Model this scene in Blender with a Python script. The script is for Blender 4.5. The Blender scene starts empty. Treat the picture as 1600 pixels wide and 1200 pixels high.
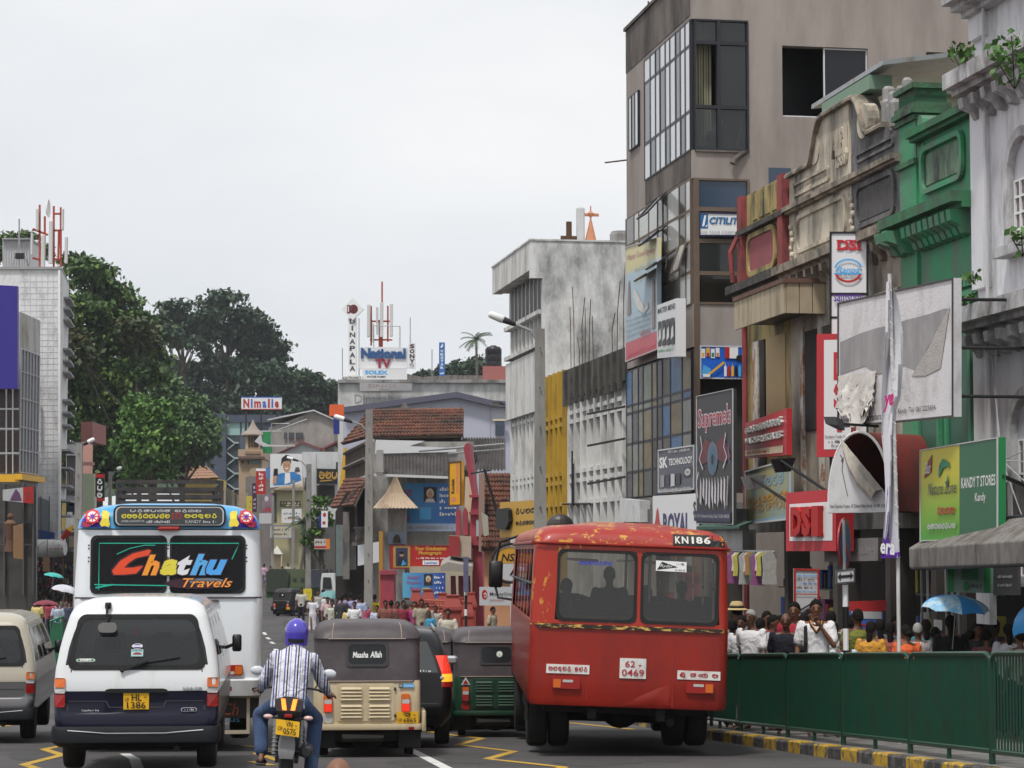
import bpy,bmesh,math,random
import numpy as np
from mathutils import Vector,Matrix
SC=bpy.context.scene
COL=SC.collection
random.seed(7)
RNG=np.random.default_rng(7)
PI=math.pi
# camera, sky, sun
FPX=3699.4
PITCH=math.atan(260/FPX)
CAMZ=2.25
cam_data=bpy.data.cameras.new('camera')
cam_data.sensor_width=17.3
cam_data.lens=40.0
cam_data.clip_start=0.1
cam_data.clip_end=3000
cam_data.dof.use_dof=True
cam_data.dof.focus_distance=32
cam_data.dof.aperture_fstop=6.3
cam=bpy.data.objects.new('camera',cam_data)
cam.location=(0,0,CAMZ)
cam.rotation_euler=(PI/2+PITCH,0,0)
COL.objects.link(cam)
SC.camera=cam
SUN_EL,SUN_AZ=math.radians(63),math.radians(206)
world=bpy.data.worlds.new('World')
SC.world=world
world.use_nodes=True
nt=world.node_tree
nt.nodes.clear()
out=nt.nodes.new('ShaderNodeOutputWorld')
bg=nt.nodes.new('ShaderNodeBackground')
sky=nt.nodes.new('ShaderNodeTexSky')
sky.sky_type='NISHITA'
sky.sun_disc=False
sky.sun_elevation=SUN_EL
sky.sun_rotation=SUN_AZ
tc=nt.nodes.new('ShaderNodeTexCoord')
mp=nt.nodes.new('ShaderNodeMapping')
mp.inputs['Scale'].default_value=(1,1,2.6)
nz=nt.nodes.new('ShaderNodeTexNoise')
nz.inputs['Scale'].default_value=3.2
nz.inputs['Detail'].default_value=5
nz.inputs['Roughness'].default_value=.5
rp=nt.nodes.new('ShaderNodeValToRGB')
rp.color_ramp.elements[0].position=.3
rp.color_ramp.elements[0].color=(7.9,8.2,8.6,1)
rp.color_ramp.elements[1].position=.7
rp.color_ramp.elements[1].color=(9.9,9.95,10,1)
mx=nt.nodes.new('ShaderNodeMixRGB')
mx.inputs[0].default_value=.93
nt.links.new(tc.outputs['Generated'],mp.inputs['Vector'])
nt.links.new(mp.outputs[0],nz.inputs['Vector'])
nt.links.new(nz.outputs[0],rp.inputs[0])
nt.links.new(sky.outputs[0],mx.inputs[1])
nt.links.new(rp.outputs[0],mx.inputs[2])
nt.links.new(mx.outputs[0],bg.inputs['Color'])
bg.inputs['Strength'].default_value=.1
nt.links.new(bg.outputs[0],out.inputs['Surface'])
sun_d=bpy.data.lights.new('sun','SUN')
sun_d.energy=2.8
sun_d.angle=math.radians(8)
sun_d.color=(1,.965,.91)
sun=bpy.data.objects.new('sun',sun_d)
_d=Vector((math.sin(SUN_AZ)*math.cos(SUN_EL),math.cos(SUN_AZ)*math.cos(SUN_EL),math.sin(SUN_EL)))
sun.rotation_euler=_d.to_track_quat('Z','Y').to_euler()
sun.location=(0,-20,60)
COL.objects.link(sun)
SC.view_settings.view_transform='Standard'
SC.view_settings.look='None'
SC.view_settings.exposure=0
SC.view_settings.gamma=1
SC.view_settings.use_curve_mapping=False
SC.cycles.max_bounces=5
SC.cycles.diffuse_bounces=2
SC.cycles.glossy_bounces=3
SC.cycles.transmission_bounces=3
SC.cycles.transparent_max_bounces=12
SC.cycles.caustics_reflective=False
SC.cycles.caustics_refractive=False
# measuring the street
_fw=Vector((0,math.cos(PITCH),math.sin(PITCH)))
_up=Vector((0,-math.sin(PITCH),math.cos(PITCH)))
def ray(px,py):
 d=_fw+Vector((1,0,0))*((px-800)/FPX)+_up*((600-py)/FPX)
 return d/d.y
def P(px,py,Y):
 return Vector((0,0,CAMZ))+ray(px,py)*Y
_gy=[-60,8,24,37,45,60,80,109,142,176,250,3000]
_gz=[.69,.69,-.03,-.615,-.86,-1.1,-1.3,-1.5,-1.65,-.45,.4,.4]
def zg(Y):
 return float(np.interp(Y,_gy,_gz))
def GR(px,py,dz=0):
 r=ray(px,py)
 lo,hi=4.0,900.0
 for _ in range(60):
  m=(lo+hi)/2
  if CAMZ+r.z*m>zg(m)+dz:lo=m
  else:hi=m
 return Vector((0,0,CAMZ))+r*lo
TH=math.atan(.173)
FA=Vector((3.9,51,0))
FT=Vector((-math.sin(TH),math.cos(TH),0))
FN=Vector((math.cos(TH),math.sin(TH),0))
RF=Matrix.Translation(FA)@Matrix.Rotation(TH,4,'Z')
def fr(px,py,o=0.0):
 """point of the right-hand street front (offset o) seen at a pixel, in the RF frame"""
 r=ray(px,py)
 c=Vector((0,0,CAMZ))
 k=((FA+FN*o-c).dot(FN))/r.dot(FN)
 q=c+r*k
 return Vector((o,(q-FA).dot(FT),q.z))
def cw(px,py,s):
 """point of a cross wall (constant s in the RF frame) seen at a pixel"""
 r=ray(px,py)
 c=Vector((0,0,CAMZ))
 k=((FA+FT*s-c).dot(FT))/r.dot(FT)
 q=c+r*k
 return Vector(((q-FA).dot(FN),s,q.z))
 # materials
MATS={}
def _nodes(name):
 m=bpy.data.materials.new(name)
 m.use_nodes=True
 n=m.node_tree
 return m,n,n.nodes['Principled BSDF']
def M(name,col=None,rough=.6,metal=0.0,var=.12,scale=4.0,grime=None,bump=0.0,coat=0.0,emit=0.0,spec=.35,fine=0.0):
 """procedural material: base colour with soft mottling, an optional layer of stains (colour, amount, scale, streak) and bump"""
 if name in MATS:return MATS[name]
 m,n,b=_nodes(name)
 L=n.links
 tc=n.nodes.new('ShaderNodeTexCoord')
 nz=n.nodes.new('ShaderNodeTexNoise')
 nz.inputs['Scale'].default_value=scale
 nz.inputs['Detail'].default_value=6
 L.new(tc.outputs['Object'],nz.inputs['Vector'])
 hv=n.nodes.new('ShaderNodeMixRGB')
 c0=[c*(1-var)for c in col]
 c1=[min(1,c*(1+var))for c in col]
 hv.inputs[1].default_value=(*c0,1)
 hv.inputs[2].default_value=(*c1,1)
 L.new(nz.outputs[0],hv.inputs[0])
 last=hv.outputs[0]
 if grime:
  gc,amt,gs,st=grime[:4]
  mp=n.nodes.new('ShaderNodeMapping')
  mp.inputs['Scale'].default_value=(gs,gs,gs/st)
  L.new(tc.outputs['Object'],mp.inputs['Vector'])
  g=n.nodes.new('ShaderNodeTexNoise')
  g.inputs['Scale'].default_value=1
  g.inputs['Detail'].default_value=8
  g.inputs['Roughness'].default_value=.68
  L.new(mp.outputs[0],g.inputs['Vector'])
  r=n.nodes.new('ShaderNodeValToRGB')
  w=grime[4]if len(grime)>4 else .22
  p=.72-amt*.42
  r.color_ramp.elements[0].position=max(0,p-w/2)
  r.color_ramp.elements[1].position=min(1,p+w/2)
  L.new(g.outputs[0],r.inputs[0])
  x=n.nodes.new('ShaderNodeMixRGB')
  L.new(r.outputs[0],x.inputs[0])
  L.new(last,x.inputs[1])
  x.inputs[2].default_value=(*gc,1)
  last=x.outputs[0]
 L.new(last,b.inputs['Base Color'])
 b.inputs['Roughness'].default_value=rough
 b.inputs['Metallic'].default_value=metal
 b.inputs['Specular IOR Level'].default_value=spec
 if coat:
  b.inputs['Coat Weight'].default_value=coat
  b.inputs['Coat Roughness'].default_value=.06
 if emit:
  L.new(last,b.inputs['Emission Color'])
  b.inputs['Emission Strength'].default_value=emit
 if bump:
  bp=n.nodes.new('ShaderNodeBump')
  bp.inputs['Strength'].default_value=bump
  bp.inputs['Distance'].default_value=.02
  n2=n.nodes.new('ShaderNodeTexNoise')
  n2.inputs['Scale'].default_value=fine or scale*6
  n2.inputs['Detail'].default_value=4
  L.new(tc.outputs['Object'],n2.inputs['Vector'])
  L.new(n2.outputs[0],bp.inputs['Height'])
  L.new(bp.outputs[0],b.inputs['Normal'])
 MATS[name]=m
 return m
def folds(n,b,tc):
 nz=n.nodes.new('ShaderNodeTexNoise')
 nz.inputs['Scale'].default_value=7
 nz.inputs['Detail'].default_value=3
 nz.inputs['Distortion'].default_value=1.2
 bp=n.nodes.new('ShaderNodeBump')
 bp.inputs['Strength'].default_value=.8
 bp.inputs['Distance'].default_value=.06
 n.links.new(tc.outputs['Object'],nz.inputs['Vector'])
 n.links.new(nz.outputs[0],bp.inputs['Height'])
 n.links.new(bp.outputs[0],b.inputs['Normal'])
def stripes(name,cols,period,axis=0,rough=.8):
 """cloth woven in vertical bands, repeating every period metres"""
 if name in MATS:return MATS[name]
 m,n,b=_nodes(name)
 L=n.links
 tc=n.nodes.new('ShaderNodeTexCoord')
 sp=n.nodes.new('ShaderNodeSeparateXYZ')
 L.new(tc.outputs['Object'],sp.inputs[0])
 q=n.nodes.new('ShaderNodeMath');q.operation='DIVIDE';q.inputs[1].default_value=period
 L.new(sp.outputs[axis],q.inputs[0])
 fz=n.nodes.new('ShaderNodeMath');fz.operation='FRACT'
 L.new(q.outputs[0],fz.inputs[0])
 r=n.nodes.new('ShaderNodeValToRGB')
 r.color_ramp.interpolation='CONSTANT'
 e=r.color_ramp.elements
 while len(e)<len(cols):e.new(.5)
 for i,(p,c)in enumerate(cols):
  e[i].position=p
  e[i].color=(*c,1)
 L.new(fz.outputs[0],r.inputs[0])
 L.new(r.outputs[0],b.inputs['Base Color'])
 b.inputs['Roughness'].default_value=rough
 folds(n,b,tc)
 MATS[name]=m
 return m
def gradient(name,cols,axis,a,c,rough=.5):
 """flat print running from one colour to another across object space"""
 if name in MATS:return MATS[name]
 m,n,b=_nodes(name)
 L=n.links
 tc=n.nodes.new('ShaderNodeTexCoord')
 sp=n.nodes.new('ShaderNodeSeparateXYZ')
 L.new(tc.outputs['Object'],sp.inputs[0])
 q=n.nodes.new('ShaderNodeMapRange')
 q.inputs[1].default_value=a
 q.inputs[2].default_value=c
 L.new(sp.outputs[axis],q.inputs[0])
 r=n.nodes.new('ShaderNodeValToRGB')
 e=r.color_ramp.elements
 while len(e)<len(cols):e.new(.5)
 for i,(p,k)in enumerate(cols):
  e[i].position=p
  e[i].color=(*k,1)
 L.new(q.outputs[0],r.inputs[0])
 L.new(r.outputs[0],b.inputs['Base Color'])
 b.inputs['Roughness'].default_value=rough
 MATS[name]=m
 return m
def glass(name,tint,see=.55,rough=.03):
 """thin pane: part see-through, part dark, with a mirror-like skin"""
 if name in MATS:return MATS[name]
 m,n,b=_nodes(name)
 L=n.links
 b.inputs['Base Color'].default_value=(*[t*.05 for t in tint],1)
 b.inputs['Roughness'].default_value=rough
 tr=n.nodes.new('ShaderNodeBsdfTransparent')
 tr.inputs[0].default_value=(*tint,1)
 fz=n.nodes.new('ShaderNodeFresnel')
 fz.inputs[0].default_value=1.5
 gl=n.nodes.new('ShaderNodeBsdfGlossy')
 gl.inputs['Roughness'].default_value=rough
 a=n.nodes.new('ShaderNodeMixShader')
 a.inputs[0].default_value=see
 L.new(b.outputs[0],a.inputs[1]);L.new(tr.outputs[0],a.inputs[2])
 c=n.nodes.new('ShaderNodeMixShader')
 L.new(fz.outputs[0],c.inputs[0]);L.new(a.outputs[0],c.inputs[1]);L.new(gl.outputs[0],c.inputs[2])
 L.new(c.outputs[0],n.nodes['Material Output'].inputs['Surface'])
 MATS[name]=m
 return m
 # mesh building
ROOT={}
SPLIT=set('raised_letter window_glass shop_pier pillar_moulding pilaster side_window pier sign_bracket gable_scroll scroll dentil parapet_block reinforcing_bar broken_masonry roof_rod baluster sunshade window_bar shop_grille seat curtain pot_plant gate_post gable_moulding white_flash panel_joint ridge_tile stall_post mullion rib loose_pole wall_cable stair_flight rail sign_leg scaffold_pole louvre roof_rack window_rail mud_flap roof_rail window_pillar white_band vent_flap cart_rail awning_rim hand_rail blackened_parapet balcony_rail billboard_brace'.split())
class MB:
 """collects faces in world space; build() links them as ONE mesh object"""
 def __init__(s,xf=None):
  s.v,s.f,s.m,s.xf=[],[],[],xf or Matrix()
  s.mats,s.cur=[],0
 def mat(s,m):
  if m not in s.mats:s.mats.append(m)
  s.cur=s.mats.index(m)
  return s
 def add(s,vs,fs):
  b=len(s.v)
  xf=s.xf
  s.v+=[xf@Vector(p)for p in vs]
  s.f+=[[b+i for i in f]for f in fs]
  s.m+=[s.cur]*len(fs)
 def poly(s,vs):s.add(vs,[list(range(len(vs)))])
 def box(s,x0,x1,y0,y1,z0,z1):
  s.add([(x0,y0,z0),(x1,y0,z0),(x1,y1,z0),(x0,y1,z0),(x0,y0,z1),(x1,y0,z1),(x1,y1,z1),(x0,y1,z1)],[(0,3,2,1),(4,5,6,7),(0,1,5,4),(1,2,6,5),(2,3,7,6),(3,0,4,7)])
 def bbox(s,x0,x1,y0,y1,z0,z1,b=.01):
  """box with chamfered vertical and top edges"""
  b=min(b,abs(x1-x0)/3,abs(y1-y0)/3,abs(z1-z0)/3)
  def ring(i,z):
   return[(x0+b+i,y0+i,z),(x1-b-i,y0+i,z),(x1-i,y0+b+i,z),(x1-i,y1-b-i,z),(x1-b-i,y1-i,z),(x0+b+i,y1-i,z),(x0+i,y1-b-i,z),(x0+i,y0+b+i,z)]
  s.loft([ring(b*.6,z0),ring(0,z0+b),ring(0,z1-b),ring(b*.6,z1)])
 def prism(s,pts,d):
  """polygon given as 3-D points, extruded by vector d"""
  n=len(pts)
  d=Vector(d)
  q=[Vector(p)for p in pts]
  nrm=Vector()
  for i in range(n):nrm+=q[i].cross(q[(i+1)%n])
  if nrm.dot(d)>0:q.reverse()
  vs=q+[p+d for p in q]
  s.add(vs,[list(range(n)),list(range(2*n-1,n-1,-1))]+[(i,i+n,(i+1)%n+n,(i+1)%n)for i in range(n)])
 def loft(s,rings,caps=True,closed=True):
  n=len(rings[0])
  vs=[p for r in rings for p in r]
  fs=[]
  for j in range(len(rings)-1):
   for i in range(n if closed else n-1):
    k=(i+1)%n
    fs.append((j*n+i,j*n+k,(j+1)*n+k,(j+1)*n+i))
  if caps:
   fs.append(list(range(n-1,-1,-1)))
   fs.append([(len(rings)-1)*n+i for i in range(n)])
  s.add(vs,fs)
 def tube(s,pts,r,n=8,r1=None,flat=1.0):
  pts=[Vector(p)for p in pts]
  rings=[]
  for i,p in enumerate(pts):
   t=(pts[min(i+1,len(pts)-1)]-pts[max(i-1,0)]).normalized()
   u=t.cross(Vector((0,1,0))if abs(t.y)<.9 else Vector((1,0,0))).normalized()
   w=t.cross(u)
   k=r if r1 is None else r+(r1-r)*i/max(1,len(pts)-1)
   rings.append([p+u*(k*math.cos(2*PI*a/n))+w*(k*flat*math.sin(2*PI*a/n))for a in range(n)])
  s.loft(rings)
 def lathe(s,prof,c,axis='Z',n=16):
  """profile of (radius, height) turned about an axis through c"""
  c=Vector(c)
  rings=[]
  for r,h in prof:
   ring=[]
   for a in range(n):
    x,y=r*math.cos(2*PI*a/n),r*math.sin(2*PI*a/n)
    ring.append(c+(Vector((x,y,h))if axis=='Z' else Vector((h,x,y))if axis=='X' else Vector((x,-h,y))if axis=='Y' else Vector()))
   rings.append(ring)
  s.loft(rings)
 def ball(s,c,rx,ry=None,rz=None,n=12,m=8):
  ry=ry or rx;rz=rz or rx
  c=Vector(c)
  rings=[[c+Vector((rx*math.sin(PI*j/m)*math.cos(2*PI*i/n),ry*math.sin(PI*j/m)*math.sin(2*PI*i/n),-rz*math.cos(PI*j/m)))for i in range(n)]for j in range(1,m)]
  vs=[c-Vector((0,0,rz))]+[p for r in rings for p in r]+[c+Vector((0,0,rz))]
  fs=[(0,1+(i+1)%n,1+i)for i in range(n)]
  for j in range(m-2):
   for i in range(n):
    k=(i+1)%n
    fs.append((1+j*n+i,1+j*n+k,1+(j+1)*n+k,1+(j+1)*n+i))
  L=len(vs)-1
  b=1+(m-2)*n
  fs+=[(b+i,b+(i+1)%n,L)for i in range(n)]
  s.add(vs,fs)
 def mesh(s,name,inv):
  me=bpy.data.meshes.new(name)
  me.from_pydata([inv@p for p in s.v],[],s.f)
  for m in s.mats:me.materials.append(m)
  if len(s.mats)>1:me.polygons.foreach_set('material_index',s.m)
  return me
 def build(s,name,parent=None,mat=None,smooth=None,label=None):
  if mat is not None and not s.mats:s.mats=[mat]
  if name in SPLIT:
   up=list(range(len(s.v)))
   def root(i):
    while up[i]!=i:
     up[i]=up[up[i]]
     i=up[i]
    return i
   for f in s.f:
    for i in f[1:]:up[root(i)]=root(f[0])
   grp={}
   for k,f in enumerate(s.f):grp.setdefault(root(f[0]),[]).append(k)
   if len(grp)>1:
    for ks in grp.values():
     q=MB()
     idx={}
     for k in ks:
      for i in s.f[k]:
       if i not in idx:idx[i]=len(q.v);q.v.append(s.v[i])
      q.f.append([idx[i]for i in s.f[k]])
      q.m.append(s.m[k])
     q.mats=s.mats
     o=q._one(name,parent,smooth,label)
    return o
  return s._one(name,parent,smooth,label)
 def _one(s,name,parent,smooth,label):
  inv=(ROOT[parent.name]if parent else Matrix()).inverted()
  me=s.mesh(name,inv)
  if smooth:
   me.polygons.foreach_set('use_smooth',[True]*len(me.polygons))
   me.set_sharp_from_angle(angle=math.radians(smooth))
  o=bpy.data.objects.new(name,me)
  COL.objects.link(o)
  if parent:
   o.parent=parent
   ROOT[o.name]=ROOT[parent.name]
  else:
   ROOT[o.name]=Matrix()
  if label:o['label']=label
  return o
def pri(name,parent,mat,pts,d):
 m=MB();m.prism(pts,d)
 return m.build(name,parent,mat)
def tub(name,parent,mat,*a):
 m=MB();m.tube(*a)
 return m.build(name,parent,mat)
def rbx(name,parent,mat,*a):
 m=MB(RF);m.box(*a)
 return m.build(name,parent,mat)
def tag(o,label=None,cat=None,group=None,kind=None):
 for k,v in(('label',label),('category',cat),('group',group),('kind',kind)):
  if v:o[k]=v
 return o
def thing(name,label,cat,loc=(0,0,0),rz=0.0,group=None,roll=0.0,pitch=0.0):
 o=bpy.data.objects.new(name,None)
 o.empty_display_size=.2
 COL.objects.link(o)
 m=Matrix.Translation(Vector(loc))@Matrix.Rotation(rz,4,'Z')@Matrix.Rotation(pitch,4,'X')@Matrix.Rotation(roll,4,'Y')
 o.matrix_basis=m
 ROOT[o.name]=m
 return tag(o,label,cat,group)
 # lettering
_TXT={}
def text_mesh(body,bold=0.0,shear=0.0,sp=1.0):
 k=(body,bold,shear,sp)
 if k in _TXT:return _TXT[k]
 c=bpy.data.curves.new('lettering','FONT')
 c.body=body
 c.resolution_u=2
 c.offset=bold
 c.shear=shear
 c.space_character=sp
 o=bpy.data.objects.new('lettering',c)
 COL.objects.link(o)
 bpy.context.view_layer.update()
 me=bpy.data.meshes.new_from_object(o.evaluated_get(bpy.context.evaluated_depsgraph_get()))
 bpy.data.objects.remove(o)
 bpy.data.curves.remove(c)
 n=len(me.vertices)
 a=np.empty(n*3)
 me.vertices.foreach_get('co',a)
 a=a.reshape(-1,3)
 fs=[list(p.vertices)for p in me.polygons]
 bpy.data.meshes.remove(me)
 lo,hi=a.min(0),a.max(0)
 uv=(a[:,:2]-lo[:2])/np.maximum(hi[:2]-lo[:2],1e-6)
 _TXT[k]=(uv.tolist(),fs,(hi[0]-lo[0])/max(hi[1]-lo[1],1e-6))
 return _TXT[k]
def arc(cx,cy,rx,ry,a0,a1,n=9):
 return[(cx+rx*math.cos(math.radians(a0+(a1-a0)*i/n)),cy+ry*math.sin(math.radians(a0+(a1-a0)*i/n)))for i in range(n+1)]
 # rounded letters of the island's script, as strokes in a unit box
SINH={'ma':[arc(.5,.5,.42,.45,150,400,12),arc(.3,.68,.17,.17,0,360),arc(.62,.62,.15,.15,-90,200)],'ha':[arc(.5,.45,.42,.4,120,330,10)+[(.9,.6),(.8,.85),(.6,.85),(.55,.6)],arc(.35,.62,.16,.16,0,300)],'nu':[arc(.45,.5,.35,.35,60,330,10),arc(.6,.6,.18,.2,-40,240),[(.75,.3),(.85,.0),(.6,-.12),(.45,.0)]],'va':[arc(.5,.5,.42,.42,100,420,13),arc(.42,.6,.17,.17,0,300)],'ra':[arc(.5,.3,.3,.3,120,420,10),[(.5,.6),(.5,.75)],arc(.5,.85,.16,.14,0,360)],'ta':[arc(.5,.45,.4,.42,130,400,11),arc(.4,.6,.2,.2,20,320),[(.8,.75),(.9,.95),(.6,.98)]],'u':[arc(.5,.55,.36,.3,200,520,11),[(.6,.3),(.75,.05),(.4,-.05),(.2,.1)],arc(.4,.55,.14,.14,0,330)],'la':[arc(.45,.5,.38,.42,40,350,11),arc(.5,.5,.16,.18,-60,220),[(.8,.4),(.9,.8),(.75,.98)]],'ka':[arc(.28,.45,.22,.35,30,340),arc(.72,.45,.24,.35,-160,150),[(.3,.8),(.7,.95)]],'shri':[arc(.45,.4,.36,.36,60,400,11),arc(.4,.42,.14,.14,0,300),[(.2,.85),(.4,1.02),(.7,.98),(.8,.8)],[(.8,.2),(.95,-.1),(.5,-.12)]],'nga':[arc(.5,.5,.25,.25,0,360)],'pa':[arc(.45,.45,.38,.4,150,370,9)+[(.85,.9)],[(.08,.6),(.15,.95)],[(.5,.1),(.5,.35)]],}
def strokes_mesh(word,w=.15):
 """a row of the letters above as ribbons -> uv, faces, aspect"""
 k=('sinh',tuple(word),w)
 if k in _TXT:return _TXT[k]
 vs,fs,x=[],[],0.0
 for g in word:
  if g==' ':
   x+=.6
   continue
  for st in SINH[g]:
   b=len(vs)
   n=len(st)
   for i in range(n):
    p=Vector(st[i]);a=Vector(st[max(0,i-1)]);c=Vector(st[min(n-1,i+1)])
    t=(c-a)
    t=t.normalized()if t.length else Vector((1,0))
    q=Vector((-t.y,t.x))*w/2
    vs+=[(p.x+q.x+x,p.y+q.y),(p.x-q.x+x,p.y-q.y)]
   fs+=[(b+2*i,b+2*i+1,b+2*i+3,b+2*i+2)for i in range(n-1)]
  x+=1.12 if g!='nga' else .7
 a=np.array(vs)
 lo,hi=a.min(0),a.max(0)
 _TXT[k]=(((a-lo)/(hi-lo)).tolist(),fs,(hi[0]-lo[0])/(hi[1]-lo[1]))
 return _TXT[k]
class Quad:
 """flat (bilinear) face given by four world corners; u to the right, v up, offset towards the viewer's side"""
 def __init__(s,bl,br,tr,tl,parent=None,name='lettering'):
  s.bl,s.br,s.tr,s.tl=[Vector(p)for p in(bl,br,tr,tl)]
  s.n=(s.br-s.bl).cross(s.tl-s.bl).normalized()
  s.W=((s.br-s.bl).length+(s.tr-s.tl).length)/2
  s.H=((s.tl-s.bl).length+(s.tr-s.br).length)/2
  s.parent,s.pr,s.k=parent,MB(),0
  s.name=name
 def p(s,u,v,o=0.0):
  return(s.bl*(1-u)+s.br*u)*(1-v)+(s.tl*(1-u)+s.tr*u)*v+s.n*o
 def off(s):
  s.k+=1
  return .004+.0025*s.k
 def panel(s,mat,th=.06,frame=None,fw=.03,fth=.02,name='panel'):
  b=MB()
  b.prism([s.p(0,0),s.p(1,0),s.p(1,1),s.p(0,1)],s.n*-th)
  o=b.build(name,s.parent,mat)
  if frame:
   f=MB()
   a,c=fw/s.W,fw/s.H
   for u0,v0,u1,v1 in((0,0,1,c),(0,1-c,1,1),(0,c,a,1-c),(1-a,c,1,1-c)):
    f.prism([s.p(u0,v0,.001),s.p(u1,v0,.001),s.p(u1,v1,.001),s.p(u0,v1,.001)],s.n*fth)
   f.build('frame',s.parent,frame)
  return o
 def rect(s,u0,v0,u1,v1,mat):
  o=s.off()
  s.pr.mat(mat).poly([s.p(u0,v0,o),s.p(u1,v0,o),s.p(u1,v1,o),s.p(u0,v1,o)])
  return s
 def poly(s,uv,mat):
  o=s.off()
  q=[s.p(u,v,o)for u,v in uv]
  a=sum(uv[i][0]*uv[(i+1)%len(uv)][1]-uv[(i+1)%len(uv)][0]*uv[i][1]for i in range(len(uv)))
  s.pr.mat(mat).poly(q if a>0 else q[::-1])
  return s
 def ell(s,cu,cv,ru,rv,mat,n=20,a0=0):
  return s.poly([(cu+ru*math.cos(2*PI*i/n+a0),cv+rv*math.sin(2*PI*i/n+a0))for i in range(n)],mat)
 def ring(s,cu,cv,ru,rv,t,mat,n=24,a0=0,a1=360):
  o=s.off()
  s.pr.mat(mat)
  for i in range(n):
   b,c=[math.radians(a0+(a1-a0)*k/n)for k in(i,i+1)]
   s.pr.poly([s.p(cu+ru*t*math.cos(b),cv+rv*t*math.sin(b),o),s.p(cu+ru*math.cos(b),cv+rv*math.sin(b),o),s.p(cu+ru*math.cos(c),cv+rv*math.sin(c),o),s.p(cu+ru*t*math.cos(c),cv+rv*t*math.sin(c),o)])
  return s
 def line(s,pts,w,mat):
  """ribbon through uv points, w metres wide"""
  o=s.off()
  s.pr.mat(mat)
  q=[Vector((u*s.W,v*s.H))for u,v in pts]
  vs=[]
  for i in range(len(q)):
   t=(q[min(i+1,len(q)-1)]-q[max(i-1,0)]).normalized()
   k=Vector((-t.y,t.x))*w/2
   vs+=[q[i]+k,q[i]-k]
  vs=[s.p(a.x/s.W,a.y/s.H,o)for a in vs]
  s.pr.add(vs,[(2*i,2*i+1,2*i+3,2*i+2)for i in range(len(q)-1)])
  return s
 def _put(s,data,u0,v0,u1,v1,mat,depth,fit):
  uv,fs,asp=data
  if fit:
   w=(u1-u0)*s.W;h=(v1-v0)*s.H
   if w/h>asp:d=(w-h*asp)/2/s.W;u0+=d;u1-=d
   else:d=(h-w/asp)/2/s.H;v0+=d;v1-=d
  o=s.off()
  s.pr.mat(mat)
  vs=[s.p(u0+a*(u1-u0),v0+b*(v1-v0),o+depth)for a,b in uv]
  if not depth:s.pr.add(vs,fs)
  else:
   from collections import Counter
   ed=Counter()
   for f in fs:
    for i in range(len(f)):ed[(f[i],f[(i+1)%len(f)])]+=1
   vb=[s.p(u0+a*(u1-u0),v0+b*(v1-v0),0)for a,b in uv]
   m=MB()
   m.add(vs+vb,fs+[(e[1],e[0],e[0]+len(vs),e[1]+len(vs))for e in ed if(e[1],e[0])not in ed])
   m.build('raised_letter',s.parent,mat)
  return s
 def text(s,body,u0,v0,u1,v1,mat,bold=0.0,shear=0.0,depth=0.0,fit=False,sp=1.0):
  return s._put(text_mesh(body,bold,shear,sp),u0,v0,u1,v1,mat,depth,fit)
 def sinh(s,word,u0,v0,u1,v1,mat,w=.15,depth=0.0):
  return s._put(strokes_mesh(word,w),u0,v0,u1,v1,mat,depth,False)
 def scribble(s,u0,v0,u1,v1,mat,seed=1,fill=.8):
  """a line of print too small to read: short uneven marks"""
  r=random.Random(seed)
  o=s.off()
  s.pr.mat(mat)
  h=(v1-v0)*s.H
  x=u0
  while x<u1:
   w=r.uniform(.25,.7)*h/s.W
   if r.random()<.85:
    a,b=v0+(v1-v0)*r.choice((0,0,.2)),v1-(v1-v0)*r.choice((0,.25,.35))
    s.pr.poly([s.p(x,a,o),s.p(min(u1,x+w*fill),a,o),s.p(min(u1,x+w*fill),b,o),s.p(x,b,o)])
   x+=w+.12*h/s.W
  return s
 def done(s,name=None):
  if s.pr.f:return s.pr.build(name or s.name,s.parent)
def pxquad(xl,ytl,ybl,xr,ytr,ybr,Yl,Yr=None,parent=None,name='lettering'):
 Yr=Yr or Yl
 return Quad(P(xl,ybl,Yl),P(xr,ybr,Yr),P(xr,ytr,Yr),P(xl,ytl,Yl),parent,name)
def sign(name,label,xl,ytl,ybl,xr,ytr,ybr,Yl,Yr=None,mat=None,frame=None,th=.08,cat='sign',group=None,fw=.03):
 """a sign board as a thing: panel, frame and a print part to be filled by the caller"""
 q=pxquad(xl,ytl,ybl,xr,ytr,ybr,Yl,Yr)
 t=thing(name,label,cat,(q.bl+q.br)/2,0,group)
 q.parent=t
 q.panel(mat,th,frame,fw)
 return q
 # shared colours
ASPH=M('asphalt',(.088,.084,.085),.85,var=.16,scale=.7,grime=((.05,.047,.047),.44,.35,.3,.25),bump=.6,fine=50)
PAVE=M('pavement_concrete',(.2,.19,.18),.9,var=.2,scale=1.2,grime=((.1,.1,.095),.5,1.4,1),bump=.3)
WHITE=M('white_paint',(.78,.78,.77),.5,var=.03)
DIRTYW=M('dirty_white',(.62,.62,.6),.6,var=.08,grime=((.3,.29,.27),.35,2.2,5))
BLACK=M('black_paint',(.012,.012,.013),.45)
RUBBER=M('rubber',(.018,.018,.018),.85,var=.3,scale=12)
CHROME=M('chrome',(.6,.6,.62),.2,1.0)
STEEL=M('galvanised_steel',(.36,.37,.38),.45,.7,grime=((.22,.18,.14),.2,4,2))
DKMETAL=M('dark_metal',(.03,.03,.032),.5,.3)
RUST=M('rusty_iron',(.09,.045,.028),.9,var=.4,scale=9)
UNDER=M('underbody_grime',(.02,.018,.016),.9,var=.4,scale=5)
YPLATE=M('yellow_plate',(.78,.43,.015),.4,var=.04)
RED=M('red_paint',(.42,.022,.02),.45,var=.06)
DRED=M('dull_red_paint',(.3,.03,.032),.6,var=.1,grime=((.17,.05,.05),.3,2,3))
YEL=M('yellow_paint',(.72,.4,.03),.5,var=.06)
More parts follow.
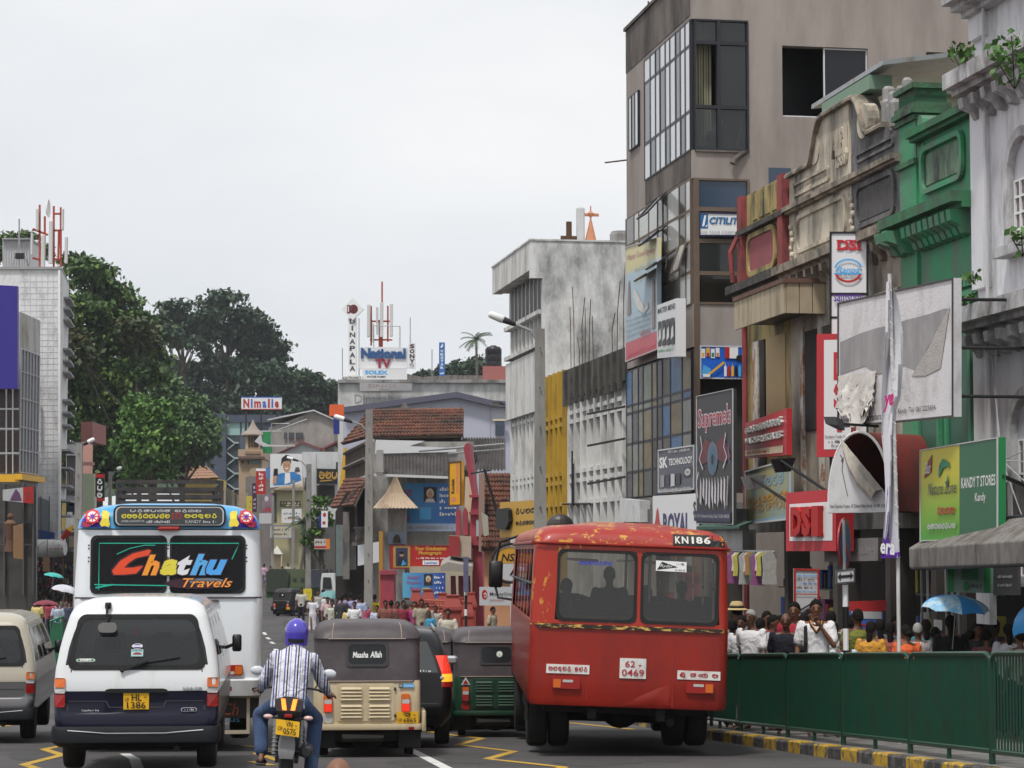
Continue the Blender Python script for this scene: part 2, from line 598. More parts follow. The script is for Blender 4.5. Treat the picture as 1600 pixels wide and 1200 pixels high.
ORANGE=M('orange_paint',(.7,.2,.03),.5,var=.05)
BLUE=M('blue_paint',(.03,.12,.5),.45,var=.05)
SKYB=M('sky_blue_paint',(.08,.38,.75),.4,var=.04)
NAVY=M('navy_paint',(.012,.016,.045),.3,var=.05)
GREEN=M('green_paint',(.02,.22,.07),.45,var=.06)
GREY=M('grey_print',(.3,.3,.31),.6)
LGREY=M('light_grey',(.52,.52,.53),.6,var=.05)
DGREY=M('dark_grey',(.07,.07,.075),.6)
CREAM=M('cream_paint',(.62,.52,.36),.6,var=.06)
PURPLE=M('purple_paint',(.1,.03,.3),.5)
PINK=M('pink_print',(.6,.12,.2),.5)
SKINA=M('printed_skin',(.5,.27,.16),.6)
CONC=M('raw_concrete',(.32,.31,.3),.9,var=.14,grime=((.13,.13,.125),.45,1.2,3),bump=.25)
POLEC=M('pole_concrete',(.3,.29,.27),.9,var=.12,scale=2,grime=((.18,.17,.16),.4,2,5),bump=.2)
WOODK=M('dark_weathered_wood',(.075,.052,.04),.85,var=.35,scale=6,grime=((.03,.026,.024),.45,4,4))
WOODG=M('grey_weathered_wood',(.2,.18,.165),.9,var=.25,scale=6,grime=((.08,.07,.065),.4,4,4))
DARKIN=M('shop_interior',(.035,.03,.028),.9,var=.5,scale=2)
GLASSD=M('dark_window_glass',(.02,.022,.025),.06,var=.2,scale=.7,spec=.8)
GLASSB=M('bluish_window_glass',(.015,.04,.085),.12,var=.3,scale=.6,spec=.8)
GLASSG=M('greenish_window_glass',(.18,.3,.29),.12,var=.2,scale=.5,spec=.8)
GLASSP=glass('clear_vehicle_glass',(.62,.68,.68),.72)
GLASST=glass('tinted_vehicle_glass',(.6,.62,.62),.75)
REDL=M('red_lens',(.32,.012,.01),.18,coat=.6)
REDON=M('lit_red_lens',(.75,.035,.015),.25,emit=.4)
AMBL=M('amber_lens',(.62,.13,.012),.18,coat=.6)
AMBON=M('lit_amber_lens',(1.0,.42,.03),.25,emit=.8)
CLRL=M('clear_lens',(.5,.48,.47),.15,coat=.6)
TILE=M('clay_roof_tile',(.19,.07,.042),.85,var=.5,scale=2.3,grime=((.045,.035,.03),.47,.7,1,.3))
CORRG=M('weathered_corrugated_sheet',(.11,.1,.098),.8,var=.3,scale=2,grime=((.05,.045,.04),.4,1,2))
CRMSH=M('tan_corrugated_sheet',(.42,.33,.235),.6,var=.08,grime=((.25,.18,.13),.3,1.5,3))
def wheel(parent,x,y,z,r,w,xf,hub=STEEL,name='wheel',both=True):
 """tyre on its rim, axis across the vehicle"""
 t=MB(xf)
 h=w/2
 t.lathe([(r*.62,-h),(r*.92,-h),(r*.985,-h*.8),(r,-h*.5),(r,h*.5),(r*.985,h*.8),(r*.92,h),(r*.62,h)],(x,y,z),'X',24)
 o=t.build(name,parent,RUBBER,40)
 m=MB(xf)
 m.lathe([(0.01,-h*.7),(r*.3,-h*.75),(r*.35,-h*.45),(r*.6,-h*.5),(r*.64,-h*.9),(r*.64,h*.9),(r*.6,h*.5),(r*.35,h*.45),(r*.3,h*.75),(.01,h*.7)],(x,y,z),'X',20)
 m.build('rim',o,hub,40)
 return o
def rrect(x0,z0,x1,z1,r,n=5):
 pts=[]
 for cx,cz,a in((x1-r,z0+r,-90),(x1-r,z1-r,0),(x0+r,z1-r,90),(x0+r,z0+r,180)):
  for i in range(n+1):
   t=math.radians(a+90*i/n)
   pts.append((cx+r*math.cos(t),cz+r*math.sin(t)))
 return pts
WB=M('signboard_white',(.7,.7,.71),.4,var=.03)
RBM=M('signboard_red',(.46,.035,.045),.4,var=.05)
# ground, road, pavements, kerb, railing
def strip(name,xl,xr,y0,y1,dz,mat,steps=None,kind='structure'):
 ys=sorted(set([y0,y1]+[y for y in _gy if y0<y<y1]+list(np.arange(y0,min(y1,120),4.0))))
 m=MB()
 vs,fs=[],[]
 for i,y in enumerate(ys):
  vs+=[(xl(y),y,zg(y)+dz),(xr(y),y,zg(y)+dz)]
  if i:fs.append((2*i-2,2*i-1,2*i+1,2*i))
 m.add(vs,fs)
 o=m.build(name,None,mat)
 o['kind']=kind
 return o
strip('ground',lambda y:-900,lambda y:900,-60,1500,-.35,M('earth',(.16,.13,.1),.95,var=.2))
strip('road',lambda y:-40,lambda y:30,-40,420,0,ASPH)
KX=lambda y:3.32-.139*(y-34.6)-.34 if y<60 else 3.32-.139*25.4-.34-.15*(y-60)
FX=lambda y:3.9-.173*(y-51)
def pavement():
 ys=[-5]+list(range(4,121,3))
 m=MB()
 vs,fs=[],[]
 for i,y in enumerate(ys):
  vs+=[(KX(y)+.16,y,zg(y)+.14),(FX(y)+12,y,zg(y)+.14)]
  if i:fs.append((2*i-2,2*i-1,2*i+1,2*i))
 m.add(vs,fs)
 o=m.build('pavement',None,PAVE)
 o['kind']='structure'
 ROOT[o.name]=Matrix()
 # kerb stones, black and yellow in turn
 ky=M('kerb_yellow',(.5,.31,.03),.8,var=.2,scale=9,grime=((.12,.1,.08),.42,7,1,.12),bump=.3)
 kb=M('kerb_black',(.05,.048,.047),.85,var=.3,scale=9,grime=((.16,.15,.14),.35,7,1),bump=.3)
 y=12.0
 i=0
 while y<62:
  L=.62+.05*math.sin(i*2.1)
  a,b=Vector((KX(y),y,zg(y)-.02)),Vector((KX(y+L-.012),y+L-.012,zg(y+L)-.02))
  k=MB()
  h=.165+.008*math.sin(i*3.3)
  w=Vector((.17,0,0))
  r0=[a,a+w,a+w+Vector((0,0,h)),a+Vector((.02,0,h)),a+Vector((0,0,h-.02))]
  r1=[p-a+b for p in r0]
  k.loft([r0,r1])
  k.build('kerb_stone',o,ky if i%2 else kb)
  y+=L
  i+=1
pavement()
def marking(name,pts,w,mat,dz=.005):
 q=[GR(x,y)for x,y in pts]
 m=MB()
 vs=[]
 dens=[]
 for i in range(len(q)-1):
  for k in range(4):dens.append(q[i].lerp(q[i+1],k/4))
 dens.append(q[-1])
 for i,p in enumerate(dens):
  t=(dens[min(i+1,len(dens)-1)]-dens[max(i-1,0)])
  t.z=0
  t.normalize()
  n=Vector((-t.y,t.x,0))*w/2
  for s in(1,-1):
   v=p+n*s
   v.z=zg(v.y)+dz
   vs.append(v)
 m.add(vs,[(2*i,2*i+1,2*i+3,2*i+2)for i in range(len(dens)-1)])
 o=m.build(name,None,mat)
 o['kind']='structure'
RY=M('road_yellow',(.5,.31,.035),.8,var=.15,scale=5,grime=((.14,.12,.09),.3,5,1,.15))
RW=M('road_white',(.62,.62,.6),.8,var=.1,scale=5,grime=((.2,.2,.19),.3,5,1,.15))
marking('road_marking_zigzag',[(668,1143),(696,1147),(753,1154),(716,1164),(803,1174.5),(762,1186),(880,1199),(850,1212)],.13,RY)
marking('road_marking_zigzag',[(700,1131),(740,1128),(800,1133)],.13,RY,.006)
marking('road_marking_zigzag',[(850,1126),(905,1131),(990,1140)],.13,RY)
marking('road_marking_zigzag',[(-40,1122),(45,1127),(12,1134),(-60,1142)],.13,RY)
marking('road_marking_zigzag',[(96,1166),(69,1171),(97,1180),(38,1195),(90,1212)],.13,RY)
marking('road_marking_zigzag',[(380,1165),(420,1170),(402,1178),(440,1190)],.12,RY)
marking('road_marking_zigzag',[(392,1190),(425,1196)],.12,RY)
marking('road_marking_line',[(624,1163),(640,1171),(700,1202),(730,1218)],.13,RW)
marking('road_marking_line',[(195,1178),(210,1186),(216,1202)],.13,RW)
for a,b in(((412,988),(415,992)),((417,996),(421,999)),((423,1003),(428,1006)),((430,1014),(434,1018))):marking('road_marking_dash',[a,b],.16,RW)
def patches():
 PM=M('road_patch_dark',(.06,.057,.058),.9,var=.2,scale=2,bump=.5,fine=60)
 for k,(x,y,rx,ry)in enumerate(((460,1000,20,14),(740,1185,60,9),(930,1190,70,8),(1040,1186,40,6),(60,1180,50,9),(640,1192,36,6),(450,975,10,6))):
  r=random.Random(k)
  m=MB()
  v=[]
  for i in range(18):
   a=2*PI*i/18
   f=r.uniform(.75,1.1)
   p=GR(x+rx*f*math.cos(a),y+ry*f*math.sin(a))
   p.z=zg(p.y)+.003
   v.append(p)
  m.poly(v[::-1])
  m.build('road_stain',None,PM)['kind']='structure'
patches()
def railing():
 GP=M('railing_green',(.006,.05,.028),.4,var=.12,coat=.2,grime=((.018,.035,.024),.3,5,3))
 pm=GP
 def rx(y):return 3.32-.139*(y-34.6)
 L=2.676
 ys=[23.9+L*k for k in range(-2,7)]
 labels=['green railing panel wholly out of view at the right','green railing panel with open see-through bars at the right edge','green railing panel, widest one, left of the open barred panel','green railing panel at the foot of the flag pole','green railing panel left of the striped sign pole, below the man with bald head','green railing panel below the grey bearded man','green railing panel meeting the red bus','green railing panel mostly hidden by the red bus']
 for i in range(1,8):
  y0,y1=ys[i],ys[i+1]
  a,b=Vector((rx(y0),y0+.03,0)),Vector((rx(y1),y1-.03,0))
  za,zb=zg(y0)+.14,zg(y1)+.14
  t=thing('railing_panel',labels[i],'railing',(a.x,a.y,za),0,'green railing panels along the kerb')
  H=1.1
  def pt(f,h):return Vector((a.x+(b.x-a.x)*f,a.y+(b.y-a.y)*f,za+(zb-za)*f+h))
  ra=.1/L
  top=[pt(0,0)]+[pt(0,H-.14),pt(ra*.15,H-.06),pt(ra*.6,H-.012),pt(ra*1.4,H),pt(1-ra*1.4,H),pt(1-ra*.6,H-.012),pt(1-ra*.15,H-.06),pt(1,H-.14),pt(1,0)]
  m=MB();m.tube(top,.028,8);m.build('rail_frame',t,pm,60)
  m=MB();m.tube([pt(0,.13),pt(1,.13)],.028,8);m.build('bottom_rail',t,pm,60)
  m=MB()
  n=52 if i>1 else 30
  r=.0125 if i>1 else .011
  for k in range(1,n):m.tube([pt(k/n,.13),pt(k/n,H-(.0 if .06<k/n<.94 else .05))],r,6)
  m.build('railing_bars',t,pm)['kind']='stuff'
  m=MB()
  for f in(.5,):m.tube([pt(f,-.02),pt(f,.13)],.025,6)
  m.build('rail_foot',t,pm)
railing()
# right-hand street front
def rbuild(name,label,cat,px):
 """a house of the right-hand front: empty at its base where its near edge meets the pavement"""
 p=fr(px,900)
 w=RF@Vector((0,p.y,0))
 w.z=zg(w.y)
 return thing(name,label,cat,w,TH)
def RB():return MB(RF)
def sOf(px):return fr(px,860).y
def fz(px,py):return fr(px,py).z
def fquad(parent,s0,z0,s1,z1,o=-.02):
 """face on the street front looking towards the road; u runs from far (left in view) to near"""
 return Quad(RF@Vector((o,s1,z0)),RF@Vector((o,s0,z0)),RF@Vector((o,s0,z1)),RF@Vector((o,s1,z1)),parent)
def cquad(parent,x0,z0,x1,z1,s):
 return Quad(RF@Vector((x0,s,z0)),RF@Vector((x1,s,z0)),RF@Vector((x1,s,z1)),RF@Vector((x0,s,z1)),parent)
def facing_window(t,s0,z0,s1,z1,cols,rows,fm,gm,o=0.0,fw=.05,depth=.12,axis='f',skip=()):
 """framed window; every pane is its own part. axis f: in the street front, c: in a cross wall (s0,s1 are then x)"""
 fb=RB()
 def bx(a0,a1,b0,b1,d0,d1):
  if axis=='f':fb.box(o+d0,o+d1,a0,a1,b0,b1)
  else:fb.box(a0,a1,o+d0,o+d1,b0,b1)
 A=[s0+(s1-s0)*c for c in cols]
 B=[z0+(z1-z0)*c for c in rows]
 for a in A:bx(max(s0,a-fw/2),min(s1,a+fw/2),z0,z1,-.035,depth-.02)
 for b in B:
  for i in range(len(A)-1):bx(A[i]+fw/2,A[i+1]-fw/2,max(z0,b-fw/2),min(z1,b+fw/2),-.028,depth-.03)
 fo=fb.build('window_frame',t,fm)
 k=0
 for j in range(len(B)-1):
  for i in range(len(A)-1):
   if(i,j)in skip:continue
   g=RB()
   e=fw*.4
   m=gm[k%len(gm)]if isinstance(gm,list)else gm
   k+=1
   jit=.006*math.sin(7.3*(i+3*j+s0))
   if axis=='f':g.add([(o-.022,A[i+1]-e,B[j]+e),(o-.022+jit,A[i]+e,B[j]+e),(o-.022+jit,A[i]+e,B[j+1]-e),(o-.022,A[i+1]-e,B[j+1]-e)],[(0,1,2,3)])
   else:g.add([(A[i]+e,o+.03,B[j]+e),(A[i+1]-e,o+.03+jit,B[j]+e),(A[i+1]-e,o+.03+jit,B[j+1]-e),(A[i]+e,o+.03,B[j+1]-e)],[(0,1,2,3)])
   g.build('pane',t if len(A)*len(B)>60 else fo,m)
 return fo
def cornice(mb,s0,s1,z,prof,o=0.0):
 """moulding along the street front; prof = list of (projection, dz)"""
 for(a,z0),(b,z1)in zip(prof,prof[1:]):
  if z1>z0:mb.box(o-max(a,b),o+.05,s0,s1,z+z0,z+z1)
def brackets(t,s0,s1,n,z0,z1,d,w,mat,name='bracket'):
 """scrolled consoles under a cornice, one object each"""
 me=None
 for i in range(n):
  s=s0+(s1-s0)*(i+.5)/n
  m=RB()
  pts=[(0,z0),(-d*.35,z0+.02),(-d*.5,z0+(z1-z0)*.35),(-d*.95,z0+(z1-z0)*.55),(-d,z1-.03),(-d,z1),(0,z1)]
  m.prism([(x,s-w/2,z)for x,z in pts],(0,w,0))
  m.build(name,t,mat)
  # brown tower block with the glazed bays
def tower():
 t=rbuild('tower_block','grey brown concrete block four storeys high with glazed corner bays','building',1085)
 BR=M('brown_render',(.33,.29,.265),.9,var=.08,scale=.8,grime=((.2,.17,.155),.3,1.1,5,.35),bump=.2)
 BRD=M('brown_render_stained',(.17,.145,.13),.9,var=.15,scale=1,grime=((.055,.048,.045),.5,1.1,3.5),bump=.2)
 s0,s1=sOf(1085),sOf(981)
 zt=fz(1067,0)+.55
 ztl=zt
 zA1,zA0=fz(1083,27),fz(1083,233)
 zB1,zB0=fz(1085,276),fz(1085,474)
 zC1,zC0=fz(1085,541),fz(1085,770)
 zg0=-2.2
 xR=cw(1519,100,s0).x
 w=RB()
 # street side: piers and bands
 sF=sOf(1011)
 w.box(0,.25,sF,s1,zB1,zt)
 w.box(0,.25,s0+.1,sF,zA1,zt)
 w.box(0,.25,s0+.1,sF,zB1,zA0)
 w.box(0,.25,s0+.1,s1,zC1+.0,zB0)
 w.box(0,.25,s0+.1,s1,zg0,zC0)
 # near cross wall (towards the camera): bays run from x=.05 to xb
 xb=cw(1169,100,s0).x
 w1,w2=cw(1222,71,s0),cw(1357,184,s0)
 a0,a1=w1.x,w2.x
 z0w,z1w=cw(1290,184,s0).z,cw(1222,71,s0).z
 sm=cw(1447,81,s0)
 d=.25
 w.box(0,xb,s0,s0+.1,zA1,zt);w.box(0,xb,s0,s0+.1,zB1,zA0);w.box(0,xb,s0,s0+.1,zC1,zB0);w.box(0,xb,s0,s0+.1,zg0,zC0)
 w.box(xb,a0,s0,s0+d,zg0,zt);w.box(a0,a1,s0,s0+d,z1w,zt);w.box(a0,a1,s0,s0+d,zg0,z0w)
 w.box(a1,sm.x,s0,s0+d,zg0,zt);w.box(sm.x,xR,s0,s0+d,sm.z,zt);w.box(sm.x,xR,s0,s0+d,zg0,sm.z-.5);w.box(xR,xR+3,s0,s0+d,zg0,zt)
 w.build('wall',t,BR)
 st=RB()
 st.box(-.012,0,s0+.12,s1,zA1+.1,zt);st.box(-.012,0,s0+.12,sF,zB1+.05,zA0-.03)
 st.build('stained_band',t,BRD)
 b=RB()
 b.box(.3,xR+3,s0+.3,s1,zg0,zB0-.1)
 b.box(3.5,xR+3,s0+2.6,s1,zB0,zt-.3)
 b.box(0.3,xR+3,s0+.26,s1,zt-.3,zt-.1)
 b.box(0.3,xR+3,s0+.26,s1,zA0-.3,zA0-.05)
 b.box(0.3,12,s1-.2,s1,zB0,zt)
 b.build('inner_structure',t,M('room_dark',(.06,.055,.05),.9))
 cp=RB()
 cp.box(-.06,xR+3,s0-.05,s1+.05,zt,zt+.08)
 cp.build('parapet_coping',t,BRD)
 # upper bay
 DK=M('bay_frame_dark',(.022,.022,.03),.45)
 WP=M('bay_pane_pale',(.6,.62,.64),.1,var=.08,scale=.6,spec=.8)  # pale base puts the sky's reflection into the pane colour
 WQ=M('bay_pane_dark',(.05,.055,.06),.06,spec=.9)
 GP=glass('bay_glass',(.5,.56,.58),.55)
 L=sF-s0
 facing_window(t,s0+.06,zA0,sF,zA1,[0,.1,.2,.3,.42,.52,.64,.74,.86,1],[0,.3,.8,1],DK,[WP,WQ,WP,WP,WQ,WP,WP,WQ,WP,WP,WP,WQ,WP],0,.075)
 facing_window(t,.05,zA0,xb,zA1,[0,.45,1],[0,.33,.82,1],DK,[GP],s0,.075,.12,'c',skip=((0,1),))
 c=RB()
 x0=.12
 for i in range(7):
  f=i/7
  c.box(x0+.06*i,x0+.06*i+.045,s0+.35+.02*(i%2),s0+.38+.02*(i%2),zA0+.1+.15*f,zA1)
 c.build('curtain',t,M('curtain_olive',(.3,.29,.2),.9,var=.2))
 pl=RB()
 for x,z in((.55,.35),(.8,.5),(.95,.3),(1.35,.35)):pl.ball((x,s0+.5,zA0+z),.22,.2,.28,9,6)
 pl.box(1.2,1.55,s0+.35,s0+.6,zA0+.05,zA0+.22)
 pl.build('pot_plant',t,M('plant_dark',(.02,.045,.02),.8,var=.6,scale=12))
 kb=RB()
 kb.tube([(1.05,s0+.22,zA0+.08),(1.35,s0+.28,zA0+1.6)],.018,6)
 kb.build('leaning_stick',t,M('stick_pale',(.5,.5,.4),.6))
 pp=RB()
 pp.tube([(xb-.1,s0-.02,zA0-.03),(xb-.35,s0-.1,zA0-.2),(xb-.4,s0-.12,zA0-.3)],.06,8)
 pp.box(.06,xb,s0-.05,s0,zA0-.04,zA0)
 pp.build('drain_spout',t,BRD)
 # small window in the blind end, big dark opening and slot in the cross wall
 zq0,zq1=fz(995,230),fz(995,145)
 facing_window(t,sOf(1003),zq0,sOf(988),zq1,[0,.35,.7,1],[0,1],DK,[WP,WQ,WP],-.03,.06)
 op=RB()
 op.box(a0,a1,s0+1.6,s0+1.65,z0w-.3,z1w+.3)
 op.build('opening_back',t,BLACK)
 xm=cw(1288,100,s0).x
 WF=M('aluminium_white',(.6,.61,.63),.4)
 f=RB()
 for x in(xm,a1-.03):f.box(x,x+.03,s0+.06,s0+.1,z0w,z1w)
 f.box(xm+.03,a1-.03,s0+.06,s0+.1,z1w-.04,z1w-.01);f.box(a0,a1,s0+.06,s0+.12,z0w,z0w+.035)
 f.build('window_frame',t,WF)
 g=RB()
 g.add([(xm+.03,s0+.08,z0w),(a1-.03,s0+.08,z0w),(a1-.03,s0+.08,z1w-.03),(xm+.03,s0+.08,z1w-.03)],[(0,1,2,3)])
 g.build('sliding_pane',t,M('pane_black',(.015,.015,.02),.12,spec=.35))
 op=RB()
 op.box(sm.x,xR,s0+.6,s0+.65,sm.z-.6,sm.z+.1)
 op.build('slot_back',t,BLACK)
 sl=cw(1201,262,s0)
 rbx('vent_window',t,GLASSB,sl.x,sl.x+.5,s0-.02,s0+.01,sl.z-.45,sl.z)
 # office bay: four rows of panes, three casements open
 BF=M('bay_frame_brown',(.13,.095,.07),.6,var=.2)
 OW=M('office_pane_pale',(.42,.43,.42),.12,var=.25,scale=1.5,spec=.7)
 OD=M('office_pane_dark',(.07,.065,.06),.1,var=.4,scale=1.5)
 facing_window(t,s0+.08,zB0,s1,zB1,[0,.07,.16,.33,.4,.48,.62,.78,.86,1],[0,.26,.5,.75,1],BF,[OW,OW,OD,OW,OW,OW,OD,OW,OD,OW,OW],0,.06)
 for(f0,f1,r0,r1,a)in((.33,.48,.75,1,.75),(.33,.45,.5,.72,.9),(.2,.33,.26,.48,.95),(.34,.5,.2,.42,1.0),(.05,.16,.26,.5,.3)):
  m=RB()
  sa,sb=s0+(s1-s0)*f0,s0+(s1-s0)*f1
  zb_,zt_=zB0+(zB1-zB0)*r0,zB0+(zB1-zB0)*r1
  h=zt_-zb_
  dx,dz=-h*math.sin(a),-h*math.cos(a)
  m.mat(DK if a>.5 else BF)
  for u0,u1 in((sa,sa+.06),(sb-.06,sb)):m.prism([(-.05,u0,zt_),(-.05,u1,zt_),(-.05+dx,u1,zt_+dz),(-.05+dx,u0,zt_+dz)],(-.02,0,.03))
  m.prism([(-.05+dx*.93,sa,zt_+dz*.93),(-.05+dx*.93,sb,zt_+dz*.93),(-.05+dx,sb,zt_+dz),(-.05+dx,sa,zt_+dz)],(-.02,0,.03))
  m.mat(OW).add([(-.05,sa+.05,zt_),(-.05,sb-.05,zt_),(-.05+dx,sb-.05,zt_+dz),(-.05+dx,sa+.05,zt_+dz)],[(0,1,2,3)])
  m.build('open_casement',t)
 zr=[zB0,zB0+(zB1-zB0)*.245,zB0+(zB1-zB0)*.5,zB0+(zB1-zB0)*.755,zB1]
 facing_window(t,.09,zB0,xb,zB1,[0,1],[0,.245,.5,.755,1],BF,[glass('office_glass',(.35,.36,.36),.5),glass('office_glass',(.35,.36,.36),.5),M('sign_pane_black',(.012,.012,.02),.3),GLASSB],s0,.09,.12,'c')
 rbx('door',t,M('door_ochre',(.3,.18,.09),.6),.3,.95,s0+.5,s0+.55,zr[0],zr[1])
 rbx('corner_post',t,BF,0.02,.14,s0-.03,s0+.12,zC0,zB1)
 # lower glazing, full of posters
 LP=[M('poster_pane_%d'%i,c,.2,var=.5,scale=2.2)for i,c in enumerate(((.2,.21,.17),(.1,.1,.1),(.2,.16,.09),(.06,.14,.28),(.12,.11,.12),(.26,.27,.25),(.07,.065,.06)))]
 facing_window(t,s0+.08,zC0+.02,s1,zC1-.05,[0,.13,.3,.42,.5,.58,.72,.8,.9,1],[0,.2,.42,.66,.72,1],DK,[LP[i]for i in(0,5,2,3,6,1,2,0,4,5,3,1,4,6,2,0,5)],0,.06)
 q=cquad(t,cw(1093,592,s0).x,cw(1093,592,s0).z,cw(1167,592,s0).x,cw(1167,541,s0).z,s0-.04)
 q.panel(M('ad_blue',(.02,.12,.55),.35,var=.25,scale=1.2),.05,LGREY,.03,.01,'window_poster')
 for i in range(4):q.rect(.03+.1*i,.62+.05*(i%2),.11+.1*i,.9+.03*(i%2),[WHITE,YEL,WHITE,WHITE][i]);q.rect(.045+.1*i,.66,.095+.1*i,.78,[YEL,RED,GREEN,ORANGE][i])
 q.rect(.52,.62,.62,.95,RED);q.rect(.62,.62,.8,.95,WHITE);q.poly(rrect(.76,.55,.97,.72,.06),BLACK)
 for i,c in enumerate((WHITE,RED,YEL,BLACK,SKYB,PINK)):q.poly([(.5+.075*i,.08),(.555+.075*i,.08),(.555+.075*i,.36),(.535+.075*i,.4),(.53+.075*i,.5),(.52+.075*i,.4),(.5+.075*i,.36)],c)
 q.poly([(.02,.1),(.2,.12),(.22,.3),(.06,.42)],SKYB);q.line([(.15,.1),(.5,.5)],.05,YEL);q.rect(.05,.05,.2,.14,WHITE)
 q.done('poster_print')
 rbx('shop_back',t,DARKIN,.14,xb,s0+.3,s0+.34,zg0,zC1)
 # rods on the roof, and a bent pipe at the side
 m=RB()
 for px,h in((1052,1.2),(1031,1.1),(1010,.3)):m.tube([(.1,sOf(px),zt),(.1,sOf(px),zt+h)],.02,5)
 m.tube([(0,s1,fz(983,247)),(-.5,s1+.2,fz(983,250))],.02,5)
 m.build('roof_rod',t,RUST)
 return s0,s1
TS0,TS1=tower()
# pale building with vertical fins, and its taller half
def fins():
 t=rbuild('finned_building','tall white stained building with vertical concrete fins and open top gallery','building',885)
 WF=M('fin_white',(.66,.655,.635),.85,var=.06,scale=1.5,grime=((.25,.245,.23),.3,2.2,4,.3),bump=.2)
 WS=M('gable_stained_white',(.72,.72,.71),.9,var=.06,scale=.8,grime=((.19,.19,.19),.46,.8,2.2,.22),bump=.2)
 YF=M('fin_yellow',(.48,.3,.035),.8,var=.08,grime=((.24,.15,.03),.35,2,4))
 FB=M('fin_recess',(.2,.2,.19),.9,grime=((.1,.1,.1),.4,2,3))  # darker base stands in for shadow between the fins, with grime
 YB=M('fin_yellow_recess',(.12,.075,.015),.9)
 DKC=M('blackened_concrete',(.06,.055,.05),.95,var=.4,scale=3,grime=((.14,.135,.12),.3,1.5,2),bump=.4)
 sA,sB,sC,sD=TS1+.02,sOf(884),sOf(848),sOf(791)
 zl=fz(930,600)
 zt=fz(842,380)
 zk=fz(842,438)
 z0=-2.2
 low=fz(885,622)
 # low white part, its yellow strip, the tall part
 core=RB()
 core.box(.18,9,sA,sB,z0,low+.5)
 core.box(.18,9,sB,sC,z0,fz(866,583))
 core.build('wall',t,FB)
 dk=RB()
 dk.box(-.06,.16,sA,sB,low-.05,low+.75)
 n=10
 for i in range(n):
  s=sA+(sB-sA)*(i+.5)/n
  dk.box(-.14,-.06,s-.13,s+.13,low-.25,low+.72)
 dk.build('blackened_parapet',t,DKC)
 rd=RB()
 rr=random.Random(5)
 for px in(890,895,903,908,912,918,925,955,962,972):
  s=sOf(px)
  h=rr.uniform(.8,2.4)
  rd.tube([(.05,s,low+.7),(.05,s+rr.uniform(-.1,.1),low+.7+h*.6),(.05,s+rr.uniform(-.4,.3),low+.7+h)],.011,5)
 rd.build('reinforcing_bar',t,RUST)
 bands=[fz(885,y)for y in(650,664,742,756,790)]
 tall_bands=[fz(845,y)for y in(636,652,742,752,800)]
 def finrow(s0,s1,n,ztop,mat,bz,w=.1,d=.03,zb=z0):
  for i in range(n):
   s=s0+(s1-s0)*(i+.5)/n
   m=RB()
   m.prism([(.18,s-w/2,zb),(0.18,s+w/2,zb),(-d,s+w/3,zb),(-d,s-w/3,zb)],(0,0,ztop-zb))
   m.build('fin',t,mat)
   if i<n-1:
    for z in bz:
     q=RB()
     q.box(.04-d,.18,s+w/2,s+(s1-s0)/n-w/2,z,z+.11)
     q.build('brace',t,mat)
 finrow(sA,sB,9,low-.02,WF,bands)
 finrow(sB,sC,5,fz(866,583),YF,bands)
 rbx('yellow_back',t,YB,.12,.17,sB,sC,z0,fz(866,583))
 # tall part: fins rise to the gallery, cross wall faces the camera
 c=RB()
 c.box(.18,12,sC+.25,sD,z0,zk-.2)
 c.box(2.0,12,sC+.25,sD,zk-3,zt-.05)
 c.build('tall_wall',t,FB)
 g=RB()
 g.box(.0,12,sC,sC+.24,z0,zt);g.box(-.35,0,sC,sC+.24,zk,zt)
 g.build('gable_wall',t,WS)
 r=RB()
 r.box(-.35,-.05,sC+.24,sD+.6,zk+.25,zt);r.box(-.05,.3,sC+.24,sD+.6,zk+.28,zk+.33);r.box(-.05,12,sC+.24,sD+.6,zt-.2,zt)
 r.build('roof_fascia',t,WF)
 cpm=RB()
 cpm.box(-.38,12,sC-.03,sD+.65,zt,zt+.05)
 cpm.build('roof_coping',t,DIRTYW)
 finrow(sC+.25,sD,9,zk+.25,WF,tall_bands,.13,-.08)
 for z in(fz(845,490),fz(845,540)):
  rbx('spandrel',t,WF,-.08,.18,sC+.25,sD,z,z+.12)
 rbx('spandrel',t,WF,-.02,.17,sC+.25,sD,fz(845,640),fz(845,545))
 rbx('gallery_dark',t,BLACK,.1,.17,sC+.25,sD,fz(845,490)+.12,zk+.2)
 # roof bits: finials and aerial
 for px,o,h,mm in((889,1.5,1.0,RUST),(923,3.2,1.5,M('spire_terracotta',(.5,.22,.12),.7))):
  p=cw(px,380,sC+3)
  m=RB()
  if h>1.2:m.lathe([(.28,0),(.02,h*.75),(.06,h*.8),(.12,h*.84),(.02,h*.9),(.02,h)],(p.x,sC+3,zt),'Z',10);m.tube([(p.x-.25,sC+3,zt+h*.82),(p.x+.25,sC+3,zt+h*.82)],.05,6)
  else:m.tube([(p.x,sC+3,zt),(p.x,sC+3,zt+h)],.09,8);m.tube([(p.x-.25,sC+3,zt+.5),(p.x+.25,sC+3,zt+.5)],.07,6)
  m.build('roof_finial',t,mm)
 p=cw(907,380,sC+3)
 m=RB();m.bbox(p.x-.12,p.x+.12,sC+2.9,sC+3.1,zt,zt+1.45,.04);m.build('aerial_panel',t,LGREY)
 m=RB();m.lathe([(.35,0),(.35,.9),(.3,1.0),(.01,1.02)],(cw(972,380,sC+.5).x,sC+.6,zt-.6),'Z',14);m.build('roof_tank',t,CONC)
 br=RB()
 s=sOf(900)
 br.tube([(-.05,sOf(882),fz(890,787)),(-.05,sOf(925),fz(925,787))],.03,5);br.tube([(-.1,s,fz(898,790)),(-.1,s,fz(898,705))],.025,5);br.tube([(-.1,s-.15,fz(898,790)),(-.1,s-.15,fz(898,725))],.02,5)
 for y1 in(640,690,750):br.tube([(-.05,sOf(980),fz(980,y1-5)),(-.7,sOf(962),fz(970,y1+5))],.03,5)
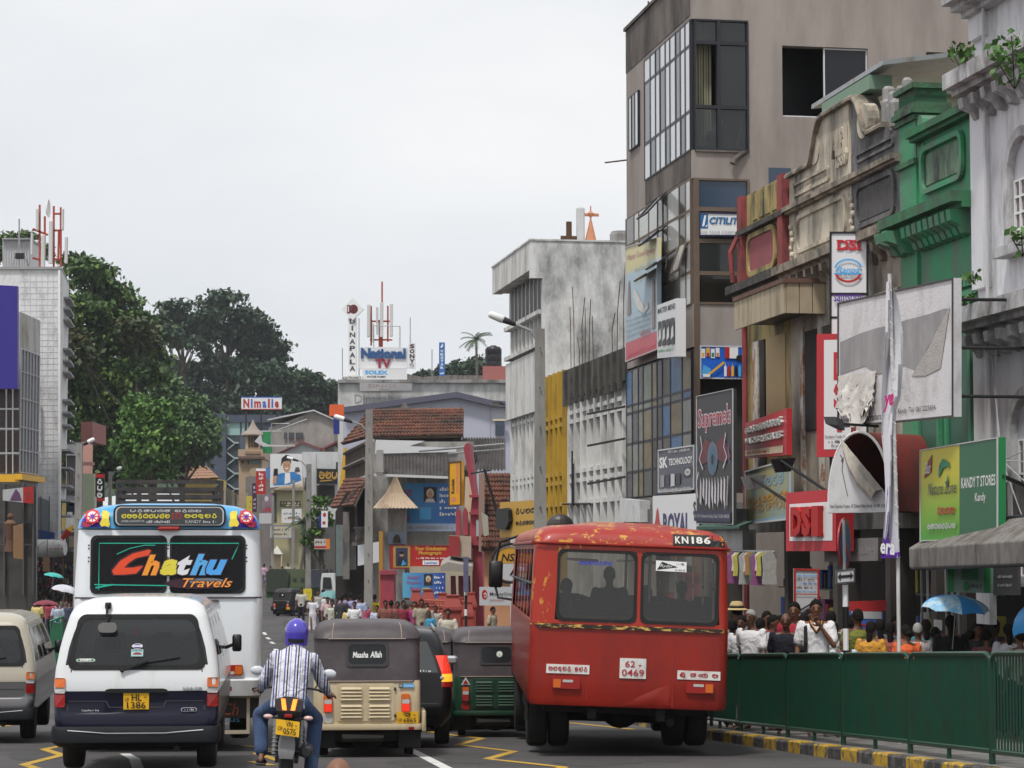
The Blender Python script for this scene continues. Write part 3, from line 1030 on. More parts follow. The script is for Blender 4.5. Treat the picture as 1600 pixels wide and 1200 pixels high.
 br.build('sign_bracket',t,DKMETAL)
 wt=pxquad(968,779,815,1000,782,816,56.5,54.8)
 wt.parent=t
 wt.panel(M('sheet_white',(.6,.6,.6),.5,grime=((.35,.34,.33),.3,3,2)),.25,None,name='covered_unit')
 # sound horn on the wall: dark ball beside the fins
 h=pxquad(855,803,828,895,803,828,60)
 m=MB();m.ball(P(875,824,60),.36,.2,.34,16,10);m.build('round_lamp_back',t,M('globe_dark',(.06,.05,.05),.4))
fins()
# yellow and red narrow house
SY0,SY1=sOf(1238),sOf(1163)
SC0=sOf(1415)
SG0=sOf(1533)
ZP=9.35
ZM=8.52
ZC=7.55
CRE=M('colonial_cream',(.62,.55,.44),.85,var=.1,scale=1.3,grime=((.11,.1,.085),.4,1.6,3.5,.25),bump=.35)
GRS=M('colonial_black_grey',(.17,.165,.165),.9,var=.2,scale=2,grime=((.06,.058,.06),.5,2.5,2,.25),bump=.4)
GRN=M('colonial_green',(.055,.29,.14),.75,var=.2,scale=2.5,grime=((.14,.19,.15),.42,2.4,3.5,.2),bump=.35)
YLW=M('colonial_yellow',(.4,.31,.13),.85,var=.12,grime=((.08,.07,.05),.42,2,3,.2),bump=.3)
RDD=M('colonial_red',(.28,.06,.06),.85,var=.15,grime=((.1,.04,.04),.4,3,2),bump=.3)
CRC=M('cream_cornice_sooty',(.36,.31,.24),.9,var=.2,scale=3,grime=((.07,.062,.055),.5,2.5,1.5,.25),bump=.4)
GRC=M('green_cornice_sooty',(.04,.19,.085),.85,var=.2,scale=3,grime=((.07,.075,.065),.45,2.5,1.5,.25),bump=.4)
MOSS=M('mossy_cornice',(.12,.11,.1),.95,var=.3,scale=4,grime=((.035,.033,.03),.55,3,1.2,.3),bump=.5)
def panel_frame(t,s0,z0,s1,z1,mat,r=.12,w=.06,d=.05,name='moulded_panel'):
 m=RB()
 a,b=rrect(s0,z0,s1,z1,r,4),rrect(s0+w,z0+w,s1-w,z1-w,r*.8,4)
 n=len(a)
 vs=[(0,y,z)for y,z in a]+[(-d,y,z)for y,z in a]+[(-d,y,z)for y,z in b]+[(0,y,z)for y,z in b]
 fs=[]
 for k in range(3):
  for i in range(n):
   j=(i+1)%n
   fs.append((k*n+i,k*n+j,(k+1)*n+j,(k+1)*n+i))
 m.add(vs,fs)
 return m.build(name,t,mat)
def yellow_house():
 t=rbuild('narrow_house','narrow yellow house front with red pilasters and rose panel, beside brown block','building',1238)
 w=RB()
 w.box(0,5,SY0,SY1,3.2,ZC);w.box(.02,5,SY0,SY1,ZC,ZM)
 w.box(0.0,.3,SY0+.3,SY1-.1,ZM,ZM+.75)
 w.build('wall',t,YLW)
 rbx('rose_panel',t,M('rose_plaster',(.3,.085,.1),.85,var=.12,grime=((.2,.09,.09),.3,2,2)),-.014,0,SY0+1.0,SY1-.6,ZC+.12,ZM-.12)
 panel_frame(t,SY0+.85,ZC+.06,SY1-.45,ZM-.06,YLW,.25,.1,.05)
 p=RB()
 for s in(SY0+.1,SY1-.35):p.box(-.12,.1,s,s+.32,ZC-.1,ZM+.75)
 p.build('pilaster',t,RDD)
 p=RB()
 for i in range(5):p.box(-.03,0,SY0+.35+i*.45,SY0+.68+i*.45,ZM+.18,ZM+.7)
 p.build('parapet_block',t,YLW)
 c=RB()
 cornice(c,SY0,SY1,ZM-.03,[(.08,0),(.14,.05),(.08,.1)])
 cornice(c,SY0,SY1,ZC-.32,[(.12,0),(.22,.08),(.36,.17),(.28,.24)])
 c.build('cornice',t,MOSS)
 brackets(t,SY0+.1,SY1-.2,6,ZC-.7,ZC-.35,.3,.18,MOSS)
 d=RB();d.tube([(-.16,SY1-.2,ZC+.9),(-.3,SY1-.2,ZC+.6),(-.25,SY1-.2,ZC)],.05,8);d.tube([(-.1,SY1-.5,-1),(-.1,SY1-.5,ZC)],.06,8);d.build('rain_pipe',t,RDD)
 # upper window below the awning
 rbx('shutter',t,M('shutter_tan',(.42,.3,.15),.7,var=.1),-.02,.0,SY0+.3,SY0+1.6,4.2,6.3)
 rbx('window_gap',t,DARKIN,-.04,.0,SY0+1.65,SY0+2.0,3.9,6.3)
 rbx('plaster_pier',t,M('peeling_white',(.5,.48,.44),.9,grime=((.3,.14,.07),.45,5,2,.1)),-.06,.0,SY0+2.05,SY0+2.4,3,6.3)
def cream_house():
 t=rbuild('colonial_house','cream and blackened old house front with curved parapet and raised letters','building',1396)
 sm=sOf(1336)
 for a,b,m in((sm,SY0,CRE),(SC0,sm,GRS)):
  w=RB()
  w.box(0,5,a,b,ZC,ZP-.35)
  w.build('parapet_wall',t,m)
 rbx('wall',t,M('colonial_lower',(.42,.37,.3),.9,var=.15,grime=((.12,.1,.09),.45,1.5,3)),0,5,SC0,SY0,3.2,ZC)
 # swept centre rising from the sides
 mid=(SC0+SY0)/2+.1
 top=[]
 for i in range(41):
  f=i/40
  s=SC0+.75+(SY0-SC0-.75)*f
  k=abs(s-mid)/((SY0-SC0)/2)
  z=ZP+.55 if k<.28 else(ZP+.55-.75*(1-math.cos(min(1,(k-.28)/.22)*PI/2))if k<.5 else ZP-.2)
  top.append((s,z))
 for a,b,m in((SC0,sm,GRS),(sm,SY0+1,CRE)):
  pts=[(s,z)for s,z in top if a<=s<=b]
  q=RB()
  q.prism([(0,pts[0][0],ZP-.35)]+[(0,s,z)for s,z in pts]+[(0,pts[-1][0],ZP-.35)],(.35,0,0))
  q.build('swept_gable',t,m)
 cp=RB()
 n=len(top)
 rr=[[(x,s,z+dz)for x,dz in((-.1,0),(-.1,.05),(-.06,.09),(.35,.09),(.35,0))]for s,z in top]
 cp.loft(rr)
 cp.build('gable_coping',t,CRC)
 sc=RB()
 for s,sg in((mid-1.35,1),(mid+1.4,-1)):
  sc.lathe([(.3,0),(.3,.2),(.22,.24),(.12,.28),(.02,.3)],(-.02,s,ZP+.1),'X',14)
  sc.v[-70:]=sc.v[-70:]
 sc.build('gable_scroll',t,CRE)
 rbx('green_roof_ridge',t,M('pale_green_roof',(.2,.3,.22),.7,var=.1),.1,.5,sOf(1357),sOf(1282),10.0,10.24)
 rub=RB()
 rr_=random.Random(2)
 for i in range(9):rub.bbox(-.05+rr_.uniform(0,.2),.3,SC0+.2+.12*i,SC0+.38+.12*i,ZP-.3,ZP+.15+rr_.uniform(0,.4),.05)
 rub.build('broken_masonry',t,CONC)
 ct=RB()
 cornice(ct,SC0,SY0,ZM-.05,[(.06,0),(.1,.04),(.16,.09),(.09,.13)])
 cornice(ct,SC0,SY0,ZC-.3,[(.12,0),(.22,.07),(.36,.16),(.28,.22)])
 ct.build('cornice',t,CRC)
 brackets(t,SC0+.1,SY0-.1,13,ZC-.6,ZC-.3,.26,.15,CRC)
 panel_frame(t,sm+.25,ZC+.12,SY0-.5,ZM-.15,CRE,.2,.07)
 panel_frame(t,SC0+.25,ZC+.1,sm-.3,ZM-.12,GRS,.2,.08)
 rbx('soot_panel',t,M('soot',(.09,.085,.088),.95,var=.5,scale=7,bump=.5),-.016,0,SC0+.4,sm-.45,ZC+.22,ZM-.24)
 panel_frame(t,sm+1.2,ZM+.22,SY0-.35,ZP-.35,CRE,.05,.05,.04)
 panel_frame(t,SC0+.3,ZM+.25,sm-.35,ZP-.4,GRS,.05,.05,.04)
 for s in(sm-.1,SY0-.2):
  o=RB()
  for i in range(5):o.ball((-.02,s+.05*math.sin(i*2),ZC+.15+.13*i),.05,.07,.06,8,5)
  o.build('plaster_garland',t,CRE)
 q=fquad(t,sm+1.3,ZM+.38,SY0-.5,ZP-.5,-.005)
 q.text('TUSCOVE',.05,.1,.95,.9,CRE,bold=.02,depth=.05);q.done('raised_lettering')
 q=fquad(t,sm+.1,ZP-.35,sm+1.0,ZP+.25,-.005)
 q.text('ALBI',.08,.1,.92,.9,CRE,bold=.02,depth=.05);q.done('raised_lettering')
 q=fquad(t,sm+.1,ZM+.3,sm+.75,ZM+.68,-.005)
 q.text('1889',.05,.1,.95,.9,CRE,bold=.02,depth=.045);q.done('raised_lettering')
 q=fquad(t,SC0+.45,ZM+.4,sm-.5,ZP-.52,-.005)
 q.text('BUILDING',.05,.1,.95,.9,M('black_grey_letter',(.1,.1,.1),.9),bold=.02,depth=.05);q.done('raised_lettering')
 # awning hood of tan sheets over the first floor
 a0,a1=fr(1290,470).y,None
 z1,z0=cw(1290,441,a0).z,cw(1290,490,a0).z
 x0=cw(1225,470,a0).x
 k=fr(1147,480,x0).y
 TAN=M('awning_tan',(.42,.35,.24),.7,var=.07,grime=((.2,.15,.1),.35,2.5,5))
 n=11
 for i in range(n):
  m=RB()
  sa,sb=a0+(k-a0)*i/n,a0+(k-a0)*(i+1)/n
  m.box(x0,x0+.04,sa+.012,sb-.012,z0,z1-.02)
  m.build('awning_sheet',t,TAN)
 for i in range(3):
  m=RB()
  xa,xb=x0+.04+(-x0-.04)*i/3,x0+.04+(-x0-.04)*(i+1)/3
  m.box(xa+.008,xb-.008,a0,a0+.04,z0,z1-.02)
  m.build('awning_sheet',t,TAN)
 rbx('awning_cap',t,M('awning_rust',(.14,.08,.06),.9,var=.3),x0-.03,0,a0-.03,k,z1-.02,z1+.06)
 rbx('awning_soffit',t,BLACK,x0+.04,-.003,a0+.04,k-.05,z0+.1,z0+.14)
 # first-floor openings and red pipe posts under the awning
 for i in range(4):
  s=SC0+1.3+i*1.1
  rbx('window',t,DARKIN,-.02,0,s,s+.7,4.4,6.2)
  rbx('pier',t,M('peeling_white',(.5,.48,.44),.9),-.05,0,s+.72,s+.9,2.6,6.4)
 den=RB()
 for i in range(14):den.box(-.08,0,SC0+.05+i*.13,SC0+.12+i*.13,ZC-1.25,ZC-1.1);den.box(-.05,0,SC0+.05+i*.13,SC0+.12+i*.13,ZC-1.35,ZC-1.28)
 den.build('dentil',t,CRE)
def green_house():
 t=rbuild('colonial_house','bright green old house front with pillared parapet, behind the torn billboard','building',1519)
 w=RB()
 w.box(0.04,5,SG0,SC0,3.2,ZC);w.box(.02,5,SG0,SC0,ZC,8.7)
 w.build('wall',t,GRN)
 p0,p1=sOf(1441),SC0
 s_=RB()
 s_.box(-.02,.5,p1-.75,p1+.02,3.2,9.4)
 s_.build('pilaster',t,GRN)
 c=RB()
 for z,e in((8.3,.06),(9.0,.05),(9.1,.1),(9.19,.06),(9.5,.07)):c.box(-.02-e,.5+e,p1-.75-e,p1+.02+e,z,z+.085)
 c.box(-.02,.5,p1-.75,p1+.02,9.28,9.5)
 c.build('pillar_moulding',t,M('mossy_green_moulding',(.07,.17,.09),.9,var=.25,grime=((.05,.05,.045),.5,3,1.3,.25),bump=.4))
 v=RB()
 for z,r in((8.9,.15),(8.66,.13)):v.lathe([(r,0),(r,.5),(.02,.5)],(-.0,p1-.88,z),'X',12)
 v.lathe([(.19,0),(.19,.5),(.02,.5)],(-.0,p1-.9,8.46),'X',12)
 v.build('scroll',t,GRN)
 panel_frame(t,SG0+.45,ZC+.2,p1-1.0,8.5,GRN,.2,.08,.06)
 rbx('flaking_panel',t,M('flaking_green_grey',(.16,.24,.17),.9,var=.2,grime=((.05,.05,.05),.45,3,3,.2),bump=.4),-.0,.02,SG0+.6,p1-1.15,ZC+.34,8.37)
 ct=RB()
 cornice(ct,SG0,p1-.75,8.62,[(.08,0),(.13,.06),(.2,.12),(.12,.17)])
 cornice(ct,SG0-.05,p1,ZC-.3,[(.12,0),(.24,.08),(.4,.17),(.3,.24)])
 ct.build('cornice',t,GRC)
 brackets(t,SG0+.15,p1-.85,9,ZC-.66,ZC-.3,.34,.17,GRN)
 brackets(t,p1-.72,p1-.02,2,ZC-.66,ZC-.3,.5,.2,GRN)
 d=RB()
 for i in range(16):
  s=SG0+.05+i*(p1-.8-SG0)/16
  d.box(-.05,.04,s,s+.09,ZC-1.42,ZC-1.33);d.box(-.05,.04,s+.08,s+.15,ZC-1.32,ZC-1.23)
 d.build('dentil',t,GRN)
 rbx('string_course',t,GRN,-.03,.04,SG0,p1-.75,ZC-1.55,ZC-1.47)
 for a,b in((SG0+.35,SG0+1.25),(SG0+1.7,SG0+2.5)):
  rbx('window',t,M('green_shutter_dark',(.03,.13,.08),.5,var=.2),.0,.03,a,b,3.5,ZC-1.75)
  m=RB()
  m.box(-.04,.03,a-.1,a,3.4,ZC-1.65);m.box(-.04,.03,b,b+.1,3.4,ZC-1.65);m.box(-.045,.03,a,b,ZC-1.75,ZC-1.65)
  m.build('window_frame',t,GRN)
def white_house():
 t=rbuild('colonial_house','white stuccoed old house with arched windows at the right edge of the photo','building',1600)
 WS=M('stucco_white',(.72,.71,.74),.85,var=.06,scale=1.2,grime=((.3,.29,.28),.28,1.8,4,.25),bump=.25)
 WM=M('stucco_moulding',(.6,.59,.6),.85,var=.08,grime=((.16,.15,.14),.45,2.5,2,.3),bump=.3)
 s0,s1=SG0-9,SG0-.02
 X0=0.0
 w=RB()
 w.box(X0,5,s0,s1,3.2,13)
 w.build('wall',t,WS)
 pl=RB()
 zc1,zc2=cw(1530,130,s1).z,cw(1530,497,s1).z
 for z0,z1 in((zc2+.4,zc1-.4),(zc1+.6,13),(1.2,zc2-.4)):pl.box(X0-.1,X0,s1-.55,s1-.02,z0,z1)
 pl.build('pilaster',t,WS)
 c=RB()
 for z in(zc1,zc2,zc1+1.25):cornice(c,s0,s1+.02,z-.3,[(.1,0),(.2,.08),(.36,.17),(.5,.28),(.38,.4)],X0)
 c.build('cornice',t,WM)
 for z in(zc1,zc2):brackets_o(t,s1-4,s1-.1,9,z-.62,z-.3,.36,.16,WM,X0)
 # arched windows, tier above and below
 for zb,zt_ in((zc2+.85,zc1-1.6),(zc1+1.8,zc1+3.2),(1.9,zc2-1.75)):
  for a in(s1-2.5,s1-5.0):
   arcp=[(a+.55+.62*math.cos(q),zt_+.62*math.sin(q))for q in[PI*i/12 for i in range(13)]]
   inn=[(a+.55+.48*math.cos(q),zt_+.48*math.sin(q))for q in[PI*i/12 for i in range(13)]]
   m=RB()
   n=len(arcp)
   pts=[(a+1.17,zb)]+arcp+[(a-.07,zb)]
   pin=[(a+1.03,zb)]+inn+[(a+.07,zb)]
   k=len(pts)
   vs=[(X0-.12,y,z)for y,z in pts]+[(X0-.12,y,z)for y,z in pin]+[(X0,y,z)for y,z in pts]+[(X0-.01,y,z)for y,z in pin]
   fs=[]
   for i in range(k-1):fs+=[(i,i+1,k+i+1,k+i),(i,2*k+i,2*k+i+1,i+1),(k+i,k+i+1,3*k+i+1,3*k+i)]
   m.add(vs,fs)
   m.build('arch_moulding',t,WM)
   m=RB();m.add([(X0-.008,y,z)for y,z in pin],[list(range(k))]);win=m.build('window',t,M('tympanum_white',(.55,.54,.57),.8))
   rbx('pane',win,M('pane_mauve',(.16,.12,.14),.25),X0-.02,X0-.01,a+.16,a+.94,zb+.05,zt_-.15)
   m=RB()
   for i in range(5):m.box(X0-.05,X0-.02,a+.12+i*.2,a+.155+i*.2,zb,zt_-.1)
   for i in range(5):m.box(X0-.045,X0-.018,a+.12,a+.96,zb+(zt_-.1-zb)*i/4-.015,zb+(zt_-.1-zb)*i/4+.015)
   m.build('window_bar',win,WHITE)
   rbx('sill',win,WM,X0-.25,X0,a-.2,a+1.3,zb-.14,zb)
 b=RB()
 b.tube([(X0-.14,s1-.75,2),(X0-.14,s1-.7,13)],.025,6);b.tube([(X0-.14,s1-1.1,2),(X0-.14,s1-1.0,zc2)],.015,6)
 for i in range(4):b.tube([(X0-.16,s1-.9-.1*i,zc2-.6-.5*i),(X0-.18,s1-1.3,3.5),(X0-.14,s1-2-.5*i,2.6+.4*i)],.008,4)
 b.build('wall_cable',t,LGREY)
def brackets_o(t,s0,s1,n,z0,z1,d,w,mat,o):
 for i in range(n):
  s=s0+(s1-s0)*(i+.5)/n
  m=RB()
  pts=[(0,z0),(-d*.35,z0+.02),(-d*.5,z0+(z1-z0)*.35),(-d*.95,z0+(z1-z0)*.55),(-d,z1-.03),(-d,z1),(0,z1)]
  m.prism([(o+x,s-w/2,z)for x,z in pts],(0,w,0))
  m.build('bracket',t,mat)
yellow_house();cream_house();green_house();white_house()
def back_house():
 """plain wall and lean-to roof between the brown block and the green parapet"""
 t=rbuild('rear_house','plain beige rear wall under a lean-to sheet roof behind the green parapet','building',1445)
 s=sOf(1445)+2.4
 p0,p1=cw(1370,107,s),cw(1520,88,s)
 rbx('wall',t,M('beige_render',(.4,.36,.27),.9,var=.12,grime=((.2,.18,.15),.35,1,2)),p0.x+.6,p1.x+1,s,s+.2,6,p0.z-.12)
 m=RB();m.prism([(p0.x,s-.3,p0.z),(p1.x+.5,s-.3,p1.z+.06),(p1.x+.5,s-.3,p1.z+.14),(p0.x,s-.3,p0.z+.08)],(0,4,0));m.build('roof',t,STEEL)
 q0,q1=cw(1450,142,s),cw(1520,145,s)
 m=RB();m.tube([(q0.x,s-.1,q0.z),(q1.x,s-.1,q1.z)],.08,8);m.build('drain_pipe',t,M('pipe_beige',(.45,.42,.36),.6))
back_house()
# generic far blocks placed by the corners one sees
def col(px,Y):return Vector(((px-800)/FPX*Y,Y,0))
def zp(py,Y,px=800):return P(px,py,Y).z
def block(name,label,cat,pts,ytop,mat,Yref=None,group=None,z0=None,part='wall'):
 """upright prism over a footprint of (px, Y) corners, its top at pixel row ytop measured at the first corner"""
 c=[col(*p)for p in pts]
 Yr=Yref or pts[0][1]
 z1=zp(ytop,Yr)
 zb=zg(pts[0][1])if z0 is None else z0
 t=thing(name,label,cat,(c[0].x,c[0].y,zb),0,group)
 m=MB();m.prism([(p.x,p.y,zb-.3)for p in c],(0,0,z1-zb+.3));m.build(part,t,mat)
 return t,z1
def slab(t,name,pts,y0,y1,Y,mat,th=.3,proud=0.0):
 """piece with its face towards the camera between pixel columns, at depth Y"""
 m=MB()
 m.prism([P(x,y,Y-proud)for x,y in pts],(0,th,0))
 return m.build(name,t,mat)
def R4(x0,y0,x1,y1):return[(x0,y1),(x1,y1),(x1,y0),(x0,y0)]
# left: white tower, office with blue hoarding
def left_side():
 K=1.25
 G=globals()
 P=lambda x,y,Y:G['P'](x,y,Y*K)
 col=lambda x,Y:G['col'](x,Y*K)
 block=lambda n,l,c,pts,*a,**k:G['block'](n,l,c,[(x,Y*K)for x,Y in pts],*a,**k)
 sign=lambda n,l,a,b,c,d,e,f,Yl,Yr,*r,**k:G['sign'](n,l,a,b,c,d,e,f,Yl*K,Yr*K,*r,**k)
 TW=M('tower_white_blocks',(.66,.66,.67),.8,var=.06,scale=2,grime=((.3,.3,.3),.3,1.5,2),bump=.3)
 t,zt=block('white_tower','tall white block-clad tower with aerials on its roof at the left','building',[(-60,92),(92,92),(104,97.5),(104,110),(-60,110)],421,TW)
 q=MB()
 q.prism([Vector((*col(a,b).xy,zt))for a,b in((-60,91.9),(92.5,91.9),(104.5,97.5),(104.5,110),(-60,110))],(0,0,.12))
 q.build('roof_edge',t,M('roof_edge_grey',(.3,.3,.31),.7))
 pri('corner_trim',t,WHITE,[P(91,422,91.9),P(94,422,91.9),P(94,1000,91.9),P(91,1000,91.9)],(0,.1,0))
 jm=M('joint_grey',(.55,.55,.56),.9)
 j=MB()
 for k in range(62):
  y=430+k*9.2
  j.prism([P(32,y,91.99),P(90.5,y,91.99),P(90.5,y+.8,91.99),P(32,y+.8,91.99)],(0,.05,0))
 for k in range(6):
  x=38+k*9
  j.prism([P(x,425,91.985),P(x+.7,425,91.985),P(x+.7,1000,91.985),P(x,1000,91.985)],(0,.05,0))
 j.build('cladding_joints',t,jm)
 # windows on the flank towards the street
 for y0,y1 in((465,510),(545,590),(625,670),(703,762),(782,830)):
  a,b=P(95.5,y0,93.7),P(102,y1,96.7)
  d=(col(104,97.5)-col(92,92)).normalized()
  n=Vector((d.y,-d.x,0))
  pri('window',t,GLASSD,[Vector((a.x,a.y,b.z)),Vector((b.x,b.y,b.z)),Vector((b.x,b.y,a.z)),Vector((a.x,a.y,a.z))],n*.03)
  m=MB()
  for z in(a.z,(a.z+b.z)/2,b.z):m.prism([Vector((a.x,a.y,z-.05)),Vector((b.x,b.y,z-.05)),Vector((b.x,b.y,z+.05)),Vector((a.x,a.y,z+.05))],n*.45)
  m.build('sunshade',t,M('sunshade_grey',(.3,.3,.31),.7))
 pri('red_strip_sign',t,DRED,[P(243,0,91)]*0 or[P(58,618,91.8),P(61,618,91.8),P(61,682,91.8),P(58,682,91.8)],(0,-.25,0))
 # glazed balcony low on the tower
 pri('window',t,M('balcony_glass',(.22,.25,.27),.15),[P(58,775,91.9),P(77,783,91.9),P(77,845,91.9),P(58,845,91.9)],(0,-.1,0))
 m=MB()
 for x in(57,64,77):m.prism([P(x,775,91.7),P(x+1,775,91.7),P(x+1,845,91.7),P(x,845,91.7)],(0,-.1,0))
 m.build('window_frame',t,DGREY)
 pri('balcony_cloth',t,M('cloth_navy_bundle',(.03,.06,.2),.9,var=.4),[P(62,828,91.4),P(86,832,91.4),P(86,842,91.4),P(62,842,91.4)],(0,-.2,0))
 # roof shed and aerials
 sh=thing('roof_shed','ribbed grey metal shed on the white tower roof','shed',P(26,420,96))
 pri('wall',sh,M('shed_grey',(.5,.5,.51),.5,var=.05),[P(4,421,96),P(47,421,96),P(47,373,96),P(4,373,96)],(0,2.5,0))
 m=MB()
 for k in range(11):m.prism([P(5+k*4,420,95.98),P(6+k*4,420,95.98),P(6+k*4,375,95.98),P(5+k*4,375,95.98)],(0,-.03,0))
 m.build('rib',sh,M('shed_rib',(.4,.4,.42),.5))
 pri('roof',sh,STEEL,[P(3,374,95.8),P(48,374,95.8),P(48,372,95.8),P(3,372,95.8)],(0,2.8,0))
 AR=M('mast_red',(.42,.07,.04),.6,var=.15)
 AP=M('aerial_panel_grey',(.55,.55,.54),.5,var=.04)
 def mast(label,lines,panels,Y,dish=None,base=None):
  b=base or lines[0][0]
  t2=thing('aerial_mast',label,'aerial',P(*b,Y),0,'mobile phone aerials on roofs')
  m=MB()
  for seg in lines:m.tube([P(x,y,Y)for x,y in seg],.055,6)
  m.build('mast',t2,AR)
  for x0,y0,x1,y1 in panels:
   m=MB();a,c=P(x0,y1,Y-.2),P(x1,y0,Y-.2);m.bbox(a.x,c.x,Y*K-.35,Y*K-.15,a.z,c.z,.03);m.build('aerial_panel',t2,AP)
  if dish:
   m=MB();c=P(*dish,Y);m.lathe([(.02,0),(.3,.03),(.45,.12),(.46,.14),(.3,.07),(.02,.05)],c,'X',16);m.build('dish',t2,WHITE,40)
  return t2
 mast('red mast with panels and a white dish on the white tower',[[(62,419),(62,320)],[(51,358),(75,367)],[(51,403),(70,408)],[(70,400),(70,338)],[(57,360),(52,358)]],[(56,326,61,360),(48,365,52,399),(64,367,71,418)],95,(72,326))
 mast('red lattice mast with tall grey panels at the tower corner',[[(84,419),(84,322)],[(95,419),(95,324)],[(84,334),(96,334)],[(83,360),(96,360)],[(84,405),(96,405)],[(91,405),(92,360)]],[(76,345,83,412),(96,326,100,360),(101,370,106,412)],94.5)
 t2=thing('aerial_rod','thin stayed rod aerial in front of the roof shed','aerial',P(30,420,95))
 m=MB();m.tube([P(30,420,95),P(30,342,95)],.04,6);m.tube([P(30,382,95),P(18,418,95)],.015,4);m.tube([P(32,382,95),P(45,418,95)],.015,4);m.tube([P(38,380,95),P(45,416,95)],.015,4);m.build('rod',t2,STEEL)
 m=MB();a=P(25,402,94.9);m.bbox(a.x,a.x+.45,118.4,118.6,a.z-.1,a.z+.2);m.build('junction_box',t2,BLACK)
 # grey office in front of the tower
 OG=M('office_plaster',(.45,.45,.43),.85,var=.08,grime=((.2,.19,.17),.35,1.2,3))
 o,zo=block('glazed_office','grey office with curtain glazing, yellow band and blue hoarding at the far left','building',[(-70,80),(28,80),(60,83.2),(60,90),(-70,90)],487,OG)
 d=(col(60,83.2)-col(28,80)).normalized()
 n=Vector((d.y,-d.x,0))
 def side(f,y):p=P(28,y,80);return Vector((0,0,p.z))+col(28,80).lerp(col(57,82.9),f)
 gl=M('curtain_glass_grey',(.3,.31,.33),.12,var=.2)
 for c_ in range(6):
  for r in range(5):
   y0,y1=[(547,580),(580,622),(622,667),(667,703),(703,738)][r]
   a,b=side(c_/6+.02,y1-2),side((c_+1)/6-.02,y0)
   pri('pane',o,gl,[a,Vector((b.x,b.y,a.z)),b,Vector((a.x,a.y,b.z))],n*.02)
 m=MB()
 for c_ in range(7):
  a=side(c_/6,738);b=side(c_/6,545)
  m.tube([a+n*.06,b+n*.06],.045,4)
 for y in(545,580,622,667,703,738):m.tube([side(0,y)+n*.06,side(1,y)+n*.06],.04,4)
 m.build('mullion',o,M('mullion_grey',(.38,.38,.4),.5))
 pri('yellow_band',o,YEL,[side(-.15,750),side(1.1,750),side(1.1,741),side(-.15,741)],n*.3)
 pri('yellow_band',o,YEL,[P(-40,753,79.6),P(29,753,79.6),P(29,741,79.6),P(-40,741,79.6)],(0,.3,0))
 gw=M('window_reddish_dark',(.045,.022,.018),.2,var=.6,scale=1.5)
 for x0,x1 in((-14,8),(11,18),(20,29.5)):
  for y0,y1 in((608,637),(641,668),(673,706),(711,738)):
   pri('pane',o,gw,[P(x0,y1,79.97),P(x1,y1,79.97),P(x1,y0,79.97),P(x0,y0,79.97)],(0,-.02,0))
 m=MB()
 for x in(9,19):m.prism([P(x,740,79.9),P(x+1.5,740,79.9),P(x+1.5,606,79.9),P(x,606,79.9)],(0,.08,0))
 for y in(638,669,707):m.prism([P(-14,y+2,79.91),P(29,y+2,79.91),P(29,y,79.91),P(-14,y,79.91)],(0,.08,0))
 m.build('window_frame',o,WHITE)
 h=sign('hoarding','plain deep violet blue hoarding high on the grey office',-60,442,608,27,447,607,78.5,78.5,M('hoarding_blue',(.035,.022,.24),.5,var=.04),None,.3,'billboard')
 # lower shop front with posters and its awning
 pri('shop_glass',o,M('lower_glass',(.06,.055,.05),.25,var=.7,scale=1.5),[P(-40,1000,79.4),P(56,1000,79.4),P(56,756,79.4),P(-40,756,79.4)],(0,.3,0))
 g=MB()
 for x in(5,35,50):g.prism([P(x,930,79.2),P(x+2.5,930,79.2),P(x+2.5,756,79.2),P(x,756,79.2)],(0,.15,0))
 for y in(815,850):g.prism([P(-40,y+2,79.22),P(50,y+2,79.22),P(50,y,79.22),P(-40,y,79.22)],(0,.1,0))
 g.build('window_frame',o,DGREY)
 s=sign('shop_sign','grey and red shop sign with a patterned figure under the yellow band',5,765,782,52,760,787,78.6,78.9,M('sign_grey_plain',(.45,.45,.46),.5),None,.2)
 s.rect(.66,0,1,1,RED);s.poly([(.22,.05),(.3,.5),(.42,.98),(.55,.6),(.62,.1)],M('sign_pattern_plum',(.12,.05,.12),.6,var=.7,scale=8));s.ell(.82,.5,.1,.3,DRED);s.done()
 s=sign('leaning_poster','worn orange poster leaning on the balcony of the grey office',22,822,872,36,818,874,77.5,77.7,M('poster_orange_worn',(.35,.19,.08),.7,var=.3,scale=3,grime=((.2,.15,.12),.4,3,1)),None,.05,'poster')
 mq=thing('shop_mannequin','draped dark figure standing on the office balcony ledge','mannequin',P(16,862,78))
 m=MB();m.loft([[P(16,y,78)+Vector((w*math.cos(a),w*math.sin(a),0))for a in[2*PI*i/10 for i in range(10)]]for y,w in((862,.25),(845,.18),(830,.22),(818,.28),(812,.1))]);m.ball(P(16,807,78),.13,n=10,m=7);m.build('draped_body',mq,M('drape_brown',(.12,.06,.035),.8,var=.4))
 # round white awning
 aw=thing('cylinder_sign','white drum-shaped shop sign over the left pavement','sign',P(70,872,86))
 pr=[]
 for x in(38,60,74,96,102):
  c=P(x,857,86)
  r={38:.98,60:.98,74:1.0,96:.9,102:.75}[x]*.42
  pr.append([c+Vector((0,-.5*math.cos(a)if True else 0,r*1.0*math.sin(a)))for a in[2*PI*i/14 for i in range(14)]])
 m=MB();m.loft(pr);m.build('sign_drum',aw,M('drum_white',(.58,.58,.59),.5,grime=((.4,.38,.36),.3,2,2)),40)
 qq=Quad(P(76,865,85.47),P(99,865,85.47),P(99,850,85.47),P(76,850,85.47),aw)
 qq.scribble(.2,.75,.9,.95,GREY,2);qq.scribble(.05,.4,.98,.62,DRED,5);qq.scribble(.05,.1,.95,.28,GREEN,8);qq.done()
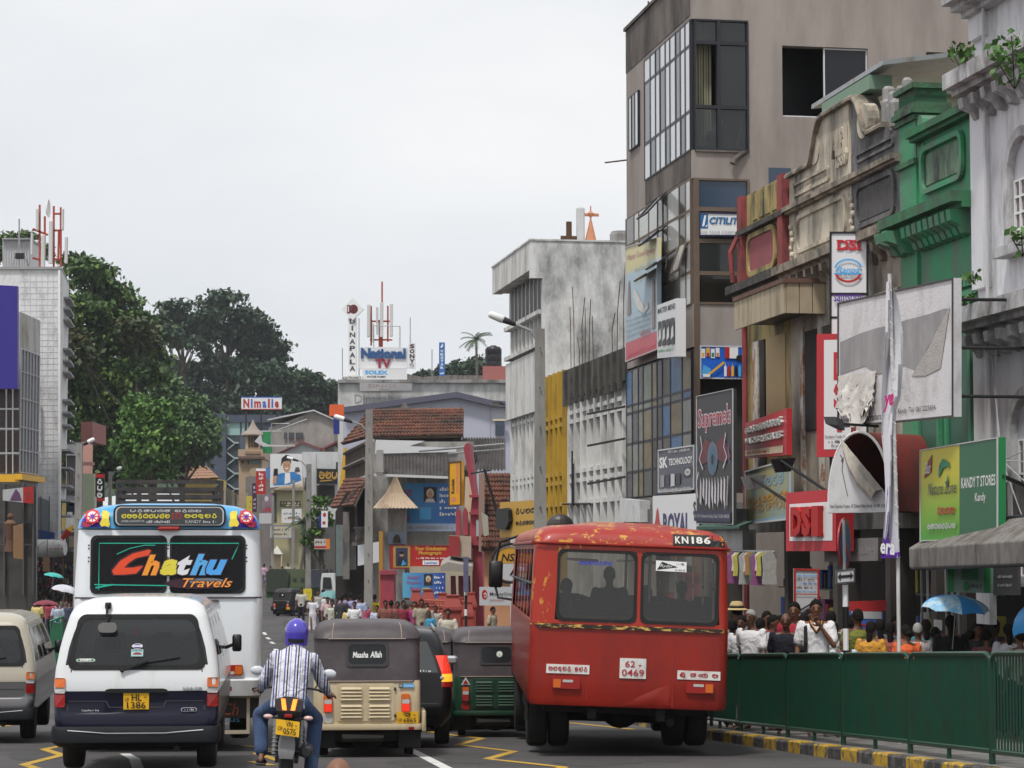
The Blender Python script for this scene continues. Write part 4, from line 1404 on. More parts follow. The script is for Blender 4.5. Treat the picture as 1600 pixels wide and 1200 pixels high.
 m=MB();m.prism([P(38,868,85.4),P(39,868,85.4),P(72,845,85.4),P(71,845,85.4)],(0,-.02,0));m.prism([P(73.5,843,85.45),P(74.5,843,85.45),P(74.5,871,85.45),P(73.5,871,85.45)],(0,-.03,0));m.build('drum_seam',aw,DGREY)
 # stalls, awning sheets and dark shop interior
 st=thing('stall_row','dark row of market stalls behind the left pavement crowd','stall',(col(50,90).x,112,zg(112)))
 pri('back_wall',st,DARKIN,[P(-40,1000,90),P(128,1000,90),P(128,862,90),P(-40,862,90)],(0,.5,0))
 m=MB()
 for x in(2,40,52,82,97):m.prism([P(x,1000,86),P(x+1.6,1000,86),P(x+1.6,862,86),P(x,862,86)],(0,.1,0))
 m.build('stall_post',st,RUST)
 rr=random.Random(4)
 cs=[(.3,.03,.04),(.1,.12,.3),(.35,.2,.05),(.05,.2,.2),(.4,.38,.36),(.05,.05,.05),(.25,.06,.18)]
 mats=[M('stall_goods_%d'%i,c,.8,var=.3,scale=9)for i,c in enumerate(cs)]
 m=MB()
 for i in range(170):
  x,y=rr.uniform(-5,122),rr.uniform(872,935)
  w,h=rr.uniform(1.5,5),rr.uniform(2,8)
  m.mat(rr.choice(mats)).prism([P(x,y+h,88.5+rr.random()),P(x+w,y+h,88.5),P(x+w,y,88.5),P(x,y,88.5)],(0,.3,0))
 m.build('stall_goods',st)['kind']='stuff'
 pri('stall_roof',st,M('stall_roof_grey',(.16,.155,.15),.8,var=.2),[P(0,868,80.5),P(20,872,80.5),P(42,876,80.5),P(42,884,80.5),P(20,882,80.5),P(0,890,80.5)],(0,2.5,.6))
 for px,y0,y1,mm,lab in((27,886,903,M('cloth_sky',(.25,.4,.6),.7),'pale blue cloth hung at the left stall'),(27,912,930,M('cloth_lilac',(.35,.38,.6),.7),'lilac blue cloth hung by the left stall post'),(72,870,893,M('board_ochre',(.3,.17,.09),.8),'ochre board beside the drum sign'),(113,838,855,M('board_tan',(.3,.24,.17),.8),'tan board beside the left lamp post')):
  m=MB();m.prism([P(px-5,y1,84),P(px+5,y1,84),P(px+5,y0,84),P(px-5,y0,84)],(0,.06,0));ob=m.build('hung_cloth' if 'cloth' in lab else 'board',None,mm);tag(ob,lab,'cloth' if 'cloth' in lab else 'board')
 u=thing('furled_parasol','red and yellow furled parasol leaning out above the drum sign','parasol',P(100,846,86))
 m=MB();m.mat(RED);cap_(m,P(97,842,86),P(108,829,86),.1,.16);m.mat(YEL);cap_(m,P(108,829,86),P(114,821,86),.14,.05);m.build('parasol_cloth',u)
 # further shops down the left side
 cl=M('left_far_clutter',(.1,.1,.1),.8,var=.8,scale=1.2,grime=((.3,.3,.3),.35,1.5,1,.1))
 b,_=block('terrace_house','cluttered dark terrace house beyond the white tower','building',[(100,112),(124,112),(124,124),(100,124)],690,cl)
 for i,(x0,y0,x1,y1,c)in enumerate(((101,695,118,712,LGREY),(103,735,110,765,WOODG),(111,735,117,768,WOODG),(107,775,118,790,GREY),(104,785,124,802,NAVY),(105,805,118,826,WHITE),(101,835,120,850,DGREY))):
  pri('balcony_panel',b,c,[P(x0,y1,111.9),P(x1,y1,111.9),P(x1,y0,111.9),P(x0,y0,111.9)],(0,-.4,0))
 PKT=M('pink_plaster',(.46,.25,.21),.8,var=.06)
 b,z=block('pink_tower','slim pink stair tower in front of the left trees','building',[(127,126),(144,126),(145,130),(127,130)],666,PKT)
 slab(b,'brick_top',R4(126.5,659,144.5,690),0,0,126,M('pink_brick',(.3,.13,.12),.85,var=.25,scale=9),4.2,.12)
 slab(b,'cornice',R4(126,722,145,727),0,0,126,PKT,.5,.25);slab(b,'vent_box',R4(144.5,670,147,686),0,0,127,LGREY,.8)
 slab(b,'lower_wall',R4(128,740,147,800),0,0,125.9,M('pale_green_wall',(.38,.42,.3),.8),.4)
 q=sign('vertical_sign','narrow black sign with white rounded letters and red ends beside the pink tower',148,740,783,163,741,783,118,118,BLACK,None,.2)
 q.rect(.0,.86,1,1,RED);q.rect(0,0,1,.1,RED)
 for i,g in enumerate((['ra'],['pa'],['ma'])):q.sinh(g,.25,.62-.25*i,.8,.82-.25*i,WHITE,.22)
 q.done()
 q=sign('box_sign','plain pale box sign left of the white bus roof',139,776,800,149,776,800,110,110,LGREY,None,.4)
 sc=sign('bubble_sign','small white speech bubble sign by the left lamp post',105,800,818,112,800,818,100,100,WHITE,None,.2)
def cap_(mb,a,b,ra,rb):
 mb.tube([a,b],ra,8,rb)
left_side()
# wooden corner house with tiled roof
def tiles(t,bl,br,tr,tl,nu,nv,seed,name='roof_tiles',mat=None):
 """rows of overlapping half-round clay tiles on a roof plane"""
 r=random.Random(seed)
 bl,br,tr,tl=map(Vector,(bl,br,tr,tl))
 n=(br-bl).cross(tl-bl).normalized()
 if n.z<0:n=-n
 m=MB()
 for j in range(nv):
  for i in range(nu):
   u0,u1=i/nu,(i+.94)/nu
   v0,v1=j/nv,min(1,(j+1.18)/nv)
   lift=.05+r.uniform(-.012,.03)
   def p(u,v,o):return bl.lerp(br,u).lerp(tl.lerp(tr,u),v)+n*o
   um=(u0+u1)/2
   w=r.uniform(-.05,.05)/nu
   vs=[p(u0+w,v0,lift),p(um+w,v0,lift+.06),p(u1+w,v0,lift),p(u1,v1,.0),p(um,v1,.05),p(u0,v1,.0),p(u0+w,v0,lift-.04),p(u1+w,v0,lift-.04)]
   m.add(vs,[(0,1,4,5),(1,2,3,4),(6,7,2,1,0)])
 o=m.build(name,t,mat or TILE)
 o['kind']='stuff'
 pri('roof_boarding',t,WOODK,[bl,br,tr,tl],n*-.08)
 return o
def corrug(t,bl,br,tr,tl,n,mat,name='corrugated_sheet',amp=.05):
 bl,br,tr,tl=map(Vector,(bl,br,tr,tl))
 nn=(br-bl).cross(tl-bl).normalized()
 m=MB()
 vs,fs=[],[]
 for i in range(2*n+1):
  o=nn*(amp*(1 if i%2 else-1))
  vs+=[bl.lerp(br,i/(2*n))+o,tl.lerp(tr,i/(2*n))+o]
  if i:fs.append((2*i-2,2*i,2*i+1,2*i-1))
 m.add(vs,fs)
 return m.build(name,t,mat)
def corner_house():
 Y=96
 t=thing('corner_house','old corner house with clay tile roof, dark wooden balconies and corrugated eaves','house',col(620,Y)+Vector((0,0,zg(Y))))
 pz=lambda x,y,d=0:P(x,y,Y+d)
 b=MB()
 b.prism([pz(575,1000),pz(740,1000),pz(740,690),pz(575,690)],(0,9,0))
 b.build('wall',t,M('corner_house_grey',(.34,.33,.31),.9,var=.1,grime=((.15,.14,.13),.45,1.2,3)))
 # the big hipped roof
 ridge0,ridge1=P(578,644,Y+5),P(725,642,Y+5)
 tiles(t,pz(568,683),pz(724,681),ridge1,ridge0,30,8,3)
 tiles(t,P(534,694,Y+9),P(571,684,Y-.2),ridge0,P(577,646,Y+5.6),14,8,4)
 rc=MB()
 for i in range(16):a=ridge0.lerp(ridge1,i/16);c=ridge0.lerp(ridge1,(i+.9)/16);rc.tube([a,c],.14,6)
 rc.build('ridge_tile',t,TILE)
 pri('dormer_gable',t,WOODG,[P(622,642,Y+6),P(643,642,Y+6),P(632,628,Y+6)],(0,2,0))
 # attic wall, white sheets, lower corrugated roof
 pri('attic_wall',t,WOODK,[pz(585,712,.3),pz(720,712,.3),pz(720,682,.3),pz(585,682,.3)],(0,1,0))
 pri('white_sheet',t,M('tarpaulin_white',(.62,.63,.64),.6,var=.06,bump=.5),[pz(586,709,-.1),pz(713,706,-.1),pz(713,700,-.1),pz(640,697,-.1),pz(664,689,-.1),pz(587,687,-.1)],(0,.05,0))
 corrug(t,P(598,743,Y-2.2),P(700,743,Y-2.2),pz(700,712),pz(598,712),19,CORRG)
 corrug(t,P(700,735,Y-.5),P(790,735,Y-.5),P(790,684,Y+3),P(722,684,Y+3),16,CORRG)
 m=MB();m.tube([P(655,705,Y-2),P(788,694,Y-1)],.05,5);m.tube([P(700,709,Y-2),P(788,702,Y-1)],.04,5);m.build('loose_pole',t,STEEL)
 pri('gutter',t,LGREY,[P(584,744,Y-2.3),P(700,748,Y-2.3),P(700,744,Y-2.3),P(584,740,Y-2.3)],(0,.1,0))
 # chimney stump beside the pole
 pri('chimney',t,CONC,[P(587,738,Y-2.5),P(599,738,Y-2.5),P(598,703,Y-2.5),P(588,703,Y-2.5)],(0,.5,0))
 # dark timber front looking left along the cross street
 d0,d1=P(571,690,Y-.3),P(540,700,Y+10)
 def lf(f,y):a=P(572,y,Y-.2);k=col(572,Y-.2).lerp(col(541,Y+10),f);return Vector((k.x,k.y,a.z))
 for i in range(12):
  m=MB();a,c=lf(i/12,742),lf((i+.92)/12,692)
  m.prism([Vector((a.x,a.y,a.z)),Vector((c.x,c.y,a.z)),Vector((c.x,c.y,c.z)),Vector((a.x,a.y,c.z))],(-.05,-.02,0));m.build('plank',t,WOODK)
 m=MB();m.tube([lf(-.05,718)+Vector((-.1,0,0)),lf(1,718)+Vector((-.1,0,0))],.09,4);m.tube([lf(-.05,693)+Vector((-.1,0,0)),lf(1,693)+Vector((-.1,0,0))],.08,4);m.build('balcony_rail',t,WOODG)
 tiles(t,P(517,793,Y+7),P(553,790,Y-3.5),P(573,746,Y-1),P(541,748,Y+9),13,8,5)
 pri('barge_board',t,WOODG,[P(541,786,Y-3.2),P(573,754,Y-.9),P(573,748,Y-.9),P(541,780,Y-3.2)],(0,.15,0))
 for i,(x0,y0,x1,y1,mm)in enumerate(((536,800,546,905,WOODG),(547,790,553,830,WOODK),(554,770,558,850,WOODG),(547,832,571,850,WOODG),(525,820,536,900,M('door_teal_grey',(.16,.2,.2),.8,var=.2)),(538,850,556,890,M('tin_panel',(.28,.28,.27),.6,var=.15)))):
  pri('timber_panel',t,mm,[P(x0,y1,Y-.2+.1*i),P(x1,y1,Y-.2+.1*i),P(x1,y0,Y-.2+.1*i),P(x0,y0,Y-.2+.1*i)],(0,.15,0))
 pri('dark_interior',t,DARKIN,[P(524,1000,Y+1),P(578,1000,Y+1),P(578,760,Y+1),P(540,770,Y+1),P(524,800,Y+1)],(0,.3,0))
 bal=MB()
 for i in range(7):bal.lathe([(.05,0),(.09,.12),(.04,.25),(.09,.4),(.05,.55)],P(558+i*2.1,846,Y-.7),'Z',6)
 bal.build('baluster',t,WOODG)
 m=MB();m.prism([P(550,853,Y-.8),P(577,853,Y-.8),P(577,847,Y-.8),P(550,847,Y-.8)],(0,.3,0));m.prism([P(552,826,Y-.8),P(577,826,Y-.8),P(577,823,Y-.8),P(552,823,Y-.8)],(0,.2,0));m.build('balcony_rail',t,WOODG)
 q=sign('leaning_board','blank white board tilted out beside the tall concrete pole',559,852,884,594,846,878,94,93.2,M('board_plain_white',(.55,.56,.57),.6,var=.04),None,.06,'board')
 # pyramid canopy and its shaft
 p=thing('pyramid_turret','tan ribbed pyramid roof on a grey shaft in front of the blue hoarding','turret',P(618,940,93)*1)
 ap=P(617,741,93.8)
 base=[P(583,794,92.2),P(653,794,92.2),P(650,791,95.5),P(588,791,95.5)]
 mid=[q_.lerp(Vector((ap.x,ap.y,q_.z)),.62)for q_ in base]
 for q_ in mid:q_.z=P(600,770,93).z
 for i in range(4):
  a,c,e,f=base[i],base[(i+1)%4],mid[(i+1)%4],mid[i]
  corrug(p,a,c,e,f,12 if i%2==0 else 6,CRMSH,'roof_sheet',.02)
  corrug(p,f,e,ap+Vector((.05,0,0)),ap,12 if i%2==0 else 6,CRMSH,'roof_sheet',.02)
 pri('shaft',p,CONC,[P(606,1000,93.3),P(633,1000,93.3),P(633,793,93.3),P(606,793,93.3)],(0,1.5,0))
 pri('niche_panel',p,M('niche_blue',(.2,.26,.34),.7),[P(607,850,93.27),P(634,850,93.27),P(634,831,93.27),P(607,831,93.27)],(0,-.1,0))
 pri('niche',p,WOODK,[P(614+6*(1+math.cos(a)),848-13*max(0,math.sin(a)),93.15)for a in[PI*i/10 for i in range(11)]],(0,-.02,0))
 PH,PD,PB=M('portrait_hair',(.55,.5,.38),.6),M('portrait_dark',(.03,.025,.03),.6),M('portrait_frame',(.45,.3,.08),.5)
 BG=gradient('hoarding_blue_gradient',[(0,(.08,.35,.62)),(.45,(.04,.2,.5)),(1,(.02,.04,.28))],0,-1.8,2.0)
 q=sign('hoarding','wide blue photographic hoarding above the pyramid roofed turret',632,755,830,716,755,830,95,94.6,BG,None,.15,'billboard')
 q.rect(0,0,1,.16,M('hoarding_foot',(.35,.45,.62),.5));q.text('ant',.0,.72,.14,.9,M('hoarding_magenta',(.35,.06,.2),.5),bold=.02);q.text('ort',.03,.52,.18,.68,MATS['hoarding_magenta'],bold=.02);q.text('os',.0,.2,.1,.34,MATS['hoarding_magenta'],bold=.02)
 q.rect(.36,.6,.6,.92,PD);q.ell(.48,.79,.07,.1,PH);q.ell(.48,.76,.045,.07,SKINA);q.poly([(.38,.6),(.42,.68),(.54,.68),(.58,.6)],LGREY)
 q.rect(.28,.24,.5,.5,M('frame_outline',(.12,.35,.6),.5));q.rect(.3,.26,.48,.48,SKYB)
 for i in range(5):q.scribble(.66,.84-.13*i,.97,.92-.13*i,WHITE,30+i)
 q.scribble(.05,.05,.95,.11,GREY,4);q.done()
 q=sign('shop_sign','red photographer sign with gold framed portrait below the blue hoarding',609,852,889,703,852,889,92.5,92.2,RED,DRED,.1)
 q.rect(.06,.06,.34,.97,PB);q.rect(.1,.12,.3,.9,M('portrait_back',(.05,.05,.1),.5));q.poly([(.12,.12),(.14,.4),(.2,.52),(.26,.4),(.28,.12)],PD);q.ell(.2,.62,.035,.1,SKINA);q.ell(.2,.68,.04,.06,BLACK);q.poly([(.19,.12),(.22,.4),(.28,.2)],SKYB)
 Y2=M('sign_gold',(.65,.4,.05),.5)
 q.text('Your Graduation',.42,.78,.94,.95,Y2,bold=.02,shear=.1);q.text('Photograph',.48,.56,.86,.75,Y2,bold=.02,shear=.1);q.scribble(.42,.42,.95,.5,WHITE,2);q.rect(.55,.17,.82,.36,WHITE);q.text('Laxman',.58,.2,.79,.33,BLUE,bold=.02);q.scribble(.45,.05,.9,.11,WHITE,3)
 q.done()
 q=sign('poster_board','small blue photographic poster on a cream panel behind the red gate',629,895,934,696,895,936,91,91,gradient('poster_blue_gradient',[(0,(.12,.4,.62)),(.5,(.05,.2,.5)),(1,(.02,.05,.3))],0,-.85,.85),None,.06,'poster')
 q.rect(.5,.5,.7,.95,PD);q.ell(.6,.76,.06,.13,PH);q.ell(.6,.72,.04,.09,SKINA);q.rect(.46,.24,.64,.42,M('poster_green',(.3,.5,.25),.5))
 for i,(w_,a,c)in enumerate((('Instant',.12,.4),('Passport',.1,.44),('Photos',.18,.42))):q.text(w_,a,.76-.22*i,c,.9-.22*i,M('hoarding_magenta',(.35,.06,.2),.5),bold=.01)
 for i in range(4):q.scribble(.74,.78-.2*i,.96,.88-.2*i,WHITE,i)
 q.done()
 q=sign('projecting_sign','orange yellow vertical film sign jutting over the pink gable',701,722,791,721,720,790,90.5,90.2,M('film_sign_orange',(.66,.32,.015),.45),BROWNF,.2,'sign',None,.05)
 a=Quad(q.p(.42,.28),q.p(.42,.62),q.p(.2,.62),q.p(.2,.28),q.parent)
 a.text('Kodak',0,-.2,1,1,BLACK,bold=.03);a.done()
 a=Quad(q.p(.85,.3),q.p(.85,.95),q.p(.55,.95),q.p(.55,.3),q.parent)
 a.text('EXPRESS',0,.1,1,.9,M('film_pink',(.6,.2,.12),.5),bold=.03);a.done()
 q.ell(.4,.15,.2,.05,M('film_pink',(.6,.2,.12),.5));q.done()
BROWNF=M('sign_brown_frame',(.09,.05,.03),.5)
corner_house()
# red shrine-like gate and pink stepped gable
def gate():
 PK=M('gable_crimson',(.34,.05,.075),.7,var=.08,grime=((.2,.05,.06),.3,2,3))
 RG=M('gate_brick_red',(.31,.06,.05),.75,var=.08,scale=2,grime=((.18,.05,.045),.35,2,3))
 Y=86
 t=thing('gabled_building','building with tall crimson stepped gable seen edge-on beside the film sign','building',col(740,Y)+Vector((0,0,zg(Y))))
 pts=[(728,693),(733,692),(742,770),(746,775),(748,800),(756,830),(757,850),(753,858),(755,930),(757,1000),(738,1000),(738,858),(734,845),(735,800),(738,775),(724,700)]
 pri('stepped_gable',t,PK,[P(x,y,Y)for x,y in pts[::-1]],(.1,2.2,0))
 m=MB()
 for y in(773,800,848):m.prism([P(733,y+4,Y-.2),P(760,y+4,Y-.2),P(760,y,Y-.2),P(733,y,Y-.2)],(.3,3,0))
 m.build('gable_moulding',t,PK)
 pri('rear_wall',t,CREAM,[P(725,840,Y+1),P(738,840,Y+1),P(738,745,Y+1),P(727,745,Y+1)],(0,5,0))
 pri('window',t,M('window_pale',(.35,.37,.4),.3),[P(744,838,Y-.05),P(749,838,Y-.05),P(749,812,Y-.05),P(744,812,Y-.05)],(0,-.05,0))
 for x0 in(712,723):
  pri('arched_shutter',t,PK,[P(x0,836,Y+.4),P(x0+8,836,Y+.4),P(x0+8,800,Y+.4),P(x0+4,792,Y+.4),P(x0,800,Y+.4)],(0,.4,0))
 pri('balcony_front',t,M('balcony_beige',(.42,.34,.27),.8,var=.1),[P(702,868,Y-1),P(736,872,Y-1),P(736,838,Y-1),P(702,836,Y-1)],(0,2,0))
 pri('red_cloth',t,DRED,[P(702,868,Y-1.05),P(718,870,Y-1.05),P(718,838,Y-1.05),P(702,837,Y-1.05)],(0,-.1,0))
 pri('porch_slab',t,M('porch_grey',(.3,.28,.25),.85),[P(688,892,Y-2),P(738,894,Y-2),P(738,885,Y-2),P(700,878,Y-2),P(688,884,Y-2)],(0,2.5,.2))
 pri('porch_back',t,M('porch_wall_cream',(.42,.36,.26),.85,var=.1),[P(640,1000,Y+6.2),P(742,1000,Y+6.2),P(742,885,Y+6.2),P(640,885,Y+6.2)],(0,3,0))
 for x0,x1 in((705,714),(717,726),(729,737)):
  pri('gate_leaf',t,M('gate_leaf_dark',(.16,.03,.04),.7,var=.15),[P(x0,975,Y-.5),P(x1,975,Y-.5),P(x1-3,900,Y-.5),P(x0-1,900,Y-.5)],(0,.8,0))
 m=MB();m.prism([P(594,1000,Y),P(616,1000,Y),P(616,897,Y),P(594,897,Y)],(0,1.2,0));m.prism([P(592,898,Y-.1),P(618,898,Y-.1),P(616,891,Y-.1),P(594,891,Y-.1)],(0,1.4,0));m.build('gate_post',t,PK)
 pri('ochre_post',t,M('post_ochre',(.38,.2,.03),.7),[P(592,1000,Y+1),P(598,1000,Y+1),P(598,830,Y+1),P(592,830,Y+1)],(0,.5,0))
 # squat capped posts, every one a thing of its own
 labs=['squat red gate pillar with pyramid cap, %s'%s for s in('leftmost of the row','second from the left','third from the left, rear row','broad one in the middle','small one right of the middle','tall one below the crimson gable','rightmost one beside the grey sign')]
 for i,(x0,x1,yt,yb,Yy)in enumerate(((640,660,921,1000,84),(657,681,920,1000,83.5),(681,702,926,1000,82.5),(692,723,929,1000,81),(714,727,933,1000,82),(728,745,925,1000,82),(721,741,939,1000,80))):
  c=P((x0+x1)/2,yt,Yy)
  w=(x1-x0)/FPX*Yy/2
  zb=zg(Yy)
  pt=thing('gate_pillar',labs[i],'pillar',(c.x,Yy,zb),0,'red gate pillars')
  sq=lambda k,z:[(c.x-k,Yy-k,z),(c.x+k,Yy-k,z),(c.x+k,Yy+k,z),(c.x-k,Yy+k,z)]
  m=MB();m.loft([sq(w*.82,zb),sq(w*.82,c.z-.55)]);m.build('shaft',pt,RG)
  m=MB();m.loft([sq(w*.85,c.z-.6),sq(w*1.02,c.z-.52),sq(w*1.0,c.z-.42),sq(w*.62,c.z-.12),sq(w*.62,c.z-.06),sq(w*.72,c.z-.05),sq(w*.72,c.z-.01),sq(w*.2,c.z)]);m.build('pyramid_cap',pt,RG)
 r=thing('gate_rail','red metal rails between the gate pillars','railing',P(690,960,81.5)-Vector((0,0,1)))
 m=MB()
 for k in range(5):m.tube([P(664,938+k*8,81.4),P(728,940+k*8,81.2)],.03,5)
 for k in range(9):m.tube([P(680+k*6,938,81.3),P(680+k*6,985,81.3)],.02,5)
 m.build('rail',r,M('rail_orange_red',(.4,.12,.07),.6))
 # white and black pole with the dark disc between pillars and bus
 ps=thing('banded_sign_pole','thin black and white pole with a dark sign before the red gate','traffic sign',col(728,70)+Vector((0,0,zg(70))))
 tub('pole',ps,BLACK,[P(728,985,70),P(728,880,70)],.04,6)
 m=MB()
 for y in(962,930):m.tube([P(728,y,69.99),P(728,y-10,69.99)],.045,6)
 m.build('white_band',ps,WHITE)
 pri('sign_plate',ps,M('plate_blue_grey',(.12,.12,.2),.5,var=.4,scale=4),[P(724,925,69.9),P(732,925,69.9),P(732,870,69.9),P(724,870,69.9)],(0,-.05,0))
gate()
# shops right of the gable
def tile_shop():
 Y=78
 t=thing('tiled_shop','orange walled shop with steep clay tile roof right of the crimson gable','shop',col(780,Y)+Vector((0,0,zg(Y))))
 pri('wall',t,M('orange_wall',(.55,.27,.15),.8,var=.06),[P(757,1000,Y),P(830,1000,Y),P(830,852,Y),P(757,852,Y)],(0,4,0))
 tiles(t,P(752,857,Y-.8),P(802,857,Y-.8),P(800,740,Y+5),P(752,740,Y+5),11,15,9)
 pri('verge_wall',t,M('verge_brown',(.16,.1,.08),.9),[P(748,862,Y-.4),P(757,862,Y-.4),P(757,740,Y+2),P(748,740,Y+2)],(0,1,0))
 m=MB()
 for x,y in((772,870),(776,885),(783,862),(790,868)):m.prism([P(x,y+28,Y-.05),P(x+4,y+28,Y-.05),P(x+6,y,Y-.05),P(x+2,y,Y-.05)],(0,-.08,0))
 m.build('white_flash',t,WHITE)
 pri('rag_sheet',t,M('rag_tan',(.42,.38,.32),.8),[P(756,838,Y-1),P(764,836,Y-1),P(762,806,Y-1),P(752,800,Y-1)],(0,.2,0))
 q=sign('shop_sign','orange yellow fascia sign with black box mark and rounded letters',781,785,840,838,781,836,66,63.8,M('fascia_orange',(.5,.29,.05),.5,var=.04),None,.3)
 q.sinh(['ra','pa','ha','ka'],.45,.62,.98,.8,BLACK,.2);q.sinh(['ma','ra','ta','la','ka','va'],.45,.3,.98,.44,BLACK,.22);q.done()
 pri('box_emblem',q.parent,BLACK,[q.p(.02,.25,.02),q.p(.28,.2,.02),q.p(.38,.45,.02),q.p(.36,.75,.02),q.p(.3,.82,.02),q.p(.02,.8,.02)],q.n*.12)
 ov=thing('oval_sign','oval sign half orange half grey with dark rim, left of the red bus','sign',P(795,900,60))
 q=Quad(P(770,907,60),P(822,907,60),P(822,853,60),P(770,853,60),ov)
 pri('sign_body',ov,LGREY,[q.p(.5+.5*math.cos(2*PI*i/32),.5+.5*math.sin(2*PI*i/32))for i in range(32)],q.n*-.12)
 q.poly([(.5+.46*math.cos(PI*i/16),.5+.46*math.sin(PI*i/16))for i in range(17)],M('oval_orange',(.58,.3,.03),.5));q.text('NSA',.25,.55,.85,.78,BLACK,bold=.03,shear=.2);q.text('A',.5,.15,.78,.42,BLACK,bold=.03,shear=.2);q.done()
 m=MB();pts=[q.p(.5+.53*math.cos(2*PI*i/32),.5+.56*math.sin(2*PI*i/32),.02)for i in range(33)];m.tube(pts,.035,6);m.build('sign_rim',ov,BLACK)
 q=sign('shop_sign','pale grey money shop sign with red arrow ring at the left of the red bus',749,917,946,800,917,946,64,64,M('money_sign_grey',(.5,.51,.53),.45),None,.1)
 q.ell(.16,.58,.09,.26,RED);q.ell(.18,.56,.05,.14,LGREY);q.poly([(.08,.5),(.2,.5),(.2,.62)],RED);q.text('MoneyGram',.32,.48,1.1,.72,M('money_ink',(.1,.07,.08),.5),bold=.01);q.text('International',.32,.24,.75,.36,RED);q.done()
 m=thing('roof_mast','thin slanting pole leaning over the corrugated roof','pole',P(782,818,75))
 b=MB();b.tube([P(782,818,75),P(757,733,75)],.05,5);b.tube([P(735,740,75),P(766,735,75)],.03,5);b.build('pole',m,DKMETAL)
tile_shop()
# grey gabled hall and the big sign-bearing store behind it
def behind():
 SG_=M('hall_blue_grey',(.43,.44,.52),.6,var=.03)
 Y=142
 t=thing('gabled_hall','pale blue grey hall with low dark edged gable behind the tiled roof','building',col(660,Y)+Vector((0,0,zg(Y))))
 pts=[(536,1000),(800,1000),(800,630),(768,627),(714,615),(536,640)]
 pri('wall',t,SG_,[P(x,y,Y)for x,y in pts],(0,14,0))
 m=MB()
 for a,c in(((536,640),(714,616)),((714,616),(768,629)),((768,629),(802,632))):
  m.prism([P(a[0],a[1]+5,Y-.5),P(c[0],c[1]+5,Y-.5),P(c[0],c[1]-4,Y-.5),P(a[0],a[1]-4,Y-.5)],(0,15,0))
 m.build('roof_edge',t,M('roof_edge_slate',(.1,.1,.14),.6))
 m=MB()
 for x in(590,674,720,766):m.prism([P(x,760,Y-.02),P(x+.8,760,Y-.02),P(x+.8,632,Y-.02),P(x,632,Y-.02)],(0,-.02,0))
 m.build('panel_joint',t,M('joint_slate',(.33,.34,.42),.6))
 pri('window',t,GLASSB,[P(774,680,Y-.02),P(788,680,Y-.02),P(788,658,Y-.02),P(774,658,Y-.02)],(0,-.1,0))
 m=MB();m.prism([P(768,632,Y-.5),P(790,633,Y-.5),P(790,629,Y-.5),P(768,628,Y-.5)],(0,.4,0));m.prism([P(770,658,Y-.3),P(790,658,Y-.3),P(790,655,Y-.3),P(770,655,Y-.3)],(0,-.3,0));m.build('window_hood',t,CREAM)
 pri('orange_flag_sign',t,M('flag_orange',(.7,.12,.03),.5),[P(514,650,134),P(537,650,134),P(537,632,134),P(515,632,134)],(0,.3,0))
 pri('blue_sign',t,M('sign_royal_blue',(.015,.03,.2),.5),[P(521,678,134),P(530,678,134),P(530,650,134),P(521,650,134)],(0,.3,0))
 pri('yellow_corner',t,M('corner_yellow',(.62,.36,.03),.6),[P(529,790,136),P(541,780,136),P(541,700,136),P(537,700,136),P(530,760,136)],(0,.5,0))
 Y=160
 WW=M('store_white_stained',(.56,.56,.54),.85,var=.08,grime=((.25,.25,.24),.4,.8,3))
 t=thing('department_store','white stained store building carrying many rooftop signs','building',col(660,Y)+Vector((0,0,zg(Y))))
 pri('wall',t,WW,[P(x,y,Y)for x,y in R4(528,597,800,1000)],(0,16,0))
 pri('parapet_coping',t,CONC,[P(x,y,Y-.3)for x,y in R4(528,593,800,598)],(0,.6,0))
 pri('roof_debris',t,WOODG,[P(x,y,Y+3)for x,y in((636,597),(770,597),(770,587),(700,586),(660,589),(636,584))],(0,1,0))
 pri('red_wall_strip',t,DRED,[P(x,y,Y+4)for x,y in R4(636,590,760,597)],(0,1,0))
 pri('red_penthouse',t,M('penthouse_red',(.33,.12,.11),.8,var=.1),[P(x,y,Y+1)for x,y in R4(754,572,800,598)],(0,4,0))
 q=Quad(P(554,632,Y-.02),P(614,632,Y-.02),P(614,616,Y-.02),P(554,616,Y-.02),t);q.text('Dinapala',0,-.15,1.05,1,GREY);q.done()
 q=sign('fascia_sign','weathered grey fascia board with faint letters under the rooftop signs',562,598,611,644,599,611,159.5,159.5,M('singer_board',(.36,.35,.35),.6,var=.1),None,.1)
 q.text('SINGER',.16,.4,.85,.85,M('faint_letter',(.28,.2,.2),.6));q.text('DEALER',.38,.08,.62,.28,DGREY);q.poly([(.52,.1),(.8,.95),(1,.9),(1,.1)],GREY);q.done()
 # rooftop signs
 q=sign('rooftop_sign','white upright sign with vertical letters below a diamond emblem board',544,497,587,557,497,587,160.5,160.5,WHITE,None,.4)
 for i,ch in enumerate('DINAPALA'):q.text(ch,.18 if ch!='I' else .4,.9-.117*i,.86 if ch!='I' else .6,.985-.117*i,M('dark_slate_letter',(.06,.065,.08),.5),bold=.03)
 q.done()
 d=thing('diamond_sign','white diamond board with maroon wheel emblem atop the vertical sign','sign',P(551,500,160.4))
 q=Quad(P(533,501,160.3),P(569,501,160.3),P(569,465,160.3),P(533,465,160.3),d)
 pri('diamond_board',d,WHITE,[q.p(.5,.02),q.p(.98,.5),q.p(.5,.98),q.p(.02,.5)],q.n*-.4)
 MR=M('emblem_deep_maroon',(.13,.02,.025),.5)
 q.rect(.26,.31,.4,.68,MR);q.ell(.54,.5,.19,.2,MR);q.ell(.53,.5,.13,.14,WHITE)
 for i in range(6):a=PI*i/6;q.line([(.53-.12*math.cos(a),.5-.13*math.sin(a)),(.53+.12*math.cos(a),.5+.13*math.sin(a))],.07,MR)
